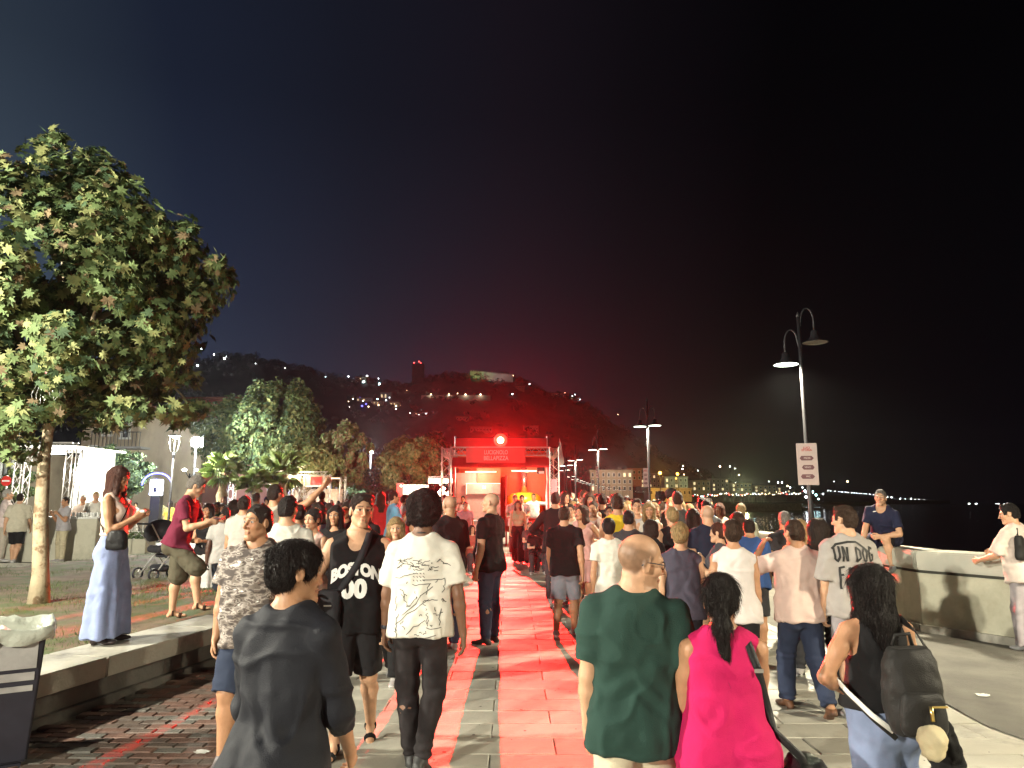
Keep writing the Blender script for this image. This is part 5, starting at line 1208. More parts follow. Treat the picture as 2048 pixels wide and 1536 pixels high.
# buildings
M_h1 = mat('house_beige', (.42, .34, .24), .85, var=.12, scale=.5, dirt=((.2, .16, .12), .4, .5, .8)); M_h2 = mat('house_pink', (.42, .20, .19), .85, var=.12, scale=.4, dirt=((.2, .09, .09), .4, .5, .8)); M_h3 = mat('house_grey', (.30, .30, .30), .85, var=.1, scale=.5)
M_shut = mat('shutter', (.05, .05, .05), .6, var=.1); M_winlit = noemis(mat('window_warm', (.8, .7, .5), .4, var=0, emit=(1, .72, .38), estr=1.1)); M_roof = mat('roof_tiles', (.20, .07, .05), .8, var=.2); M_winlit2 = noemis(mat('window_cool', (.8, .9, .9), .4, var=0, emit=(.8, 1, .9), estr=.9))
def house(name, px0, px1, ptop, Y, depth, m, label, wins, roof=None, grp=None, z0=0.0, hw=(12, 18), lit=()):
    a = at(px0, ptop, Y); b = at(px1, ptop, Y); z1 = a.z; e = empty(name, ((a.x + b.x) / 2, Y, z0), 0, label, 'building', grp); W = b.x - a.x; H = z1 - z0
    MB().box(0, depth / 2, H / 2, W, depth, H).build('wall', m, e)
    if roof: MB().box(0, depth / 2, H + .12, W + .8, depth + .8, .24).build('roof', roof, e)
    for i, (px, py, *sz) in enumerate(wins):
        w, h = (sz or hw); w = w * Y / FPX; h = h * Y / FPX; q = at(px, py, Y); x = q.x - e.location.x; z = q.z - z0
        f = MB(); t = .12
        f.box(x, -.03, z + h / 2 + t / 2, w + 2 * t, .1, t).box(x, -.03, z - h / 2 - t / 2, w + 2 * t + .1, .16, t).box(x - w / 2 - t / 2, -.03, z, t, .1, h).box(x + w / 2 + t / 2, -.03, z, t, .1, h); fo = f.build('window', M_white if i not in lit else M_white, e)
        MB().box(x, .012, z, w, .03, h).build('pane', M_winlit if i in lit else M_shut, fo); MB().box(x, -.01, z, .05, .03, h).build('mullion', M_shut, fo)
    return e
hb_ = house('beige_house', 168, 280, 828, 45, 10, M_h1, 'beige two storey house with one lit window and a balcony', [(216, 858, 9, 22), (252, 862, 12, 26), (185, 905, 10, 22), (240, 915, 12, 24)], M_roof, lit=(0,))
q = at(240, 893, 44.4) - hb_.location; MB().box(q.x, q.y, q.z - .1, 3.2, 1.2, .12).build('balcony_slab', M_h3, hb_)
for i in range(14): MB().box(q.x - 1.5 + i * .23, q.y - .55, q.z + .4, .03, .03, .9).build('baluster', M_shut, hb_)
MB().box(q.x, q.y - .55, q.z + .85, 3.1, .05, .05).build('handrail', M_shut, hb_)
house('pink_house', 285, 470, 812, 55, 14, M_h2, 'large dark pink house behind the lantern post', [(300, 842, 14, 16), (296, 885, 12, 26), (345, 885, 12, 26), (345, 842, 14, 16), (345, 935, 14, 28), (300, 935, 14, 28), (425, 850, 14, 18)], None)
house('red_roof_house', 372, 480, 800, 66, 10, mat('house_red', (.32, .09, .08), .85, var=.1), 'red walled upper storey rising behind the pink house', [(395, 806, 8, 8)], M_roof)
house('pale_hall', 655, 712, 955, 62, 9, M_h3, 'pale grey hall wall between the round trees with blue letters', [], None)
text_obj('lettering', 'CAFFE', .75, mat('sign_blue', (.12, .16, .35), .6, var=0), None, Matrix.Translation(at(684, 972, 61.85)) @ Mx); tag(C.objects[-1] if False else bpy.data.objects['lettering'], None)
for o in list(C.objects):
    if o.name.startswith('lettering') and o.parent is None: o.name = 'wall_letters'; tag(o, 'faded blue letters on the pale grey hall wall', 'sign')
house('left_house', -60, 60, 905, 40, 8, M_h1, 'low beige house wall behind the no entry sign', [(20, 940, 12, 22)], None)
for i, (px, py) in enumerate(((4, 912), (28, 910))): 
    e = empty('drain_pipe', (at(px, py, 39).x, 39, 0), 0, 'pale upright pipe on the low house wall, %s one' % ('left' if i == 0 else 'right'), 'pipe', 'pipes on the house wall'); MB().tube([(0, 0, 0), (0, 0, at(px, py, 39).z)], .09, 8).build('tube', M_white, e)
# ---------------------------------------------------------------- hill, coast and their lights
M_hill = mat('hill_woods', (.050, .046, .040), .95, var=.5, scale=.03, bump=1, bscale=.08)
SK = [(-200, 690), (100, 700), (250, 745), (330, 742), (380, 728), (440, 716), (500, 716), (540, 724), (600, 742), (660, 756), (740, 766), (800, 772), (850, 760), (930, 750), (980, 752), (1040, 760), (1090, 782), (1140, 798), (1190, 822), (1230, 850), (1270, 884), (1310, 905), (1350, 925), (1400, 948), (1460, 962), (1540, 974), (1620, 984), (1680, 992), (1760, 1000)]
hv = []; cols_ = []; nk = 14; pxs = list(range(-200, 1761, 10))
def ridge(px): return float(np.interp(px, [s[0] for s in SK], [s[1] for s in SK])) + 2.2 * math.sin(px * .11) + 2.5 * math.sin(px * .047 + 1) + 1.6 * math.sin(px * .33)
def hill_Y(px, t):  # t 0 foot .. 1 ridge
    n = float(np.interp(px, [-200, 1100, 1300, 1500, 1760], [150, 220, 330, 480, 700])); f = float(np.interp(px, [-200, 500, 1100, 1300, 1760], [520, 620, 760, 700, 900])); return n + (f - n) * t
def hill_pt(px, py):
    """the point of the hillside seen at a pixel"""
    r = ridge(px); t = min(1, max(0, (1003 - py) / max(1003 - r, 1))) ; q = at(px, max(py, r), hill_Y(px, t ** .9)); return q
for px in pxs:
    r = ridge(px)
    for j in range(nk): t = j / (nk - 1); py = 1004 + (r - 1004) * t; q = at(px, py, hill_Y(px, t ** .9)); q.z += 1.5 * math.sin(px * .21 + j * 2.1) * (0 < j < nk - 1); hv.append(tuple(q))
    q = hv[-1]; hv.append((q[0] * 1.12, q[1] * 1.12, -2.1))
K = nk + 1; hf = [(i * K + j, (i + 1) * K + j, (i + 1) * K + j + 1, i * K + j + 1) for i in range(len(pxs) - 1) for j in range(nk)]
me = bpy.data.meshes.new('hill'); me.from_pydata(hv, [], hf); me.shade_smooth(); tag(linkmesh('hill', me, M_hill), kind='structure')
# woods on the skyline, one mass
R = np.random.RandomState(4); pts = []; nn_ = []
for px in np.arange(-150, 1420, 3.5):
    for k in range(2):
        py = ridge(px) + R.uniform(0, 1) ** 2 * (170 if k else 8); q = hill_pt(px, min(py, 985)); s = R.uniform(2, 5.5); m = 34
        u = R.randn(m, 3); u /= np.linalg.norm(u, axis=1, keepdims=True); pts.append(np.array(q) + u * s * np.array((1, 1, .75)) + (0, 0, s * .3)); nn_.append(u)
P = np.concatenate(pts); N = np.concatenate(nn_); V, F, _ = leaves(P, N, 2.2, QL, R); tag(linkmesh('woods', np_mesh('woods', V, F, False), M_hill), 'dark wooded skyline and slopes of the hill', 'woods', kind='stuff')
M_lw = noemis(mat('far_light_white', (1, 1, 1), .4, var=0, emit=(.88, .95, 1), estr=16)); M_lo = noemis(mat('far_light_warm', (1, 1, 1), .4, var=0, emit=(1, .70, .38), estr=14)); M_lr = noemis(mat('far_light_red', (1, 1, 1), .4, var=0, emit=(1, .06, .05), estr=10)); M_lb = noemis(mat('far_light_blue', (1, 1, 1), .4, var=0, emit=(.10, .12, 1), estr=5)); M_or = noemis(mat('far_light_sodium', (1, 1, 1), .4, var=0, emit=(1, .46, .04), estr=12)); M_lc = noemis(mat('far_light_teal', (1, 1, 1), .4, var=0, emit=(.6, .95, 1), estr=14))
def light_mesh(m): 
    b = MB().lathe([(0, -.5), (.36, -.33), (.5, 0), (.36, .33), (0, .5)], 8); me = bpy.data.meshes.new('glow'); me.from_pydata(b.v, [], b.f); me.shade_smooth(); me.materials.append(m); return me
def post_mesh(): b = MB().bar((0, 0, -9), (0, 0, -.3), .12, n=4); me = bpy.data.meshes.new('mast'); me.from_pydata(b.v, [], b.f); me.materials.append(M_pole); return me
LMs = {k: light_mesh(m) for k, m in dict(w=M_lw, o=M_lo, r=M_lr, b=M_lb, s=M_or, c=M_lc).items()}; PMesh = post_mesh()
def far_light(px, py, k='w', s=2.0, Y=None, label='small light on the dark hillside', grp='lights on the hillside'):
    q = hill_pt(px, py) if Y is None else at(px, py, Y)
    if Y is None: q.y -= 4; q = at(px, py, q.y)
    e = empty('far_lamp', q, 0, label, 'street lamp', grp); d = .8 * s * q.y / FPX; o = bpy.data.objects.new('glow', LMs[k]); C.objects.link(o); o.parent = e; o.scale = (d, d, d)
    o = bpy.data.objects.new('mast', PMesh); C.objects.link(o); o.parent = e; o.scale = (1, 1, .8); return e
G1 = 'lights among the trees high on the left of the hill'
for px, py, k, s in ((403, 698, 'w', 3.2), (428, 709, 'w', 3.4), (449, 717, 'w', 4.2), (453, 713, 'w', 2.2), (352, 725, 'w', 2.8), (361, 726, 'w', 2.4), (382, 728, 'w', 3), (395, 731, 'w', 4), (511, 727, 'w', 2), (570, 736, 'w', 2.4), (325, 787, 'w', 4.6), (366, 797, 'w', 2), (156, 733, 'w', 3.4), (651, 753, 'c', 3), (697, 753, 'w', 3), (727, 764, 'c', 5.5), (734, 752, 'w', 4), (757, 757, 'w', 2), (759, 768, 'c', 6), (745, 765, 'w', 2)):
    far_light(px, py, k, s, label='small white light high on the left part of the hill', grp=G1)
for px, s in ((862, 4.5), (898, 4.2), (931, 4.2), (961, 4.4)): far_light(px, 789, 'o', s * .8, label='floodlight washing the terrace wall on the hill', grp='floodlights on the terrace wall')
for px, py, k, s in ((814, 782, 'o', 3.4), (831, 785, 'w', 1.6), (915, 787, 'o', 2), (946, 788, 'o', 2), (1025, 788, 'w', 2.6), (1059, 768, 'w', 2.8), (1047, 773, 'w', 2), (1021, 749, 'r', 2), (1026, 751, 'o', 2.4), (1130, 786, 'o', 2.4), (1145, 792, 'w', 2.6), (1150, 789, 'w', 2), (1160, 799, 'w', 1.8), (1236, 829, 'o', 1.6), (853, 828, 'w', 4), (820, 826, 'w', 1.6), (838, 829, 'w', 1.6)):
    far_light(px, py, k, s)
for px, py, k, s in ((706, 798, 'o', 3.2), (697, 803, 'o', 1.8), (702, 812, 'o', 2), (699, 814, 'w', 1.6), (726, 802, 'o', 2.4), (732, 808, 'b', 4), (724, 812, 'b', 5), (737, 813, 'o', 2.6), (757, 810, 'o', 3), (755, 798, 'c', 3), (772, 800, 'w', 3), (748, 805, 'o', 2), (792, 812, 'o', 3.2), (800, 811, 'o', 2), (720, 795, 'b', 3), (741, 796, 'b', 2), (779, 795, 'w', 1.6), (792, 818, 'w', 2)):
    far_light(px, py, k, s, label='coloured light of the terrace restaurant halfway up the hill', grp='lights of the hillside restaurant')
def hill_house(px, py, w, h, m, lit, label):
    q = hill_pt(px, py); Y = q.y - 6; c = at(px, py, Y); W = w * Y / FPX; H = h * Y / FPX; e = empty('hill_house', (c.x, Y, c.z - H / 2), 0, label, 'building', 'houses on the hillside'); MB().box(0, 3, H / 2 - 4, W, 6, H + 8).build('wall', m, e); MB().box(0, 3, H + .2, W + 1, 7, .4).build('roof', M_roof, e)
    n = max(2, int(w / 6))
    for i in range(n): fo = MB().box(-W / 2 + W * (i + .5) / n, -.06, H * .55, W / n * .42, .12, H * .42).build('window', M_white, e); MB().box(-W / 2 + W * (i + .5) / n, -.14, H * .55, W / n * .34, .06, H * .34).build('pane', M_winlit if i in lit else M_shut, fo)
for a in ((724, 758, 26, 8, M_h1, (1,), 'pale house with a bright light on the skyline'), (728, 800, 30, 9, M_h3, (0, 2), 'restaurant building lit blue below on the hill'), (771, 793, 22, 18, M_h3, (0, 1), 'tall grey house above the restaurant'), (752, 806, 26, 7, M_h1, (0, 1, 2), 'long low terrace building with warm windows'), (789, 808, 20, 8, M_h1, (0, 1), 'small warm lit house right of the restaurant'), (838, 828, 30, 5, M_h3, (1,), 'low house with one lamp below the terrace wall'), (1040, 776, 18, 8, M_h1, (), 'small house below the castle'), (1120, 790, 34, 7, M_h2, (1,), 'row house on the right slope of the hill'), (1150, 797, 20, 6, M_h3, (0,), 'grey house low on the right slope'), (925, 838, 26, 10, M_h1, (), 'dim house above the pizza stall'), (962, 860, 44, 14, M_h3, (), 'dim flat roofed block just left above the stall'), (1062, 858, 30, 14, M_h3, (), 'dim flat roofed block just right above the stall'), (300, 800, 50, 12, M_h3, (1,), 'dim house behind the plane tree crown')): hill_house(*a)
q = hill_pt(840, 756); e = empty('tower', (at(838, 750, q.y).x, q.y - 5, q.z - 4), 0, 'square dark tower on the skyline with red lamps on top', 'tower'); w_ = 22 * q.y / FPX; h_ = 40 * q.y / FPX
M_tow = mat('tower_stone', (.10, .055, .06), .9, var=.3, scale=.2); MB().box(0, 0, h_ / 2, w_, w_, h_).build('shaft', M_tow, e); MB().box(0, 0, h_ - .6, w_ * 1.08, w_ * 1.08, 1.2).build('parapet', M_tow, e)
for x_, z_ in ((-.35, 1), (.1, 2.2), (.25, .8)): o = bpy.data.objects.new('beacon', LMs['r']); C.objects.link(o); o.parent = e; o.location = (x_ * w_, -w_ * .5, h_ + z_); o.scale = (1.1, 1.1, 1.1)
q = hill_pt(975, 758); Yc = q.y - 8; a = at(940, 742, Yc); b = at(1026, 752, Yc); c = at(1026, 757, Yc); d = at(940, 757, Yc)
M_castle = mat('castle_stone', (.42, .38, .33), .9, var=.25, scale=.15); e = empty('castle', ((a.x + b.x) / 2, Yc, d.z), 0, 'long floodlit castle wall on top of the hill', 'castle')
m_ = MB(); x0, x1 = a.x - e.location.x, b.x - e.location.x; m_.v = [(x0, 0, -4), (x1, 0, -4), (x1, 0, b.z - d.z + 1), (x0, 0, a.z - d.z), (x0, 6, -4), (x1, 6, -4), (x1, 6, b.z - d.z + 1), (x0, 6, a.z - d.z)]; m_.f = [(0, 1, 2, 3), (5, 4, 7, 6), (3, 2, 6, 7), (1, 5, 6, 2), (4, 0, 3, 7)]; m_.build('curtain_wall', M_castle, e)
n = 18
for i in range(n): t = (i + .5) / n; MB().box(x0 + (x1 - x0) * t, .3, (a.z - d.z) * (1 - t) + (b.z - d.z + 1) * t + .5, abs(x1 - x0) / n * .5, .6, 1.0).build('merlon', M_castle, e)
for t in (.1, .3): MB().box(x0 + (x1 - x0) * t, -1.2, 2.2, 3.4, 3, 9).build('buttress', M_castle, e)
spot('castle_light', (x0 + 6, -22, -2), (x0 + 8, 0, 4), 9000, (.55, 1, .35), 80, .6, .5, e); spot('castle_light', (x0 + 26, -24, -2), (x0 + 27, 0, 3), 7000, (1, .9, .85), 90, .7, .5, e)
q = hill_pt(912, 792); Yw = q.y - 6; e = empty('terrace_wall', (at(912, 792, Yw).x, Yw, at(912, 796, Yw).z), 0, 'long terrace wall washed by four lamps on the hill', 'wall'); MB().box(0, 0, 0, 140 * Yw / FPX, 1, 11 * Yw / FPX).build('stones', M_castle, e)
for px in (862, 898, 931, 961): point('wash_light', (at(px, 789, Yw).x - e.location.x, -2.2, 3), 420, (1, .85, .6), .3, e)
# the far shore to the right
sh = MB(); pts = [(1330, 30), (1400, 20), (1470, 17), (1520, 24), (1570, 22), (1620, 14), (1680, 9), (1740, 6), (1800, 4), (1860, 3), (1900, 2)]
for px, h in pts:
    Y = 420 + (px - 1330) * 1.6; a = at(px, 1003 - h, Y); b_ = at(px, 1006, Y * .98); sh.v += [(b_.x, b_.y, -2), tuple(a), (a.x, a.y * 1.1, -2)]
sh.f += [(i * 3 + j, i * 3 + 3 + j, i * 3 + 4 + j, i * 3 + 1 + j) for i in range(len(pts) - 1) for j in (0, 1)]; tag(sh.build('coast', M_hill), kind='structure')
def block(px, py, w, h, Y, m, nx_, nz_, lit, label):
    a = at(px - w / 2, py - h / 2, Y); W = w * Y / FPX; H = h * Y / FPX; e = empty('seafront_block', (a.x + W / 2, Y, a.z - H), 0, label, 'building', 'seafront buildings'); MB().box(0, 5, H / 2 - 1, W, 10, H + 2).build('wall', m, e); MB().box(0, 5, H + .25, W + .6, 10.6, .5).build('cornice', m, e)
    for i in range(nx_):
        for j in range(nz_):
            x_ = -W / 2 + W * (i + .5) / nx_; z_ = H * (j + .5) / nz_; fo = MB().box(x_, -.06, z_, W / nx_ * .46, .12, H / nz_ * .62).build('window', M_white, e); MB().box(x_, -.14, z_, W / nx_ * .36, .06, H / nz_ * .5).build('pane', M_winlit if (i * 7 + j * 3) % 11 in lit else M_shut, fo)
block(1222, 963, 84, 40, 215, M_h1, 8, 3, (0, 4), 'long beige seafront block with rows of windows behind the lamp row'); block(1340, 985, 84, 12, 240, M_plaster, 9, 1, (), 'low white building on the waterfront beyond the crowd'); block(1268, 950, 30, 22, 260, M_h2, 3, 2, (2,), 'small pinkish block right of the long beige one')
for px, py, w, h, l in ((1300, 962, 40, 26, 'dim block under the orange lamps, left'), (1352, 966, 46, 22, 'dim block under the orange lamps, right'), (1402, 972, 36, 20, 'narrow dim block beyond the orange lamps'), (1440, 970, 34, 24, 'tall dim block halfway along the far shore'), (1483, 975, 40, 16, 'greenish lit block on the far shore'), (1530, 978, 44, 12, 'low lit block near the end of the shore'), (1572, 980, 36, 10, 'last low block on the shore left of the board')): block(px, py, w, h, 300 + (px - 1300) * 1.2, M_h1 if px % 4 else M_h3, max(3, w // 8), max(2, h // 8), (0, 3, 5), l)
for px, py, s in ((1320, 946, 8), (1355, 948, 7), (1352, 957, 3)): far_light(px, py, 's', s, 230, 'strong orange street light above the waterfront', 'orange street lights'); 
point('orange_glow', at(1320, 947, 226), 9000, (1, .5, .08), .5); C.objects['orange_glow'] if 'orange_glow' in C.objects else None
point('shore_glow', at(1485, 975, 330), 30000, (.9, 1, .45), 2); point('shore_glow', at(1230, 945, 200), 6000, (1, .8, .6), 1)
r6 = random.Random(3); GS = 'lights along the far shore'
for i in range(62):
    px = 1372 + (1612 - 1372) * (i + r6.random()) / 62; py = 992 - (px - 1372) * .028 + r6.uniform(-3, 2.5); far_light(px, py, r6.choice('oowwrco'), r6.uniform(1.0, 2.6), 300 + (px - 1300) * .9 - 12, 'tiny light in the chain along the far shore', GS)
for px, py, k, s in ((1366, 932, 'o', 3), (1365, 938, 'w', 2.6), (1368, 949, 'o', 2.4), (1396, 941, 'w', 2), (1440, 933, 'o', 4), (1460, 933, 'w', 2.4), (1470, 937, 'w', 2), (1478, 950, 'o', 3), (1471, 966, 'w', 2.4), (1488, 967, 'w', 2), (1538, 963, 'w', 2), (1556, 965, 'w', 3), (1564, 965, 'w', 3), (1575, 972, 'o', 3.5), (1580, 975, 'w', 3), (1695, 963, 'o', 4), (1668, 963, 'w', 1.5), (1610, 982, 'w', 5), (1625, 984, 'c', 6), (1632, 990, 'c', 5), (1646, 988, 'w', 3.5), (1612, 994, 'w', 6), (1637, 998, 'c', 4), (1605, 975, 'w', 3)):
    far_light(px, py, k, s, 520, 'brighter light above the far shore', 'brighter lights of the far shore')
for i in range(48):
    px = 1652 + (1862 - 1652) * (i + r6.random()) / 48; py = 981 + (px - 1652) * .085 + (r6.uniform(0, 9) if px > 1760 else 0); far_light(px, py, 'w', r6.uniform(1.0, 1.9), 1400, 'tiny white light of the coast road across the bay', 'coast road lights across the bay')
for i in range(26): px = (1936 + i * 2.4) if i < 16 else 1986 + (i - 16) * 3.2; far_light(px, 1010 + r6.uniform(-3, 2.5), 'w', r6.uniform(2, 4) * (1.2 if i < 16 else .8), 1100, 'white light of the harbour far across the water', 'harbour lights far across the water')
# pushchair
p = at(325, 1120, 13.8); e = empty('pushchair', (p.x, 13.8, .27), math.radians(-30), 'black folding pushchair with a raised hood standing on the lawn', 'pushchair')
M_fab = mat('pushchair_fabric', (.016, .016, .02), .85, var=.2, bump=.3, bscale=60)
for sx in (-1, 1):
    MB().tube([(sx * .22, -.42, 1.02), (sx * .22, -.25, .75), (sx * .22, .32, .10)], .012, 8).build('frame', M_alu, e); MB().tube([(sx * .22, -.30, .09), (sx * .22, .0, .45), (sx * .22, .12, .62)], .012, 8).build('frame', M_alu, e)
    for yy_, rr in ((.34, .08), (-.32, .11)):
        w = empty('wheel', (sx * .24, yy_, rr)); w.parent = e; Mr = Matrix.Rotation(PI / 2, 4, 'Y'); MB().lathe([(rr - .025, -.015), (rr, -.015), (rr, .015), (rr - .025, .015), (rr - .025, -.015)], 16, (0, 0, 0), Mr).build('tyre', M_bin, w, True); MB().lathe([(0, -.01), (.03, -.01), (.03, .01), (0, .01)], 8, (0, 0, 0), Mr).build('hub', M_alu, w)
        for k in range(5): MB().bar((0, 0, 0), (0, math.cos(k * 1.257) * (rr - .02), math.sin(k * 1.257) * (rr - .02)), .005, n=4).build('spoke', M_alu, w)
MB().tube([(-.22, -.42, 1.02), (.22, -.42, 1.02)], .018, 8).build('handle', M_bin, e)
VF = mesh_ops([('+', RC((-.15, .05, .42), (.15, .05, .42), .09, n=(0, 0, 1), f=.5), .03), ('+', RC((-.14, -.16, .55), (.14, -.16, .55), .07), .05), ('+', RC((-.14, -.26, .80), (.14, -.26, .80), .06), .06)], .02); vf('seat', VF, M_fab, e)
VF = mesh_ops([('+', EL(Fr((0, 0, 0), np.eye(3)), (0, -.08, .86), (.24, .30, .24)), .02), ('-', EL(Fr((0, 0, 0), np.eye(3)), (0, .10, .78), (.20, .26, .26)), .02), ('|', (A(0, 0, .80), A(0, .4, -1)), 0)], .02); vf('hood', VF, M_fab, e)
VF = mesh_ops([('+', RC((-.13, -.05, .20), (.13, -.05, .20), .10, n=(0, 0, 1), f=.7), .03)], .02); vf('basket', VF, M_fab, e)
# ---------------------------------------------------------------- people
SIT = ((.22, 1, -.12), (.05, .12, -1))
W1 = dict(lL=((.03, .36, -1), (.01, .02, -1)), lR=((.03, -.16, -1), (.01, -.55, -1)), fR=(.12, 1, -.55))       # mid stride, left leg forward
W2 = dict(lR=((.03, .30, -1), (.01, .02, -1)), lL=((.03, -.14, -1), (.01, -.45, -1)), fL=(-.12, 1, -.45))
HANG = ((.10, .04, -1), (.02, .22, -1)); SWF = ((.12, .22, -1), (.02, .55, -1)); SWB = ((.14, -.28, -1), (.06, .02, -1))
PHONE = ((.10, .35, -1), (-.28, .85, .55)); HIP = ((.75, -.25, -1), (-.75, .45, -.45)); EAR = ((.55, .55, -.35), (-.62, .05, 1)); HOLD = ((.12, .30, -1), (-.35, 1, .05))
def cl(n, c, **k): return cloth(n, c, **k)
def person(p, yaw, label, b, hr='short', hc='black', skin='tan', tops=None, bots=None, shoe=((.5, .5, .48), (.6, .6, .58)), det=2, z=0.0, grp=None, extra=None, locks=0, lockl=.035, hseed=0, hl=.30, hvol=0.0, **k):
    """det 2 near, 1 middle, 0 far"""
    e = empty('person', (p[0], p[1], z), math.radians(yaw), label, 'person', grp)
    hb, hh, hf = ((.016, .010, .009), (.012, .0062, .0055), (.010, .0048, .0045))[det]
    body = linkmesh('body', b.skin_mesh(hb, hh, hf, skin=SKINS[skin], hairc=HAIRC[hc], low=(det == 0), **k), M_SKIN, e)
    out = {'e': e, 'b': b}
    sc_ = (.017, .013, .0095)[det]
    for nm, fn, kw, m in (tops or []) + (bots or []):
        VF = fn(b, h=sc_, **kw); o = vf(nm, VF, m, e); out[nm] = o
    if hr and hr != 'none':
        VF = hair(b, hr, h=(.011, .0075, .0055)[det], seed=hseed, length=hl, vol=hvol); o = vf('hair', VF, hair_mat(hc, HAIRC[hc]), e)
        if locks: s_ = strands(b, VF[0], VF[1], locks, lockl, seed=hseed + 1); lk = vf('hair_locks', s_, hair_mat(hc, HAIRC[hc]), o); lk['kind'] = 'stuff'
    if shoe:
        for q in (-1, 1): shoe_obj(b, q, e, shoe[0], shoe[1], h=(.014, .010, .008)[det], kind=('sneaker' if len(shoe) < 3 else 'low'))
    return out
def spec_strap(out, pts, w, m, name='strap', parent=None, lift=.012):
    """a flat band laid over the clothes along points given in the person's frame"""
    return band(name, pts, w, m, parent or out['e'])
def band(name, pts, w, m, parent, th=.004, widthdir=None):
    P = [Vector(p) for p in pts]; mb = MB(); n = len(P)
    for i, p in enumerate(P):
        d = (P[min(i + 1, n - 1)] - P[max(i - 1, 0)]).normalized(); out_ = Vector((p.x, p.y, 0)); out_ = (out_ - d * out_.dot(d)).normalized() if widthdir is None else Vector(widthdir); s = d.cross(out_).normalized()
        for a, b_ in ((-1, 0), (1, 0), (1, 1), (-1, 1)): mb.v.append(tuple(p + s * a * w / 2 + out_ * th * b_))
        if i:
            k = (i - 1) * 4; mb.f += [(k + j, k + (j + 1) % 4, k + 4 + (j + 1) % 4, k + 4 + j) for j in range(4)]
    mb.f += [(3, 2, 1, 0), (4 * n - 4, 4 * n - 3, 4 * n - 2, 4 * n - 1)]
    o = mb.build(name, m, parent, True); return o
def on_surface(obj, pts, axis=(0, 1, 0), off=.006, far=1.0):
    """points pushed on to a mesh from outside along an axis (person's frame)"""
    me = obj.data; bv = BVHTree.FromPolygons([v.co.copy() for v in me.vertices], [tuple(p.vertices) for p in me.polygons]); ax_ = Vector(axis).normalized(); out = []
    for p in pts:
        p = Vector(p); h_ = bv.ray_cast(p + ax_ * far, -ax_)
        if h_[0] is None: n_ = bv.find_nearest(p); out.append(n_[0] + n_[1] * off)
        else: out.append(h_[0] + ax_ * off)
    return out
def print_on(obj, me, M, axis, off, m, name, parent):
    """a flat print pressed on to cloth"""
    me.transform(M); bm = bmesh.new(); bm.from_mesh(me); bmesh.ops.triangulate(bm, faces=bm.faces)
    for _ in range(2):
        ed = [e_ for e_ in bm.edges if e_.calc_length() > .018]
        if ed: bmesh.ops.subdivide_edges(bm, edges=ed, cuts=1, use_grid_fill=False); bmesh.ops.triangulate(bm, faces=bm.faces)
    cos = on_surface(obj, [v.co for v in bm.verts], axis, off)
    for v, c in zip(bm.verts, cos): v.co = c
    bm.to_mesh(me); bm.free(); me.shade_smooth() if hasattr(me, 'shade_smooth') else None; return linkmesh(name, me, m, parent)
def scribble(strokes, w):
    mb = MB()
    for st in strokes:
        P = [Vector((x, y, 0)) for x, y in st]; n = len(P)
        for i, p in enumerate(P):
            d = (P[min(i + 1, n - 1)] - P[max(i - 1, 0)]).normalized(); s = Vector((-d.y, d.x, 0)) * w / 2; mb.v += [tuple(p + s), tuple(p - s)]
            if i: k = len(mb.v) - 4; mb.f.append((k, k + 1, k + 3, k + 2))
    me = bpy.data.meshes.new('print'); me.from_pydata(mb.v, [], mb.f); return me
FACE_FRONT = Matrix.Rotation(PI / 2, 4, 'X') @ Matrix.Rotation(0, 4, 'Z')
def fr_mat(z, x=0.0, back=False):
    """text plane -> upright on the chest (back=False, read from the front) or on the back"""
    if back: return Matrix.Translation((x, 0, z)) @ Matrix.Rotation(PI / 2, 4, 'X')
    return Matrix.Translation((x, 0, z)) @ Matrix.Rotation(PI, 4, 'Z') @ Matrix.Rotation(PI / 2, 4, 'X')
def bag_mesh(c, r, h=.01, axis=None, cut=None, noise=.006, e=2.6):
    fr_ = Fr(A(*c), np.eye(3) if axis is None else axis); ops = [('+', PR(fr_, [(-r[2], r[0] * .80, r[1] * .8, 0), (-r[2] * .75, r[0] * .97, r[1], 0), (0, r[0], r[1], 0), (r[2] * .7, r[0] * .92, r[1] * .85, 0), (r[2], r[0] * .7, r[1] * .5, 0)], e), .01)]
    V, F = mesh_ops(ops, h); return displace(V, F, noise * fbm(V * 14, 3)), F
BLK = (.011, .011, .012)
# 1 woman, wide pale blue trousers, on the low wall
p = Vector((-3.86, 7.05)); b = Body(1.66, fem=True, head=(-8, 14, 0), lean=-2, aL=((.10, .12, -1), (-.22, .95, .72), (-.35, .6, .7)), aR=((.10, .18, -1), (-.30, .95, .62), (-.35, .6, .6)), lL=((.04, .05, -1), (.02, -.02, -1)), lR=((.05, -.04, -1), (.02, -.02, -1)), curl=55)
o = person(p, -82, 'woman in pale blue wide trousers eating on the low wall', b, 'long', 'auburn', 'tan', [('top', top, dict(hem=.60, tank=True, strap=.055, low_back=.05, fold=.004, seed=2), cl('cream_top', (.60, .45, .38)))],
           [('trousers', bottoms, dict(length=2, fit='pal', waist=.615, fold=.008, seed=3), cl('pale_blue', (.25, .30, .50), bscale=180))], ((.03, .02, .02), (.03, .02, .02)), 2, z=.38, locks=600, hl=.34, hvol=.0)
fb_ = MB().box(0, 0, 0, .07, .05, .025).build('food', M_white, None, bevel=.008); hnd = Vector(b.wri[1] + b.hdir[1] * .09); e_ = o['e']; tag(fb_, 'small piece of food held by the woman in pale blue trousers', 'food'); fb_.matrix_world = Matrix.Translation(e_.location) @ Matrix.Rotation(e_.rotation_euler.z, 4, 'Z') @ Matrix.Translation(hnd)
hb2 = empty('handbag', e_.location, e_.rotation_euler.z, 'small black handbag at the hip of the woman in pale blue trousers', 'bag'); vf('body', bag_mesh((.20, .10, .96), (.05, .10, .09)), cl('black_leather', BLK, rough=.4), hb2)
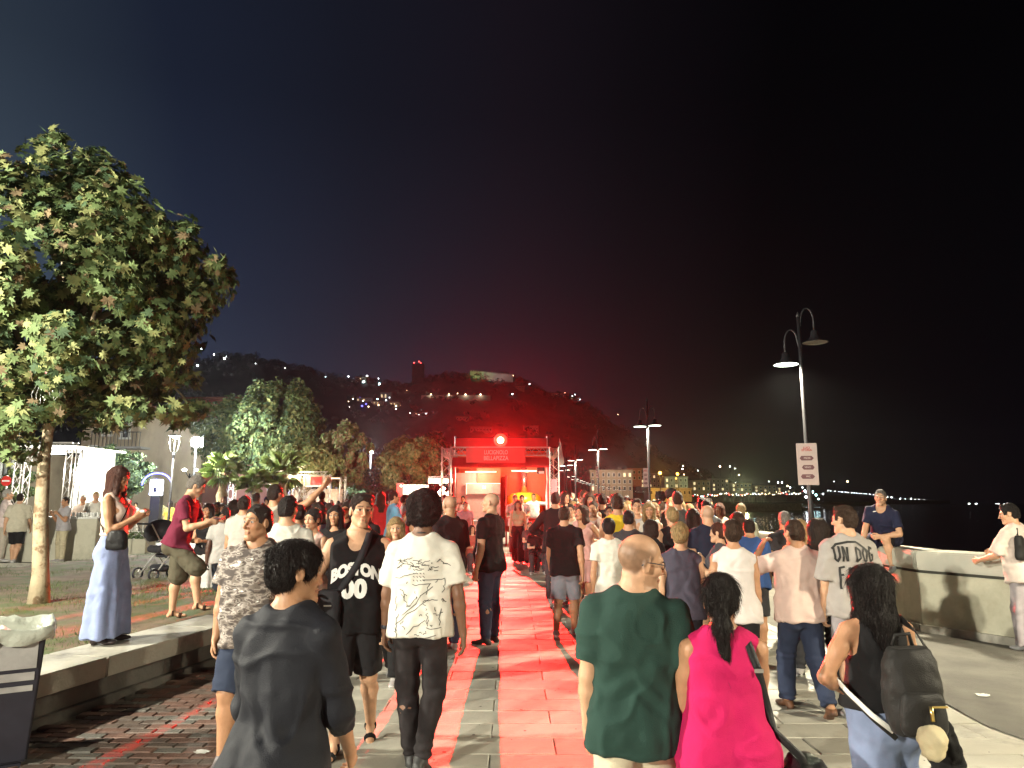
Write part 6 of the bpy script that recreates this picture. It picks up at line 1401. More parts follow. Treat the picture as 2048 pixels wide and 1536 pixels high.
band('strap', [(.19, .08, 1.05), (.13, .13, 1.2), (.02, .13, 1.33), (-.10, .03, 1.39), (-.07, -.09, 1.3), (.05, -.13, 1.15), (.19, -.02, 1.03)], .012, cl('black_leather', BLK, rough=.4), hb2)
# 2 man in maroon shirt, one foot on the wall
b = Body(1.70, head=(10, 22, 0), lean=14, aL=((.10, .35, -1), (-.30, 1, .35), (-.3, 1, .2)), aR=((.08, .25, -1), (-.10, 1, .30), (-.1, 1, .1)), lL=((.05, .02, -1), (.02, -.10, -1)), lR=((.10, .95, -1), (.02, .10, -1)), curl=50)
p = Vector((-4.02, 8.72)); o = person(p, -84, 'grey haired man in a maroon shirt eating with one foot up on the low wall', b, 'short', 'grey', 'fair', [('shirt', top, dict(hem=.50, sleeve=.66, seed=4), cl('maroon', (.14, .018, .04)))], [('shorts', bottoms, dict(length=1.05, fit='shorts', seed=4), cl('khaki_grey', (.085, .075, .05)))], None, 2, z=.33, locks=450, lockl=.02)
for q in (-1, 1): sandal(b, q, o['e'], cl('brown_strap', (.05, .025, .015)))
hold = MB().box(0, 0, 0, .12, .09, .02).build('food', M_ink, None, bevel=.006); tag(hold, 'dark slice of food in the hands of the man in maroon', 'food'); hold.matrix_world = Matrix.Translation(o['e'].location) @ Matrix.Rotation(o['e'].rotation_euler.z, 4, 'Z') @ Matrix.Translation(Vector(b.wri[1] + b.hdir[1] * .1) + Vector((-.04, 0, .03)))
# 3 boy in camouflage shirt
M_camo = mat('cloth_camouflage', (.30, .27, .23), .85, var=.0, bump=.2, bscale=200)
N_, L2 = M_camo.node_tree.nodes, M_camo.node_tree.links; co = N_.new('ShaderNodeTexCoord'); mp = N_.new('ShaderNodeMapping'); mp.inputs['Scale'].default_value = (13, 13, 30); nz = N_.new('ShaderNodeTexNoise'); nz.inputs['Scale'].default_value = 1; nz.inputs['Detail'].default_value = 2; rp = N_.new('ShaderNodeValToRGB'); rp.color_ramp.interpolation = 'CONSTANT'
for pos, c in ((0, (.07, .055, .05, 1)), (.42, (.17, .14, .12, 1)), (.5, (.33, .29, .26, 1)), (.57, (.11, .085, .075, 1)), (.64, (.42, .38, .34, 1))):
    e_ = rp.color_ramp.elements.new(pos) if pos else rp.color_ramp.elements[0]; e_.position = pos; e_.color = c
rp.color_ramp.elements[-1].position = .70
L2.new(co.outputs['Object'], mp.inputs[0]); L2.new(mp.outputs[0], nz.inputs[0]); L2.new(nz.outputs[0], rp.inputs[0]); L2.new(rp.outputs[0], N_['Principled BSDF'].inputs['Base Color'])
pp, H = place(512, Y=5.0, top_=1005); b = Body(H, fat=.018, head=(-22, -2, 0), aL=SWF, aR=HANG, **W2, curl=30, hs=1.05)
person(pp, 178, 'boy in a grey camouflage shirt walking towards the camera', b, 'crop', 'dark', 'tan', [('shirt', top, dict(hem=.46, e=.020, seed=5, fold=.008), M_camo)], [('shorts', bottoms, dict(length=1.0, fit='shorts', seed=5), cl('navy_shorts', (.03, .04, .07)))], ((.10, .08, .08), (.05, .05, .05)), 2)
# 4 dark haired woman in black, close to the camera
pp, H = place(572, Y=2.6, top_=1072); b = Body(H, fem=True, fat=.0, lean=6, head=(-45, 6, 0), aL=((.10, .2, -1), (-.05, .7, -1)), aR=((.12, .25, -1), (-.15, .8, -1)), **W1)
o = person(pp, -14, 'woman with short swept dark hair in loose black clothes, nearest the camera', b, 'bun', 'black', 'tan', [('shirt', top, dict(hem=.43, e=.014, sleeve=1.35, sl_e=.014, seed=6, fold=.009, flare=.12), cl('black_crepe', (.012, .013, .018), rough=.6))], [('trousers', bottoms, dict(length=2, fit='wide', seed=6), cl('black_crepe', BLK))], ((.02, .02, .02), (.03, .03, .03)), 2, locks=2700, lockl=.035, hvol=.004, hseed=4)
# 5 man in the BOSTON shirt
pp, H = place(716, Y=5.25, top_=985); b = Body(H, head=(22, -2, -3), lean=-2, aL=((.16, .10, -1), (.02, .30, -1)), aR=((.42, .25, -1), (.10, .9, -.15)), lR=((.03, .26, -1), (.01, .02, -1)), lL=((.03, -.16, -1), (.01, -.5, -1)), fL=(-.1, 1, -.5), curl=35)
M_bos = cl('boston_black', (.009, .009, .010)); o = person(pp, 184, 'man in a sleeveless black shirt reading BOSTON 00 with a crossbody bag', b, 'short', 'dark', 'fair', [('shirt', top, dict(hem=.455, tank=True, strap=.100, e=.020, seed=7, fold=.007, neck=.022), M_bos)], [('shorts', bottoms, dict(length=.93, fit='shorts', seed=7), cl('black_shorts', (.018, .018, .020)))], None, 2, locks=360, lockl=.02, hvol=-.002, hseed=3)
for q in (-1, 1): sandal(b, q, o['e'], M_bos)
sc1 = b.H / 1.77
tm = text_mesh('BOSTON', .088 * sc1, offset=.006, spacing=.98); tm.transform(Matrix.Scale(1.25, 4, (0, 1, 0)))
for v in tm.vertices: v.co.y += .022 - 2.0 * v.co.x * v.co.x
print_on(o['shirt'], tm, fr_mat(.685 * b.H, -.005), (0, 1, 0), .004, M_inkw, 'print', o['shirt'])
tm = text_mesh('00', .165 * sc1, offset=.010, spacing=1.05); print_on(o['shirt'], tm, fr_mat(.620 * b.H, 0), (0, 1, 0), .004, M_inkw, 'print', o['shirt'])
M_strap = cl('black_webbing', (.020, .020, .024), rough=.6); Hh = b.H
bagm = empty('crossbody_bag', o['e'].location, o['e'].rotation_euler.z, 'black crossbody bag worn over the BOSTON shirt', 'bag')
vf('body', bag_mesh((.165, .15, .545 * Hh), (.085, .05, .135), noise=.004), M_strap, bagm)
pts = [(-.085, .03, .838 * Hh), (-.075, .08, .80 * Hh), (-.03, 0, .73 * Hh), (.04, 0, .665 * Hh), (.10, 0, .61 * Hh), (.14, 0, .59 * Hh)]; sp = on_surface(o['shirt'], pts[2:], (0, 1, 0), .006); band('strap', [Vector(pts[0]), Vector(pts[1]) + Vector((0, .035, 0))] + sp, .048, M_strap, bagm, widthdir=(0, 1, 0))
MB().box(.165, .203, .565 * Hh, .05, .006, .008).build('zip', M_alu, bagm)
# 6 man with the scribbled white shirt
pp, H = place(845, Y=4.95, top_=984); b = Body(H - .035, lean=3, head=(4, 4, 0), aL=((.20, .10, -1), (.06, .12, -1)), aR=((.24, -.12, -1), (.12, .05, -1)), lL=((.03, .10, -1), (-.10, -.05, -1)), lR=((.05, .02, -1), (-.16, -.30, -1)), fR=(.2, 1, -.4), curl=25)
o = person(pp, -4, 'man with round curly hair in a white shirt scribbled with black marks', b, 'afro', 'black', 'brown', [('shirt', top, dict(hem=.475, e=.020, sl_e=.026, sleeve=.78, seed=8, fold=.006), cl('white_print', (.66, .63, .56)))], [('trousers', bottoms, dict(length=2, fit='slim', seed=8, fold=.008), cl('black_denim', (.020, .017, .018), var=.5, scale=7))], ((.03, .03, .03), (.05, .05, .05)), 2, locks=6000, lockl=.016, hvol=-.010)
rs = random.Random(12); st = []
def jig(x0, y0, x1, y1, n=5, a=.008): return [(x0 + (x1 - x0) * i / n + rs.uniform(-a, a), y0 + (y1 - y0) * i / n + rs.uniform(-a, a)) for i in range(n + 1)]
for i in range(30): x = rs.uniform(-.13, .13); y = rs.uniform(.10, .165); st.append(jig(x, y, x + rs.uniform(.01, .05), y + rs.uniform(-.02, .02), 3))
for a_ in ((-.13, .055, -.02, .09), (.02, .05, .14, .055), (.14, .055, .13, -.02), (-.03, .02, .06, .03), (.06, .03, .04, -.03), (.08, .02, -.08, -.14), (.06, -.05, -.12, -.20), (-.10, .0, -.06, -.10), (-.06, -.10, .0, -.04), (.03, -.07, .10, -.06), (.12, -.10, .12, -.20), (.05, -.21, .13, -.20), (.05, -.13, .06, -.20), (-.12, -.16, -.10, -.26), (-.05, -.24, .04, -.16), (.09, -.14, .13, -.13), (-.13, -.05, -.12, -.12), (0, -.27, .10, -.25)): st.append(jig(*a_))
for i in range(26): x = rs.uniform(-.13, .13); y = rs.uniform(-.28, .05); st.append(jig(x, y, x + rs.uniform(-.02, .02), y + rs.uniform(-.02, .02), 3, .005))
for i in range(14): x = -.03 + .018 * (i % 4); y = .05 + .02 * (i // 4); st.append(jig(x, y, x + .008, y - .008, 2, .002))
st = [[(x * 1.22, y * 1.15) for x, y in s__] for s__ in st]
print_on(o['shirt'], scribble(st, .0042), fr_mat(.655 * b.H, 0, True), (0, -1, 0), .003, M_blk, 'print', o['shirt'])
wb = MB().lathe([(.031, -.012), (.034, -.008), (.034, .008), (.031, .012)], 14, (0, 0, 0), Matrix.Translation(b.wri[-1] - b.hdir[-1] * .03) @ Vector(b.hdir[-1]).to_track_quat('Z', 'Y').to_matrix().to_4x4()).build('wristwatch', M_bin, o['e'], True)
MB().lathe([(.064, -.006), (.070, 0), (.064, .012), (.056, .014)], 20, (0, 0, 0), Matrix.Translation(b.T(0, -.012 * b.H, .848 * b.H)) @ Matrix.Rotation(-.35, 4, 'X')).build('collar_band', M_blk, o['shirt'], True)
# 7 balding man in the green shirt
pp, H = place(1258, Y=3.12, top_=1056); b = Body(H, fat=.012, lean=-3, tilt=2, head=(-70, 6, 3), aL=((.10, .06, -1), (.02, .25, -1)), aR=((.14, -.06, -1), (-.02, .22, -1)), **W2, curl=30, hs=1.08)
o = person(pp, -6, 'balding man with glasses in a dark green shirt, seen from behind', b, None, 'brown', 'fair', [('shirt', top, dict(hem=.455, e=.016, sl_e=.014, sleeve=.76, seed=9, fold=.007), cl('bottle_green', (.022, .052, .042)))], [('trousers', bottoms, dict(length=2, fit='reg', seed=9), cl('cream_cotton', (.55, .49, .36)))], ((.3, .28, .22), (.4, .4, .35)), 2, buzz=.72, bald=True, beard=.25)
gl = empty('glasses', o['e'].location, o['e'].rotation_euler.z, 'dark rimmed glasses worn by the balding man in green', 'glasses'); hd = b.Hd; kk = b.k
for q in (-1, 1):
    ring = [tuple(hd(A(q * .031 + .021 * math.cos(t), .094 - abs(q * .031 + .021 * math.cos(t)) * .12, .002 + .015 * math.sin(t)) * kk)) for t in [2 * PI * i / 16 for i in range(17)]]; MB().tube(ring, .0022, 5).build('rim', M_bin, gl, True)
    MB().tube([tuple(hd(A(q * x, y, z) * kk)) for x, y, z in ((.052, .088, .008), (.068, .070, .010), (.077, .02, .012), (.079, -.008, .012), (.077, -.03, -.004))], .0022, 5).build('arm', M_bin, gl, True)
MB().tube([tuple(hd(A(x, .095, .004) * kk)) for x in (-.010, 0, .010)], .002, 5).build('bridge', M_bin, gl, True)
# 8 woman in pink
pp, H = place(1438, Y=2.98, top_=1140); b = Body(H, fem=True, fat=.030, lean=2, head=(-14, 14, 0), aL=((.10, .30, -1), (-.35, .9, -.2)), aR=((.06, .30, -1), (-.45, .9, -.3)), **W1, hs=1.06)
o = person(pp, -2, 'woman in a hot pink sleeveless top with a long dark ponytail', b, 'pony', 'black', 'tan', [('top', top, dict(hem=.435, tank=True, strap=.078, e=.018, seed=10, fold=.008, flare=.10, fill=1.02), cl('hot_pink', (.50, .012, .095)))], [('trousers', bottoms, dict(length=2, fit='reg', seed=10), cl('grey_violet', (.13, .11, .14)))], ((.3, .3, .3), (.4, .4, .4)), 2, locks=1500, lockl=.06, hl=.42)
M_lea = cl('black_bag_leather', (.014, .013, .014), rough=.35); hbg = empty('shoulder_bag', o['e'].location, o['e'].rotation_euler.z, 'black leather shoulder bag at the hip of the woman in pink', 'bag')
vf('body', bag_mesh((.29, -.02, .42 * b.H), (.075, .13, .13), noise=.012), M_lea, hbg)
sp = on_surface(o['top'], [(.085, 0, .80 * b.H), (.11, 0, .74 * b.H), (.14, 0, .66 * b.H), (.165, 0, .58 * b.H)], (0, -1, 0), .006); band('strap', [(.075, .02, .845 * b.H)] + sp + [(.24, -.12, .53 * b.H), (.27, -.08, .49 * b.H)], .03, M_lea, hbg, widthdir=(0, -1, 0))
MB().box(sp[1].x, sp[1].y - .012, sp[1].z, .034, .006, .014).build('buckle', M_alu, hbg)
# 9 woman with backpack
pp, H = place(1742, Y=3.42, top_=1127); b = Body(H, fem=True, fat=.030, lean=3, head=(22, 8, 0), aL=HIP, aR=((.30, .35, -1), (-.35, .8, -.6)), **W2, hs=1.04)
o = person(pp, 3, 'woman in a black vest top and jeans with a black backpack', b, 'long', 'black', 'tan', [('top', top, dict(hem=.56, tank=True, strap=.060, e=.008, seed=11, fold=.004, low_back=.055), cl('black_vest', BLK))], [('jeans', bottoms, dict(length=2, fit='wide', waist=.60, seed=11, fold=.010), cl('pale_denim', (.16, .20, .31), var=.3, scale=5))], ((.5, .5, .5), (.6, .6, .6)), 2, locks=2100, lockl=.06, hl=.33, hvol=.010)
bp_ = empty('backpack', o['e'].location, o['e'].rotation_euler.z + math.radians(-4), 'black backpack with a cream pompom on the woman in the vest top', 'backpack'); Hh = b.H
M_nyl = cl('black_nylon', (.018, .017, .016), rough=.45)
vf('body', bag_mesh((.03, -.205, .640 * Hh), (.120, .080, .175), noise=.006), M_nyl, bp_); vf('front_pocket', bag_mesh((.03, -.280, .585 * Hh), (.10, .035, .085), noise=.004), M_nyl, bp_)
MB().tube([(-.02, -.17, .765 * Hh), (-.01, -.18, .795 * Hh), (.05, -.18, .80 * Hh), (.065, -.17, .765 * Hh)], .009, 6).build('handle', M_nyl, bp_, True)
band('strap', [(-.06, -.20, .52 * Hh), (-.13, -.17, .56 * Hh), (-.20, -.11, .615 * Hh), (-.235, -.02, .66 * Hh)], .022, M_white, bp_); band('strap', [(-.05, -.20, .50 * Hh), (-.12, -.17, .545 * Hh), (-.19, -.11, .60 * Hh), (-.23, -.02, .64 * Hh)], .022, M_nyl, bp_)
band('shoulder_strap', [(.14, -.16, .74 * Hh), (.115, -.10, .80 * Hh), (.10, -.02, .825 * Hh), (.10, .08, .80 * Hh)], .04, M_nyl, bp_)
M_gold = mat('gold_metal', (.75, .55, .2), .3, metal=1, var=0); MB().tube([(.04, -.325, .615 * Hh), (.04, -.33, .575 * Hh)], .008, 8).build('clasp', M_gold, bp_, True); MB().box(.08, -.322, .613 * Hh, .06, .006, .007).build('zip_pull', M_gold, bp_)
V, F = mesh_ops([('+', RC((.03, -.33, .525 * Hh), (.03, -.33, .50 * Hh), .058, .045), .01)], .009); vf('pompom', (displace(V, F, .004 * fbm(V * 60, 2)), F), cl('cream_plush', (.55, .47, .30)), bp_)
jk = empty('jacket', o['e'].location, o['e'].rotation_euler.z, 'dark jacket hanging from the bottom of the black backpack', 'jacket'); V, F = mesh_ops([('+', RC((.13, -.18, .50 * Hh), (.20, -.16, .33 * Hh), .07, .050, n=(.4, 1, 0), f=.7), .03), ('+', RC((.19, -.16, .40 * Hh), (.25, -.14, .33 * Hh), .05, .03), .03)], .010); vf('cloth', (displace(V, F, .016 * fbm(V * 18, 3)), F), cl('black_jacket', BLK), jk)
# 10 man in a pale pink shirt, hand at his ear
pp, H = place(1592, Y=6.15, top_=1035); b = Body(H, fat=.014, lean=2, head=(10, 0, 0), aL=EAR, aR=HANG, **W1)
o = person(pp, 4, 'man in a pale pink shirt holding a phone to his ear', b, 'crop', 'brown', 'tan', [('shirt', top, dict(hem=.475, e=.022, sleeve=.75, sl_e=.022, seed=12, fold=.006), cl('pale_pink', (.68, .50, .44)))], [('trousers', bottoms, dict(length=1.96, fit='reg', seed=12), cl('navy', (.030, .040, .075)))], ((.16, .07, .035), (.10, .05, .03), 1), 2, locks=300, lockl=.012)
# 11 youth with the painted grey shirt
pp, H = place(1697, Y=6.0, top_=1012); b = Body(H, lean=2, head=(28, 2, 0), aL=HANG, aR=HANG)
o = person(pp, 6, 'youth with glasses in a grey shirt painted with large black letters', b, 'short', 'brown', 'fair', [('shirt', top, dict(hem=.47, e=.030, sleeve=.9, sl_e=.035, seed=13, fold=.007), cl('stone_grey', (.34, .31, .29)))], [('shorts', bottoms, dict(length=1.0, fit='shorts', seed=13), cl('pale_grey', (.30, .27, .28)))], ((.5, .5, .5), (.6, .6, .6)), 2, locks=240, lockl=.015, hvol=-.004)
G = dict(U=[[(0, 1), (.05, .2), (.35, .0), (.55, .3), (.6, 1.05)]], N=[[(0, 0), (.08, 1.05)], [(.08, 1.05), (.5, .02)], [(.5, .02), (.62, 1)]], D=[[(.1, 1), (.05, 0)], [(.1, 1), (.6, .75), (.6, .25), (.05, 0)]], O=[[(.3, 1), (0, .6), (.15, .05), (.5, .05), (.62, .6), (.3, 1)]], G=[[(.6, .85), (.2, 1), (0, .5), (.2, 0), (.6, .1), (.6, .45), (.3, .45)]], F=[[(.1, 1), (.05, -.35)], [(0, .95), (.6, 1.05)], [(.05, .5), (.45, .55)]], R=[[(.1, 1), (.05, -.3)], [(.1, 1), (.6, .8), (.45, .5), (.1, .45), (.6, -.3)]], E=[[(.6, 1), (.1, 1), (.05, .0), (.6, 0)], [(.08, .5), (.5, .5)]])
def graff(rows, sz, gap):
    out = []
    for txt, x0, y0, s in rows:
        x = x0
        for ch in txt:
            if ch != ' ':
                for stv in G[ch]: 
                    q = [(x + px_ * s * .55, y0 + py_ * s) for px_, py_ in stv]; q2 = []
                    for (ax_, ay_), (bx_, by_) in zip(q, q[1:]): q2 += [(ax_ + (bx_ - ax_) * t, ay_ + (by_ - ay_) * t) for t in (0, .33, .66)]
                    out.append(q2 + [q[-1]])
            x += s * gap * (.6 if ch == ' ' else 1)
    return out
print_on(o['shirt'], scribble(graff([('UN', -.175, .0, .115), ('DOG', -.015, .0, .115), ('FREE', -.15, -.17, .125)], .1, .52) + [[(-.19, .10), (-.15, .135), (-.06, .155), (.0, .155), (.05, .12), (.12, .06)]], .0165), fr_mat(.735 * b.H, 0, True), (0, -1, 0), .004, M_blk, 'print', o['shirt'])
gl = empty('glasses', o['e'].location, o['e'].rotation_euler.z, 'thin glasses worn by the youth in the painted grey shirt', 'glasses'); hd = b.Hd; kk = b.k
for q in (-1, 1): MB().tube([tuple(hd(A(q * .031 + .020 * math.cos(t), .094, .002 + .015 * math.sin(t)) * kk)) for t in [2 * PI * i / 12 for i in range(13)]], .002, 4).build('rim', M_bin, gl, True); MB().tube([tuple(hd(A(q * x, y, z) * kk)) for x, y, z in ((.052, .090, .008), (.077, .02, .012), (.079, -.008, .012))], .002, 4).build('arm', M_bin, gl, True)
# 12 man seated on the sea wall
q0 = at(1782, 1105, 10.6); b = Body(1.70, lean=34, tilt=-10, twist=10, head=(14, -14, 0), aL=((.30, .30, -1), (-.75, .65, -.15)), aR=((.10, .35, -1), (-.05, .55, -1)), lL=((.35, 1, .02), (.1, -.15, -1)), lR=((.15, .85, -.20), (0, -.05, -1)), sit=.11, curl=40)
o = person((5.54, 10.75), 122, 'man in a navy shirt and dark shorts sitting on the sea wall', b, 'short', 'grey', 'fair', [('shirt', top, dict(hem=.50, e=.018, sleeve=.72, seed=14, fold=.007), cl('navy_tee', (.018, .022, .050)))], [('shorts', bottoms, dict(length=.86, fit='shorts', seed=14), cl('black_shorts', BLK))], ((.45, .47, .47), (.6, .6, .6)), 2, z=1.05, locks=180, lockl=.015, hvol=-.004)
print_on(o['shirt'], scribble([[(-.03, 0), (0, .006), (.03, .01)]], .014), fr_mat(.72 * b.H * .0 + b.T(0, 0, .73 * b.H)[2], -.06), (0, 1, .3), .004, M_inkw, 'print', o['shirt'])
# 13 woman in white at the right edge
pp, H = place(2040, Y=8.6, top_=1008); b = Body(H, lean=6, head=(30, 10, 0), aL=((.2, .4, -1), (-.2, 1, -.3)), aR=HOLD)
o = person(pp, 25, 'person in loose pale clothes by the sea wall at the right edge', b, 'short', 'black', 'fair', [('shirt', top, dict(hem=.46, e=.03, sleeve=.9, sl_e=.03, seed=15, fold=.008), cl('off_white', (.60, .50, .44)))], [('trousers', bottoms, dict(length=2, fit='wide', seed=15), cl('pale_grey', (.30, .27, .28)))], ((.5, .5, .5), (.6, .6, .6)), 1)
sb = empty('sling_pack', o['e'].location, o['e'].rotation_euler.z, 'small black sling pack on the person in pale clothes', 'bag'); vf('body', bag_mesh((-.17, -.10, .70 * b.H), (.06, .05, .14)), M_nyl, sb); band('strap', [(-.16, -.08, .76 * b.H), (-.10, -.05, .83 * b.H), (-.03, .03, .85 * b.H), (.06, .14, .76 * b.H)], .02, M_nyl, sb)
# ---- the middle distance, one by one: px, top row, Y, yaw, outfit
def P_(px, top_, Y, yaw, label, sex, hr, hc, skin, tcol, tk, bcol, bk, pose, det=1, grp=None, shoe=None, z=0.0, fat=.006, kw=None, hl=.28, **k):
    pp, H = place(px, Y=Y, top_=top_, z=z); fem = sex == 'f'; H = min(max(H, 1.42), 1.92)
    ps = dict(walk1=dict(aL=SWB, aR=SWF, **W1), walk2=dict(aL=SWF, aR=SWB, **W2), stand=dict(aL=HANG, aR=HANG), phone=dict(aL=HOLD, aR=PHONE), hold=dict(aL=HOLD, aR=HOLD), hip=dict(aL=HIP, aR=HANG), hipr=dict(aL=HANG, aR=HIP), point=dict(aL=HANG, aR=((.75, .35, .45), (.6, .4, .8))), sit=dict(aL=HOLD, aR=HOLD, lL=SIT, lR=SIT, sit=.47), eat=dict(aL=((.1, .3, -1), (-.35, .7, .8)), aR=((.1, .3, -1), (-.3, .8, .9))), reach=dict(aL=HANG, aR=((.5, .9, -.3), (.3, 1, .1))))[pose]
    ps = dict(ps); ps.update(kw or {})
    b = Body(H, fem=fem, fat=fat, **ps)
    n = '_'.join('%02d' % int(c * 99) for c in tcol); m = cl('t' + n, tcol); n2 = '_'.join('%02d' % int(c * 99) for c in bcol); m2 = cl('b' + n2, bcol)
    T = dict(tee=('shirt', top, dict(hem=.475, e=.018), m), loose=('shirt', top, dict(hem=.46, e=.028, sl_e=.03, sleeve=.85), m), tank=('top', top, dict(hem=.50, tank=True, strap=.075, e=.012), m), vest=('top', top, dict(hem=.48, tank=True, strap=.095, e=.016), m), crop=('top', top, dict(hem=.63, tank=True, strap=.06, e=.008, low_back=.04), m), shirt=('shirt', top, dict(hem=.46, e=.02, sleeve=1.9), m))[tk]
    B = dict(trousers=('trousers', bottoms, dict(length=2, fit='reg'), m2), jeans=('jeans', bottoms, dict(length=2, fit='slim'), m2), wide=('trousers', bottoms, dict(length=2, fit='wide', waist=.60), m2), shorts=('shorts', bottoms, dict(length=.95, fit='shorts'), m2), skirt=('skirt', skirt, dict(), m2), dress=('skirt', skirt, dict(z0=.30), m2), blocker_skirt=('skirt', skirt, dict(z0=.06, r0=.25), m2))[bk]  # last skirt reaches the ground to stop red light passing between the legs
    T = (T[0], T[1], dict(T[2], seed=int(px)), T[3]); B = (B[0], B[1], dict(B[2], seed=int(px)), B[3])
    return person(pp, yaw, label, b, hr, hc, skin, [T], [B], shoe or ((.35, .33, .32), (.6, .6, .58)), det, z=z, grp=grp, hseed=int(px), hl=hl, **k)
Wt, Ch, Bk, Gy = (.66, .63, .56), (.04, .04, .044), (.011, .011, .012), (.30, .29, .27)
JE = (.045, .065, .11)
P_(980, 985, 9.0, 62, 'tall shaven headed man in a black shirt and jeans beside the red strip', 'm', None, 'grey', 'fair', Bk, 'tee', JE, 'jeans', 'stand', 2, buzz=.35, fat=.020, kw=dict(head=(10, -4, 0), aL=HANG), shoe=((.03, .03, .03), (.03, .03, .03)))
P_(897, 990, 8.6, 45, 'bald man with glasses in a loose black shirt, left of the tall one', 'm', None, 'grey', 'tan', Bk, 'loose', JE, 'jeans', 'stand', 2, buzz=.3, fat=.03, kw=dict(head=(-5, 0, 0)))
P_(1130, 1010, 9.4, -12, 'man in a black shirt and washed grey denim shorts walking away', 'm', 'crop', 'brown', 'tan', Bk, 'tee', (.26, .28, .33), 'shorts', 'walk2', 2, fat=.012, kw=dict(head=(-8, 0, 0)))
P_(1112, 985, 12.4, -10, 'man in black leaning over the first table on the aisle', 'm', 'crop', 'dark', 'tan', Bk, 'shirt', Ch, 'trousers', 'hip', 1)
P_(790, 1031, 7.2, 168, 'short blond woman in dark clothes behind the BOSTON shirt', 'f', 'bob', 'blond', 'fair', Bk, 'tee', Bk, 'trousers', 'walk1', 2, fat=.01, kw=dict(head=(20, 0, 0)), locks=150)
P_(572, 990, 6.9, 8, 'young man in a white shirt seen from behind the camouflage boy', 'm', 'short', 'black', 'fair', Wt, 'tee', JE, 'jeans', 'walk2', 2, kw=dict(head=(-20, 0, 0)))
P_(622, 1018, 7.6, 160, 'dark haired woman with a phone at her mouth, left of the BOSTON shirt', 'f', 'bun', 'black', 'fair', (.55, .38, .33), 'tank', Bk, 'wide', 'eat', 1)
P_(546, 966, 9.6, -28, 'man in a beige shirt pointing up with his right arm', 'm', 'crop', 'dark', 'tan', (.40, .34, .28), 'tee', JE, 'jeans', 'point', 1)
P_(484, 993, 10.4, -5, 'man in a pale grey shirt with his back turned, left of the pointing man', 'm', 'short', 'dark', 'tan', (.42, .39, .35), 'tee', (.03, .035, .05), 'trousers', 'stand', 1)
P_(447, 1013, 11.5, 12, 'dark skinned youth in a light grey shirt on the square', 'm', 'crop', 'black', 'dark', (.36, .35, .33), 'tee', (.02, .025, .035), 'jeans', 'walk1', 1)
P_(411, 1008, 12.2, 170, 'woman in black and white standing behind the man in maroon', 'f', 'long', 'dark', 'tan', Bk, 'tank', (.5, .5, .48), 'wide', 'hold', 1)
P_(465, 1000, 12.6, -20, 'person with curly dark hair in a pale top, behind the grey shirts', 'f', 'bob', 'dark', 'tan', (.5, .46, .38), 'tee', JE, 'wide', 'stand', 1)
P_(786, 974, 15.5, -70, 'man in a light blue shirt with a black sling, eating', 'm', 'crop', 'dark', 'tan', (.12, .32, .48), 'loose', (.10, .25, .4), 'trousers', 'eat', 1, fat=.02)
P_(808, 990, 18.5, -60, 'man in white standing right of the light blue shirt', 'm', 'short', 'dark', 'tan', (.6, .58, .55), 'tee', Ch, 'trousers', 'hold', 0)
P_(690, 1004, 10.4, 170, 'added short haired woman in a dark blouse behind the BOSTON shirt', 'f', 'bob', 'dark', 'tan', (.05, .03, .04), 'tee', Ch, 'wide', 'hold', 1)  # figure added to block the red beam towards the brick pavers
P_(655, 1006, 11.6, 20, 'added man in a dull green shirt and dark shorts left of the loudspeaker', 'm', 'crop', 'dark', 'tan', (.07, .11, .08), 'tee', Ch, 'shorts', 'stand', 1)  # another added figure, shading the pavers from the red spot
P_(597, 1002, 10.8, 185, 'man in an open black shirt facing the camera near the white shirt', 'm', 'short', 'dark', 'fair', Ch, 'tee', Ch, 'jeans', 'stand', 1)
P_(668, 1012, 8.5, 176, 'added woman in a black blouse hidden behind the BOSTON shirt', 'f', 'long', 'black', 'tan', Bk, 'tee', Bk, 'blocker_skirt', 'stand', 1)  # mostly hidden figure, added to keep red light off the bricks
P_(596, 1010, 8.9, 10, 'added man in a grey shirt between the white shirt and the woman with the phone', 'm', 'crop', 'dark', 'tan', (.2, .2, .2), 'tee', Ch, 'jeans', 'stand', 1)  # added to close a gap where the red spot leaked through
P_(632, 1006, 9.4, 175, 'woman in a dark dress standing left of the BOSTON shirt', 'f', 'long', 'dark', 'tan', (.03, .02, .03), 'tank', (.03, .02, .03), 'blocker_skirt', 'stand', 1)  # her ground-length skirt is there to hold back the red light
P_(608, 1008, 10.0, 165, 'added woman in a long dark skirt left of the woman in the dark dress', 'f', 'bob', 'dark', 'tan', (.2, .1, .1), 'tee', Ch, 'blocker_skirt', 'hold', 1)  # added beside the dark dress to widen the block against red light
P_(566, 1004, 8.6, 15, 'man in a grey shirt behind the young man in white', 'm', 'short', 'dark', 'tan', (.25, .24, .23), 'tee', Ch, 'jeans', 'stand', 1)
P_(758, 983, 16.5, 20, 'woman in red with long hair behind the BOSTON man', 'f', 'long', 'brown', 'tan', (.45, .03, .03), 'tank', Ch, 'wide', 'hold', 0)
P_(722, 1000, 8.6, 170, 'long haired woman in black just left of the BOSTON man', 'f', 'wavy', 'dark', 'tan', Bk, 'tee', Bk, 'blocker_skirt', 'stand', 1, fat=.01)  # skirt lengthened to the ground to block red light at leg height
P_(826, 1010, 9.6, 190, 'woman in red behind the curly haired man', 'f', 'long', 'dark', 'tan', (.4, .03, .03), 'tank', Ch, 'trousers', 'stand', 1)
P_(1036, 999, 20.2, 176, 'woman in a pale cropped top and black wide trousers walking down the aisle', 'f', 'long', 'auburn', 'fair', (.45, .42, .28), 'crop', Bk, 'wide', 'walk1', 1)
P_(1030, 989, 23.5, 185, 'man in white at the counter, left of the yellow oven', 'm', 'crop', 'dark', 'tan', (.6, .45, .4), 'tee', Ch, 'trousers', 'hold', 1)
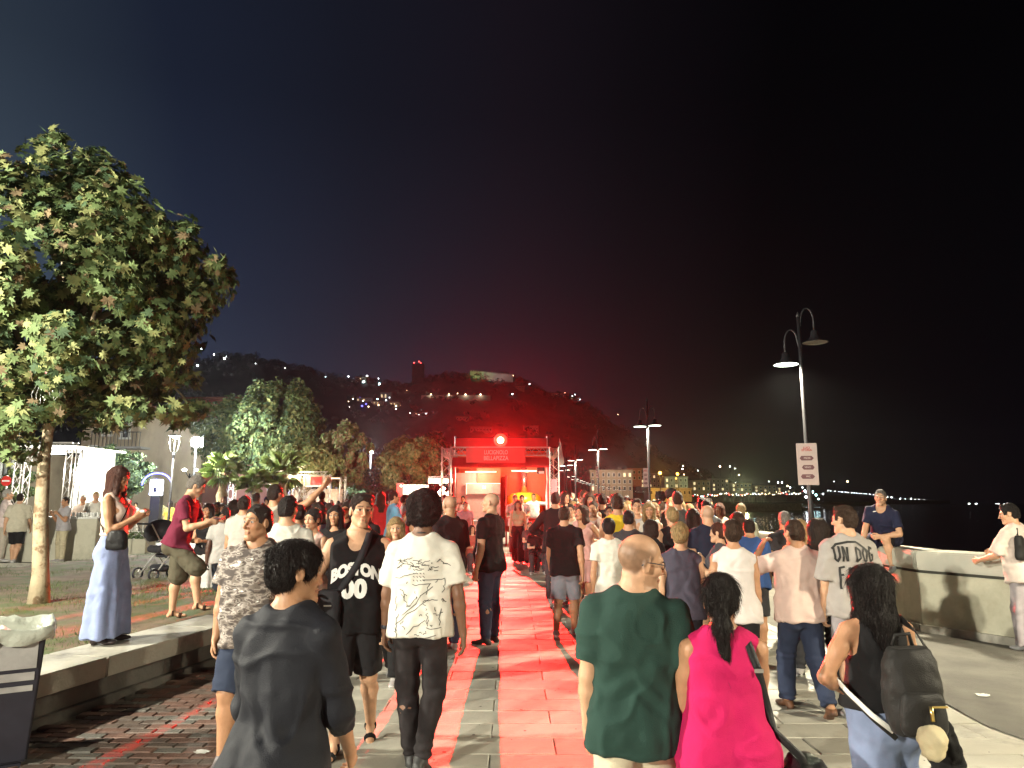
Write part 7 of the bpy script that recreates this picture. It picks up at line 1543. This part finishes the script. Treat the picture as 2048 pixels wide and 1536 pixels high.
P_(1044, 990, 25.4, 180, 'man with dark hair in front of the yellow oven', 'm', 'short', 'dark', 'tan', (.15, .12, .12), 'tee', Ch, 'trousers', 'hold', 0)
P_(1068, 987, 27.95, 178, 'pizza cook in a white jacket and cap with one arm stretched out', 'm', 'crop', 'dark', 'tan', (.68, .66, .62), 'shirt', Wt, 'trousers', 'reach', 1, z=.12, fat=.02, kw=dict(aL=((.9, .35, .0), (1, .2, .05))))
P_(925, 992, 28.0, 175, 'man in white serving behind the cream counter', 'm', 'crop', 'black', 'tan', (.66, .6, .55), 'tee', Wt, 'trousers', 'hold', 1)
P_(930, 1003, 21.6, 190, 'seated youth with a cap and pale shirt, left of the aisle', 'm', 'crop', 'dark', 'fair', (.5, .35, .4), 'tee', Ch, 'shorts', 'stand', 0)
for i, (px, t_, Y, yaw, sex, hr, hc, c, lab) in enumerate(((944, 1030, 17.3, 200, 'f', 'long', 'dark', (.35, .08, .06), 'seated woman with red lit hair at the left front table'), (960, 1026, 19.6, 170, 'f', 'bun', 'dark', (.15, .03, .03), 'seated woman in dark red at the left tables'), (915, 1030, 19.4, 160, 'm', 'crop', 'dark', (.3, .1, .1), 'seated man at the left tables nearest the counter'), (1072, 1028, 17.3, 185, 'm', 'short', 'dark', (.02, .02, .02), 'seated man in black at the right front table'), (1085, 1026, 19.5, 10, 'f', 'long', 'brown', (.4, .28, .22), 'seated woman in beige at the right tables'), (1060, 1022, 19.8, 190, 'm', 'crop', 'dark', (.06, .05, .05), 'seated man in grey at the right tables'), (1100, 1026, 17.4, 150, 'f', 'wavy', 'dark', (.03, .03, .03), 'seated woman in black at the end of the right front table'))):
    pp = at(px, 1060, Y); P_(px, t_, Y, yaw, lab, sex, hr, hc, 'fair', c, 'tee', Ch, 'trousers', 'sit', 0, grp='people seated at the folding tables', kw=dict(sit=.47))
P_(1166, 1010, 11.2, 165, 'woman with long brown hair in a short pale pink dress', 'f', 'long', 'brown', 'tan', (.55, .30, .27), 'tank', (.50, .27, .25), 'dress', 'hip', 1, kw=dict(head=(-40, 0, 0)))
P_(1188, 1003, 11.6, 158, 'bearded man in a pale shirt and shorts beside the woman in pink', 'm', 'crop', 'brown', 'fair', (.52, .40, .36), 'tee', (.20, .15, .10), 'shorts', 'hold', 1, beard=.6)
P_(1218, 1033, 8.1, 0, 'woman with a dark bun in a white top with a thin black strap', 'f', 'bun', 'black', 'tan', Wt, 'tee', Bk, 'jeans', 'walk1', 1)
P_(1237, 990, 9.9, -4, 'man with curly brown hair in a yellow and green vest', 'm', 'short', 'brown', 'tan', (.60, .42, .03), 'vest', (.05, .15, .04), 'shorts', 'stand', 1, hvol=.01)
P_(1260, 1018, 9.0, -25, 'person in a black cap and dark top, right of the yellow vest', 'm', 'crop', 'black', 'tan', Ch, 'tee', Ch, 'trousers', 'walk2', 1)
P_(1276, 998, 11.3, 175, 'dark haired man in a grey and white shirt facing the camera', 'm', 'short', 'dark', 'fair', (.38, .38, .40), 'tee', Ch, 'jeans', 'stand', 1)
P_(1300, 1005, 10.8, 150, 'woman with long fair brown hair and glasses in white', 'f', 'long', 'blond', 'fair', Wt, 'tank', JE, 'jeans', 'stand', 1, kw=dict(head=(20, 0, 0)))
P_(1305, 1036, 8.6, -60, 'dark haired girl in a black top among taller people', 'f', 'bob', 'dark', 'fair', Bk, 'tee', Ch, 'jeans', 'walk1', 1)
P_(1345, 1014, 8.9, 10, 'blond woman with pinned up hair in a black vest top', 'f', 'bun', 'blond', 'fair', Bk, 'tank', Bk, 'jeans', 'stand', 1)
P_(1206, 984, 13.2, 0, 'man in a black shirt with a white print on the back', 'm', 'crop', 'dark', 'tan', Bk, 'tee', Ch, 'shorts', 'walk1', 1)
P_(1358, 984, 11.6, 0, 'tall man in a charcoal shirt standing above the crowd', 'm', 'short', 'brown', 'tan', (.07, .07, .065), 'tee', Ch, 'trousers', 'stand', 1, fat=.02)
P_(1360, 1040, 6.3, -6, 'blond woman in a dark dotted sleeveless blouse seen from behind', 'f', 'bun', 'blond', 'fair', (.065, .06, .085), 'vest', (.02, .022, .03), 'jeans', 'walk1', 2, fat=.022, locks=200)
P_(1417, 1010, 8.8, 12, 'bald man in a navy shirt with a red bag strap', 'm', None, 'grey', 'fair', (.015, .018, .035), 'tee', Bk, 'shorts', 'stand', 1, buzz=.4, bald=True, fat=.02)
P_(1388, 1018, 9.4, -10, 'woman with long dark hair beside the bald man in navy', 'f', 'long', 'dark', 'tan', Bk, 'tee', Ch, 'jeans', 'stand', 1)
P_(1416, 1000, 11.8, 5, 'man in a dark cap and grey shirt by the sea wall', 'm', 'crop', 'black', 'tan', (.08, .08, .085), 'tee', Ch, 'shorts', 'stand', 1, hvol=.008)
P_(1438, 1046, 7.6, 60, 'red haired woman raising a phone in a patterned sleeve', 'f', 'bun', 'auburn', 'fair', (.06, .06, .07), 'tee', Ch, 'trousers', 'eat', 1)
P_(1466, 1040, 6.0, -4, 'brown haired woman in a white sleeveless top with a grey bag strap', 'f', 'bun', 'brown', 'tan', (.64, .58, .56), 'vest', Bk, 'skirt', 'stand', 2, fat=.02, locks=150)
P_(1486, 1008, 11.4, -8, 'man in a cream shirt leaning towards the sea wall', 'm', 'short', 'blond', 'tan', (.50, .50, .36), 'tee', Ch, 'shorts', 'stand', 1)
P_(1478, 1024, 8.9, 0, 'woman with long brown hair and a white hairband', 'f', 'long', 'brown', 'tan', (.50, .45, .36), 'tee', Ch, 'jeans', 'stand', 1)
P_(1502, 1036, 8.3, -15, 'person in a bright blue shirt bending by the sea wall', 'm', 'crop', 'dark', 'tan', (.04, .09, .25), 'tee', Ch, 'shorts', 'hold', 1, kw=dict(lean=14))
P_(1604, 1040, 7.4, 150, 'blond woman facing the camera behind the pale pink shirt', 'f', 'wavy', 'blond', 'fair', (.5, .40, .2), 'tee', Ch, 'jeans', 'stand', 1)
P_(1638, 1040, 7.0, 0, 'woman with voluminous dark hair left of the painted grey shirt', 'f', 'wavy', 'dark', 'tan', Bk, 'tee', Bk, 'jeans', 'stand', 1, hvol=.02, locks=200)
P_(1572, 1024, 9.4, 0, 'man with greying hair just behind the pale pink shirt', 'm', 'short', 'grey', 'tan', Ch, 'tee', Ch, 'trousers', 'stand', 0)
P_(30, 985, 18.9, 15, 'man in a pale shirt and black shorts leaning at the bar', 'm', 'crop', 'dark', 'fair', (.5, .46, .36), 'loose', Bk, 'shorts', 'walk1', 1, z=.1, fat=.03)
P_(4, 972, 19.6, -60, 'older man with white hair and a blue strap at the bar', 'm', 'short', 'white', 'fair', (.6, .5, .48), 'tee', (.4, .36, .3), 'trousers', 'hold', 1, z=.1, fat=.03)
P_(121, 994, 19.7, 150, 'person in cream trousers at the front corner of the bar counter', 'm', 'crop', 'dark', 'tan', (.40, .38, .40), 'tee', (.50, .44, .30), 'trousers', 'eat', 1, z=.1)
P_(156, 990, 21.6, 185, 'bartender in a cap and pale shirt behind the counter', 'm', 'crop', 'white', 'tan', (.45, .36, .30), 'tee', Ch, 'trousers', 'hold', 1, z=.1)
P_(182, 984, 21.4, 200, 'fair haired bartender in a white shirt pouring drinks', 'm', 'short', 'blond', 'fair', Wt, 'tee', Ch, 'trousers', 'hold', 1, z=.1)
P_(215, 990, 22.5, 180, 'third person behind the counter, next to the woman in pale blue trousers', 'm', 'short', 'dark', 'tan', (.5, .45, .4), 'tee', Ch, 'trousers', 'hold', 0, z=.1)
P_(366, 982, 30, 100, 'person in a red top far back by the blue display', 'm', 'crop', 'dark', 'tan', (.4, .03, .03), 'tee', Ch, 'trousers', 'hold', 0)
# ---- the crowd behind: figures copied from eighteen built ones
protos = []; rc = random.Random(21)
TC = [('white', (.66, .63, .57)), ('black', (.02, .02, .02)), ('cream', (.55, .46, .34)), ('grey', (.25, .24, .23)), ('navy', (.02, .03, .07)), ('red', (.42, .04, .03)), ('beige', (.42, .33, .23)), ('green', (.04, .10, .05)), ('blue', (.06, .14, .30)), ('yellow', (.6, .42, .08)), ('pink', (.6, .28, .28)), ('purple', (.14, .05, .20)), ('olive', (.12, .11, .05)), ('brown', (.12, .06, .03))]
HK = [('m', 'crop', 'dark', 'short dark hair'), ('m', 'short', 'black', 'black hair'), ('f', 'long', 'brown', 'long brown hair'), ('f', 'pony', 'dark', 'a dark ponytail'), ('f', 'long', 'blond', 'long blond hair'), ('m', 'crop', 'grey', 'grey hair'), ('f', 'bun', 'dark', 'tied dark hair'), ('m', 'short', 'brown', 'brown hair'), ('f', 'wavy', 'dark', 'wavy dark hair'), ('m', None, 'brown', 'a shaven head'), ('f', 'bob', 'auburn', 'reddish bobbed hair'), ('m', 'afro', 'black', 'curly black hair')]
POS = ['stand', 'walk1', 'walk2', 'phone', 'hold', 'hip', 'eat', 'hipr']
for i, (sx, hr, hc, hd_) in enumerate(HK):
    o = P_(1500, 960, 90, 0, 'x', sx, hr, hc, rc.choice(['tan', 'fair', 'tan', 'olive', 'brown'] if hc != 'blond' else ['fair']), (.5, .5, .5), ('tee', 'tee', 'tank', 'loose', 'tank')[i % 5] if sx == 'f' else 'tee', Ch, ('jeans', 'shorts', 'wide', 'trousers')[i % 4], POS[i % 8], 0, buzz=.7 if hr is None else 0)
    protos.append((o, hd_, sx)); Hs = o['b'].H
TM = {n: cl('crowd_' + n, c) for n, c in TC}; BM = [cl('crowd_low_%d' % i, c) for i, c in enumerate(((.02, .02, .025), (.04, .06, .11), (.30, .26, .2), (.06, .055, .05), (.45, .42, .36)))]
used = set(); cnt = {}
def crowd(px, Y, top_, yaw, grp, where, z=0.0):
    i = rc.randrange(len(protos)); o, hd_, sx = protos[i]; src = o['e']; q = at(px, top_, Y); s = max(.86, min(1.08, (q.z - z) / o['b'].H)); e = empty('person', (q.x, Y, z), math.radians(yaw)); e.scale = (s, s, s)
    if rc.random() < .5: e.scale = (-s, s, s)
    tn, tc_ = rc.choice(TC[:8] + TC[:3] + TC); sh = rc.choice(('shorts', 'trousers'))
    for ch in src.children:
        c = ch.copy(); C.objects.link(c); c.parent = e
        if ch.name.split('.')[0] in ('shirt', 'top'): c.material_slots[0].link = 'OBJECT'; c.material_slots[0].material = TM[tn]
        elif ch.name.split('.')[0] in ('trousers', 'jeans', 'shorts', 'skirt'): c.material_slots[0].link = 'OBJECT'; c.material_slots[0].material = rc.choice(BM)
    facing = 'face on' if 110 < yaw % 360 < 250 else 'back turned' if yaw % 360 < 70 or yaw % 360 > 290 else 'side on'
    tag(e, '%s in %s with %s, %s, %s' % ('man' if sx == 'm' else 'woman', tn, hd_, facing, where), 'person', grp); return e
spots = []
def fill(n, pxr, Yr, topr, grp, where, mind, facing=.55):
    k = 0; tries = 0
    while k < n and tries < n * 40:
        tries += 1; Y = Yr[0] + (Yr[1] - Yr[0]) * rc.random() ** .8; px = rc.uniform(*pxr); x = at(px, 1000, Y).x
        if any((x - a) ** 2 + (Y - b_) ** 2 < mind ** 2 for a, b_ in spots): continue
        if px > 1400 and x > wall_x(min(Y, 170)) - .4: continue
        if x > wall_x(min(Y, 170)) - .3: continue
        spots.append((x, Y)); yaw = (180 + rc.uniform(-40, 40)) if rc.random() < facing else rc.uniform(-35, 35) if rc.random() < .7 else rc.uniform(0, 360)
        w = where(px, Y) if callable(where) else where; crowd(px, Y, rc.gauss(1003 - 2.5 * 0, topr * 14 / Y) , yaw, grp, w); k += 1
def w_prom(px, Y):
    d = 'front crowd' if Y < 15 else 'mid crowd' if Y < 22 else 'deep crowd' if Y < 32 else 'far crowd'
    s = 'beside the stall truss' if px < 1150 else 'below the third lamp' if px < 1225 else 'below the second lamp' if px < 1320 else 'near the sea wall'
    return d + ' ' + s
fill(78, (1118, 1440), (12, 22), 12, 'people in the crowd on the promenade', w_prom, .52)
fill(95, (1112, 1410), (22, 38), 14, 'people in the crowd on the promenade', w_prom, .62)
fill(45, (1110, 1330), (38, 60), 14, 'people in the crowd on the promenade', w_prom, .7)
def w_left(px, Y): return ('near the fascia stall' if px < 660 else 'before the pale hall' if px < 740 else 'by the food stall') + (' front' if Y < 24 else ' back')
fill(26, (585, 760), (17, 26), 12, 'people in the crowd on the square', w_left, .6)
fill(40, (560, 790), (26, 38), 14, 'people in the crowd on the square', w_left, .6)
fill(16, (400, 590), (16, 32), 12, 'people in the crowd on the square', lambda px, Y: 'by the palms' + (', close' if Y < 24 else ', far'), .8)
fill(10, (815, 900), (24, 33), 10, 'people in the crowd on the square', lambda px, Y: 'by the bulb lit stall', .6)
fill(8, (215, 380), (24, 36), 10, 'people in the crowd on the square', lambda px, Y: 'near the blue lit display', .9)
for o, _, _ in protos:
    for ch in list(o['e'].children):
        bpy.data.objects.remove(ch)
    bpy.data.objects.remove(o['e'])

# trodden spots on the slabs
gm = MB(); rg = random.Random(6)
for i in range(260):
    y = rg.uniform(4, 12); x = rg.uniform(PX0, 3.5); r = rg.uniform(.006, .017); gm.add([(x + r * math.cos(t) * rg.uniform(.7, 1.2), y + r * math.sin(t) * rg.uniform(.7, 1.2), .0112) for t in [i_ * 1.047 for i_ in range(6)]], [tuple(range(6))])
tag(gm.build('gum_spots', mat('old_gum', (.07, .065, .055), .8, var=0), pave), kind='stuff')
# labels: things of one kind that still share a label are told apart by their order
from collections import defaultdict
gl_ = defaultdict(list)
for o in C.objects:
    if o.parent is None and o.get('category') and o.get('label') and o.get('kind') is None: gl_[o['label']].append(o)
ORD = lambda n: '%d%s' % (n, 'th' if 10 < n % 100 < 14 else {1: 'st', 2: 'nd', 3: 'rd'}.get(n % 10, 'th'))
for lb, os_ in gl_.items():
    if len(os_) > 1:
        os_.sort(key=lambda o: o.location.x / max(o.location.y, .5))
        for i, o in enumerate(os_): o['label'] = lb + (', leftmost' if i == 0 else ', rightmost' if i == len(os_) - 1 else ', %s from left' % ORD(i + 1))
for o in C.objects:
    if o.parent is None and len(str(o.get('label', '')).split()) > 16: print('LONG', len(o['label'].split()), o['label'])
# ---------------------------------------------------------------- night haze over the bay
hz = MB().box(100, 740, 75, 2600, 1640, 157).build('haze', None); hz['kind'] = 'stuff'; hz.display_type = 'WIRE'
hm = bpy.data.materials.new('night_air'); hm.use_nodes = True; hm.node_tree.nodes.clear(); vo = hm.node_tree.nodes.new('ShaderNodeVolumePrincipled'); vo.inputs['Color'].default_value = (.85, .92, 1, 1); vo.inputs['Density'].default_value = .00018; vo.inputs['Anisotropy'].default_value = .82
ou = hm.node_tree.nodes.new('ShaderNodeOutputMaterial'); hm.node_tree.links.new(vo.outputs[0], ou.inputs['Volume']); hz.data.materials.append(hm)
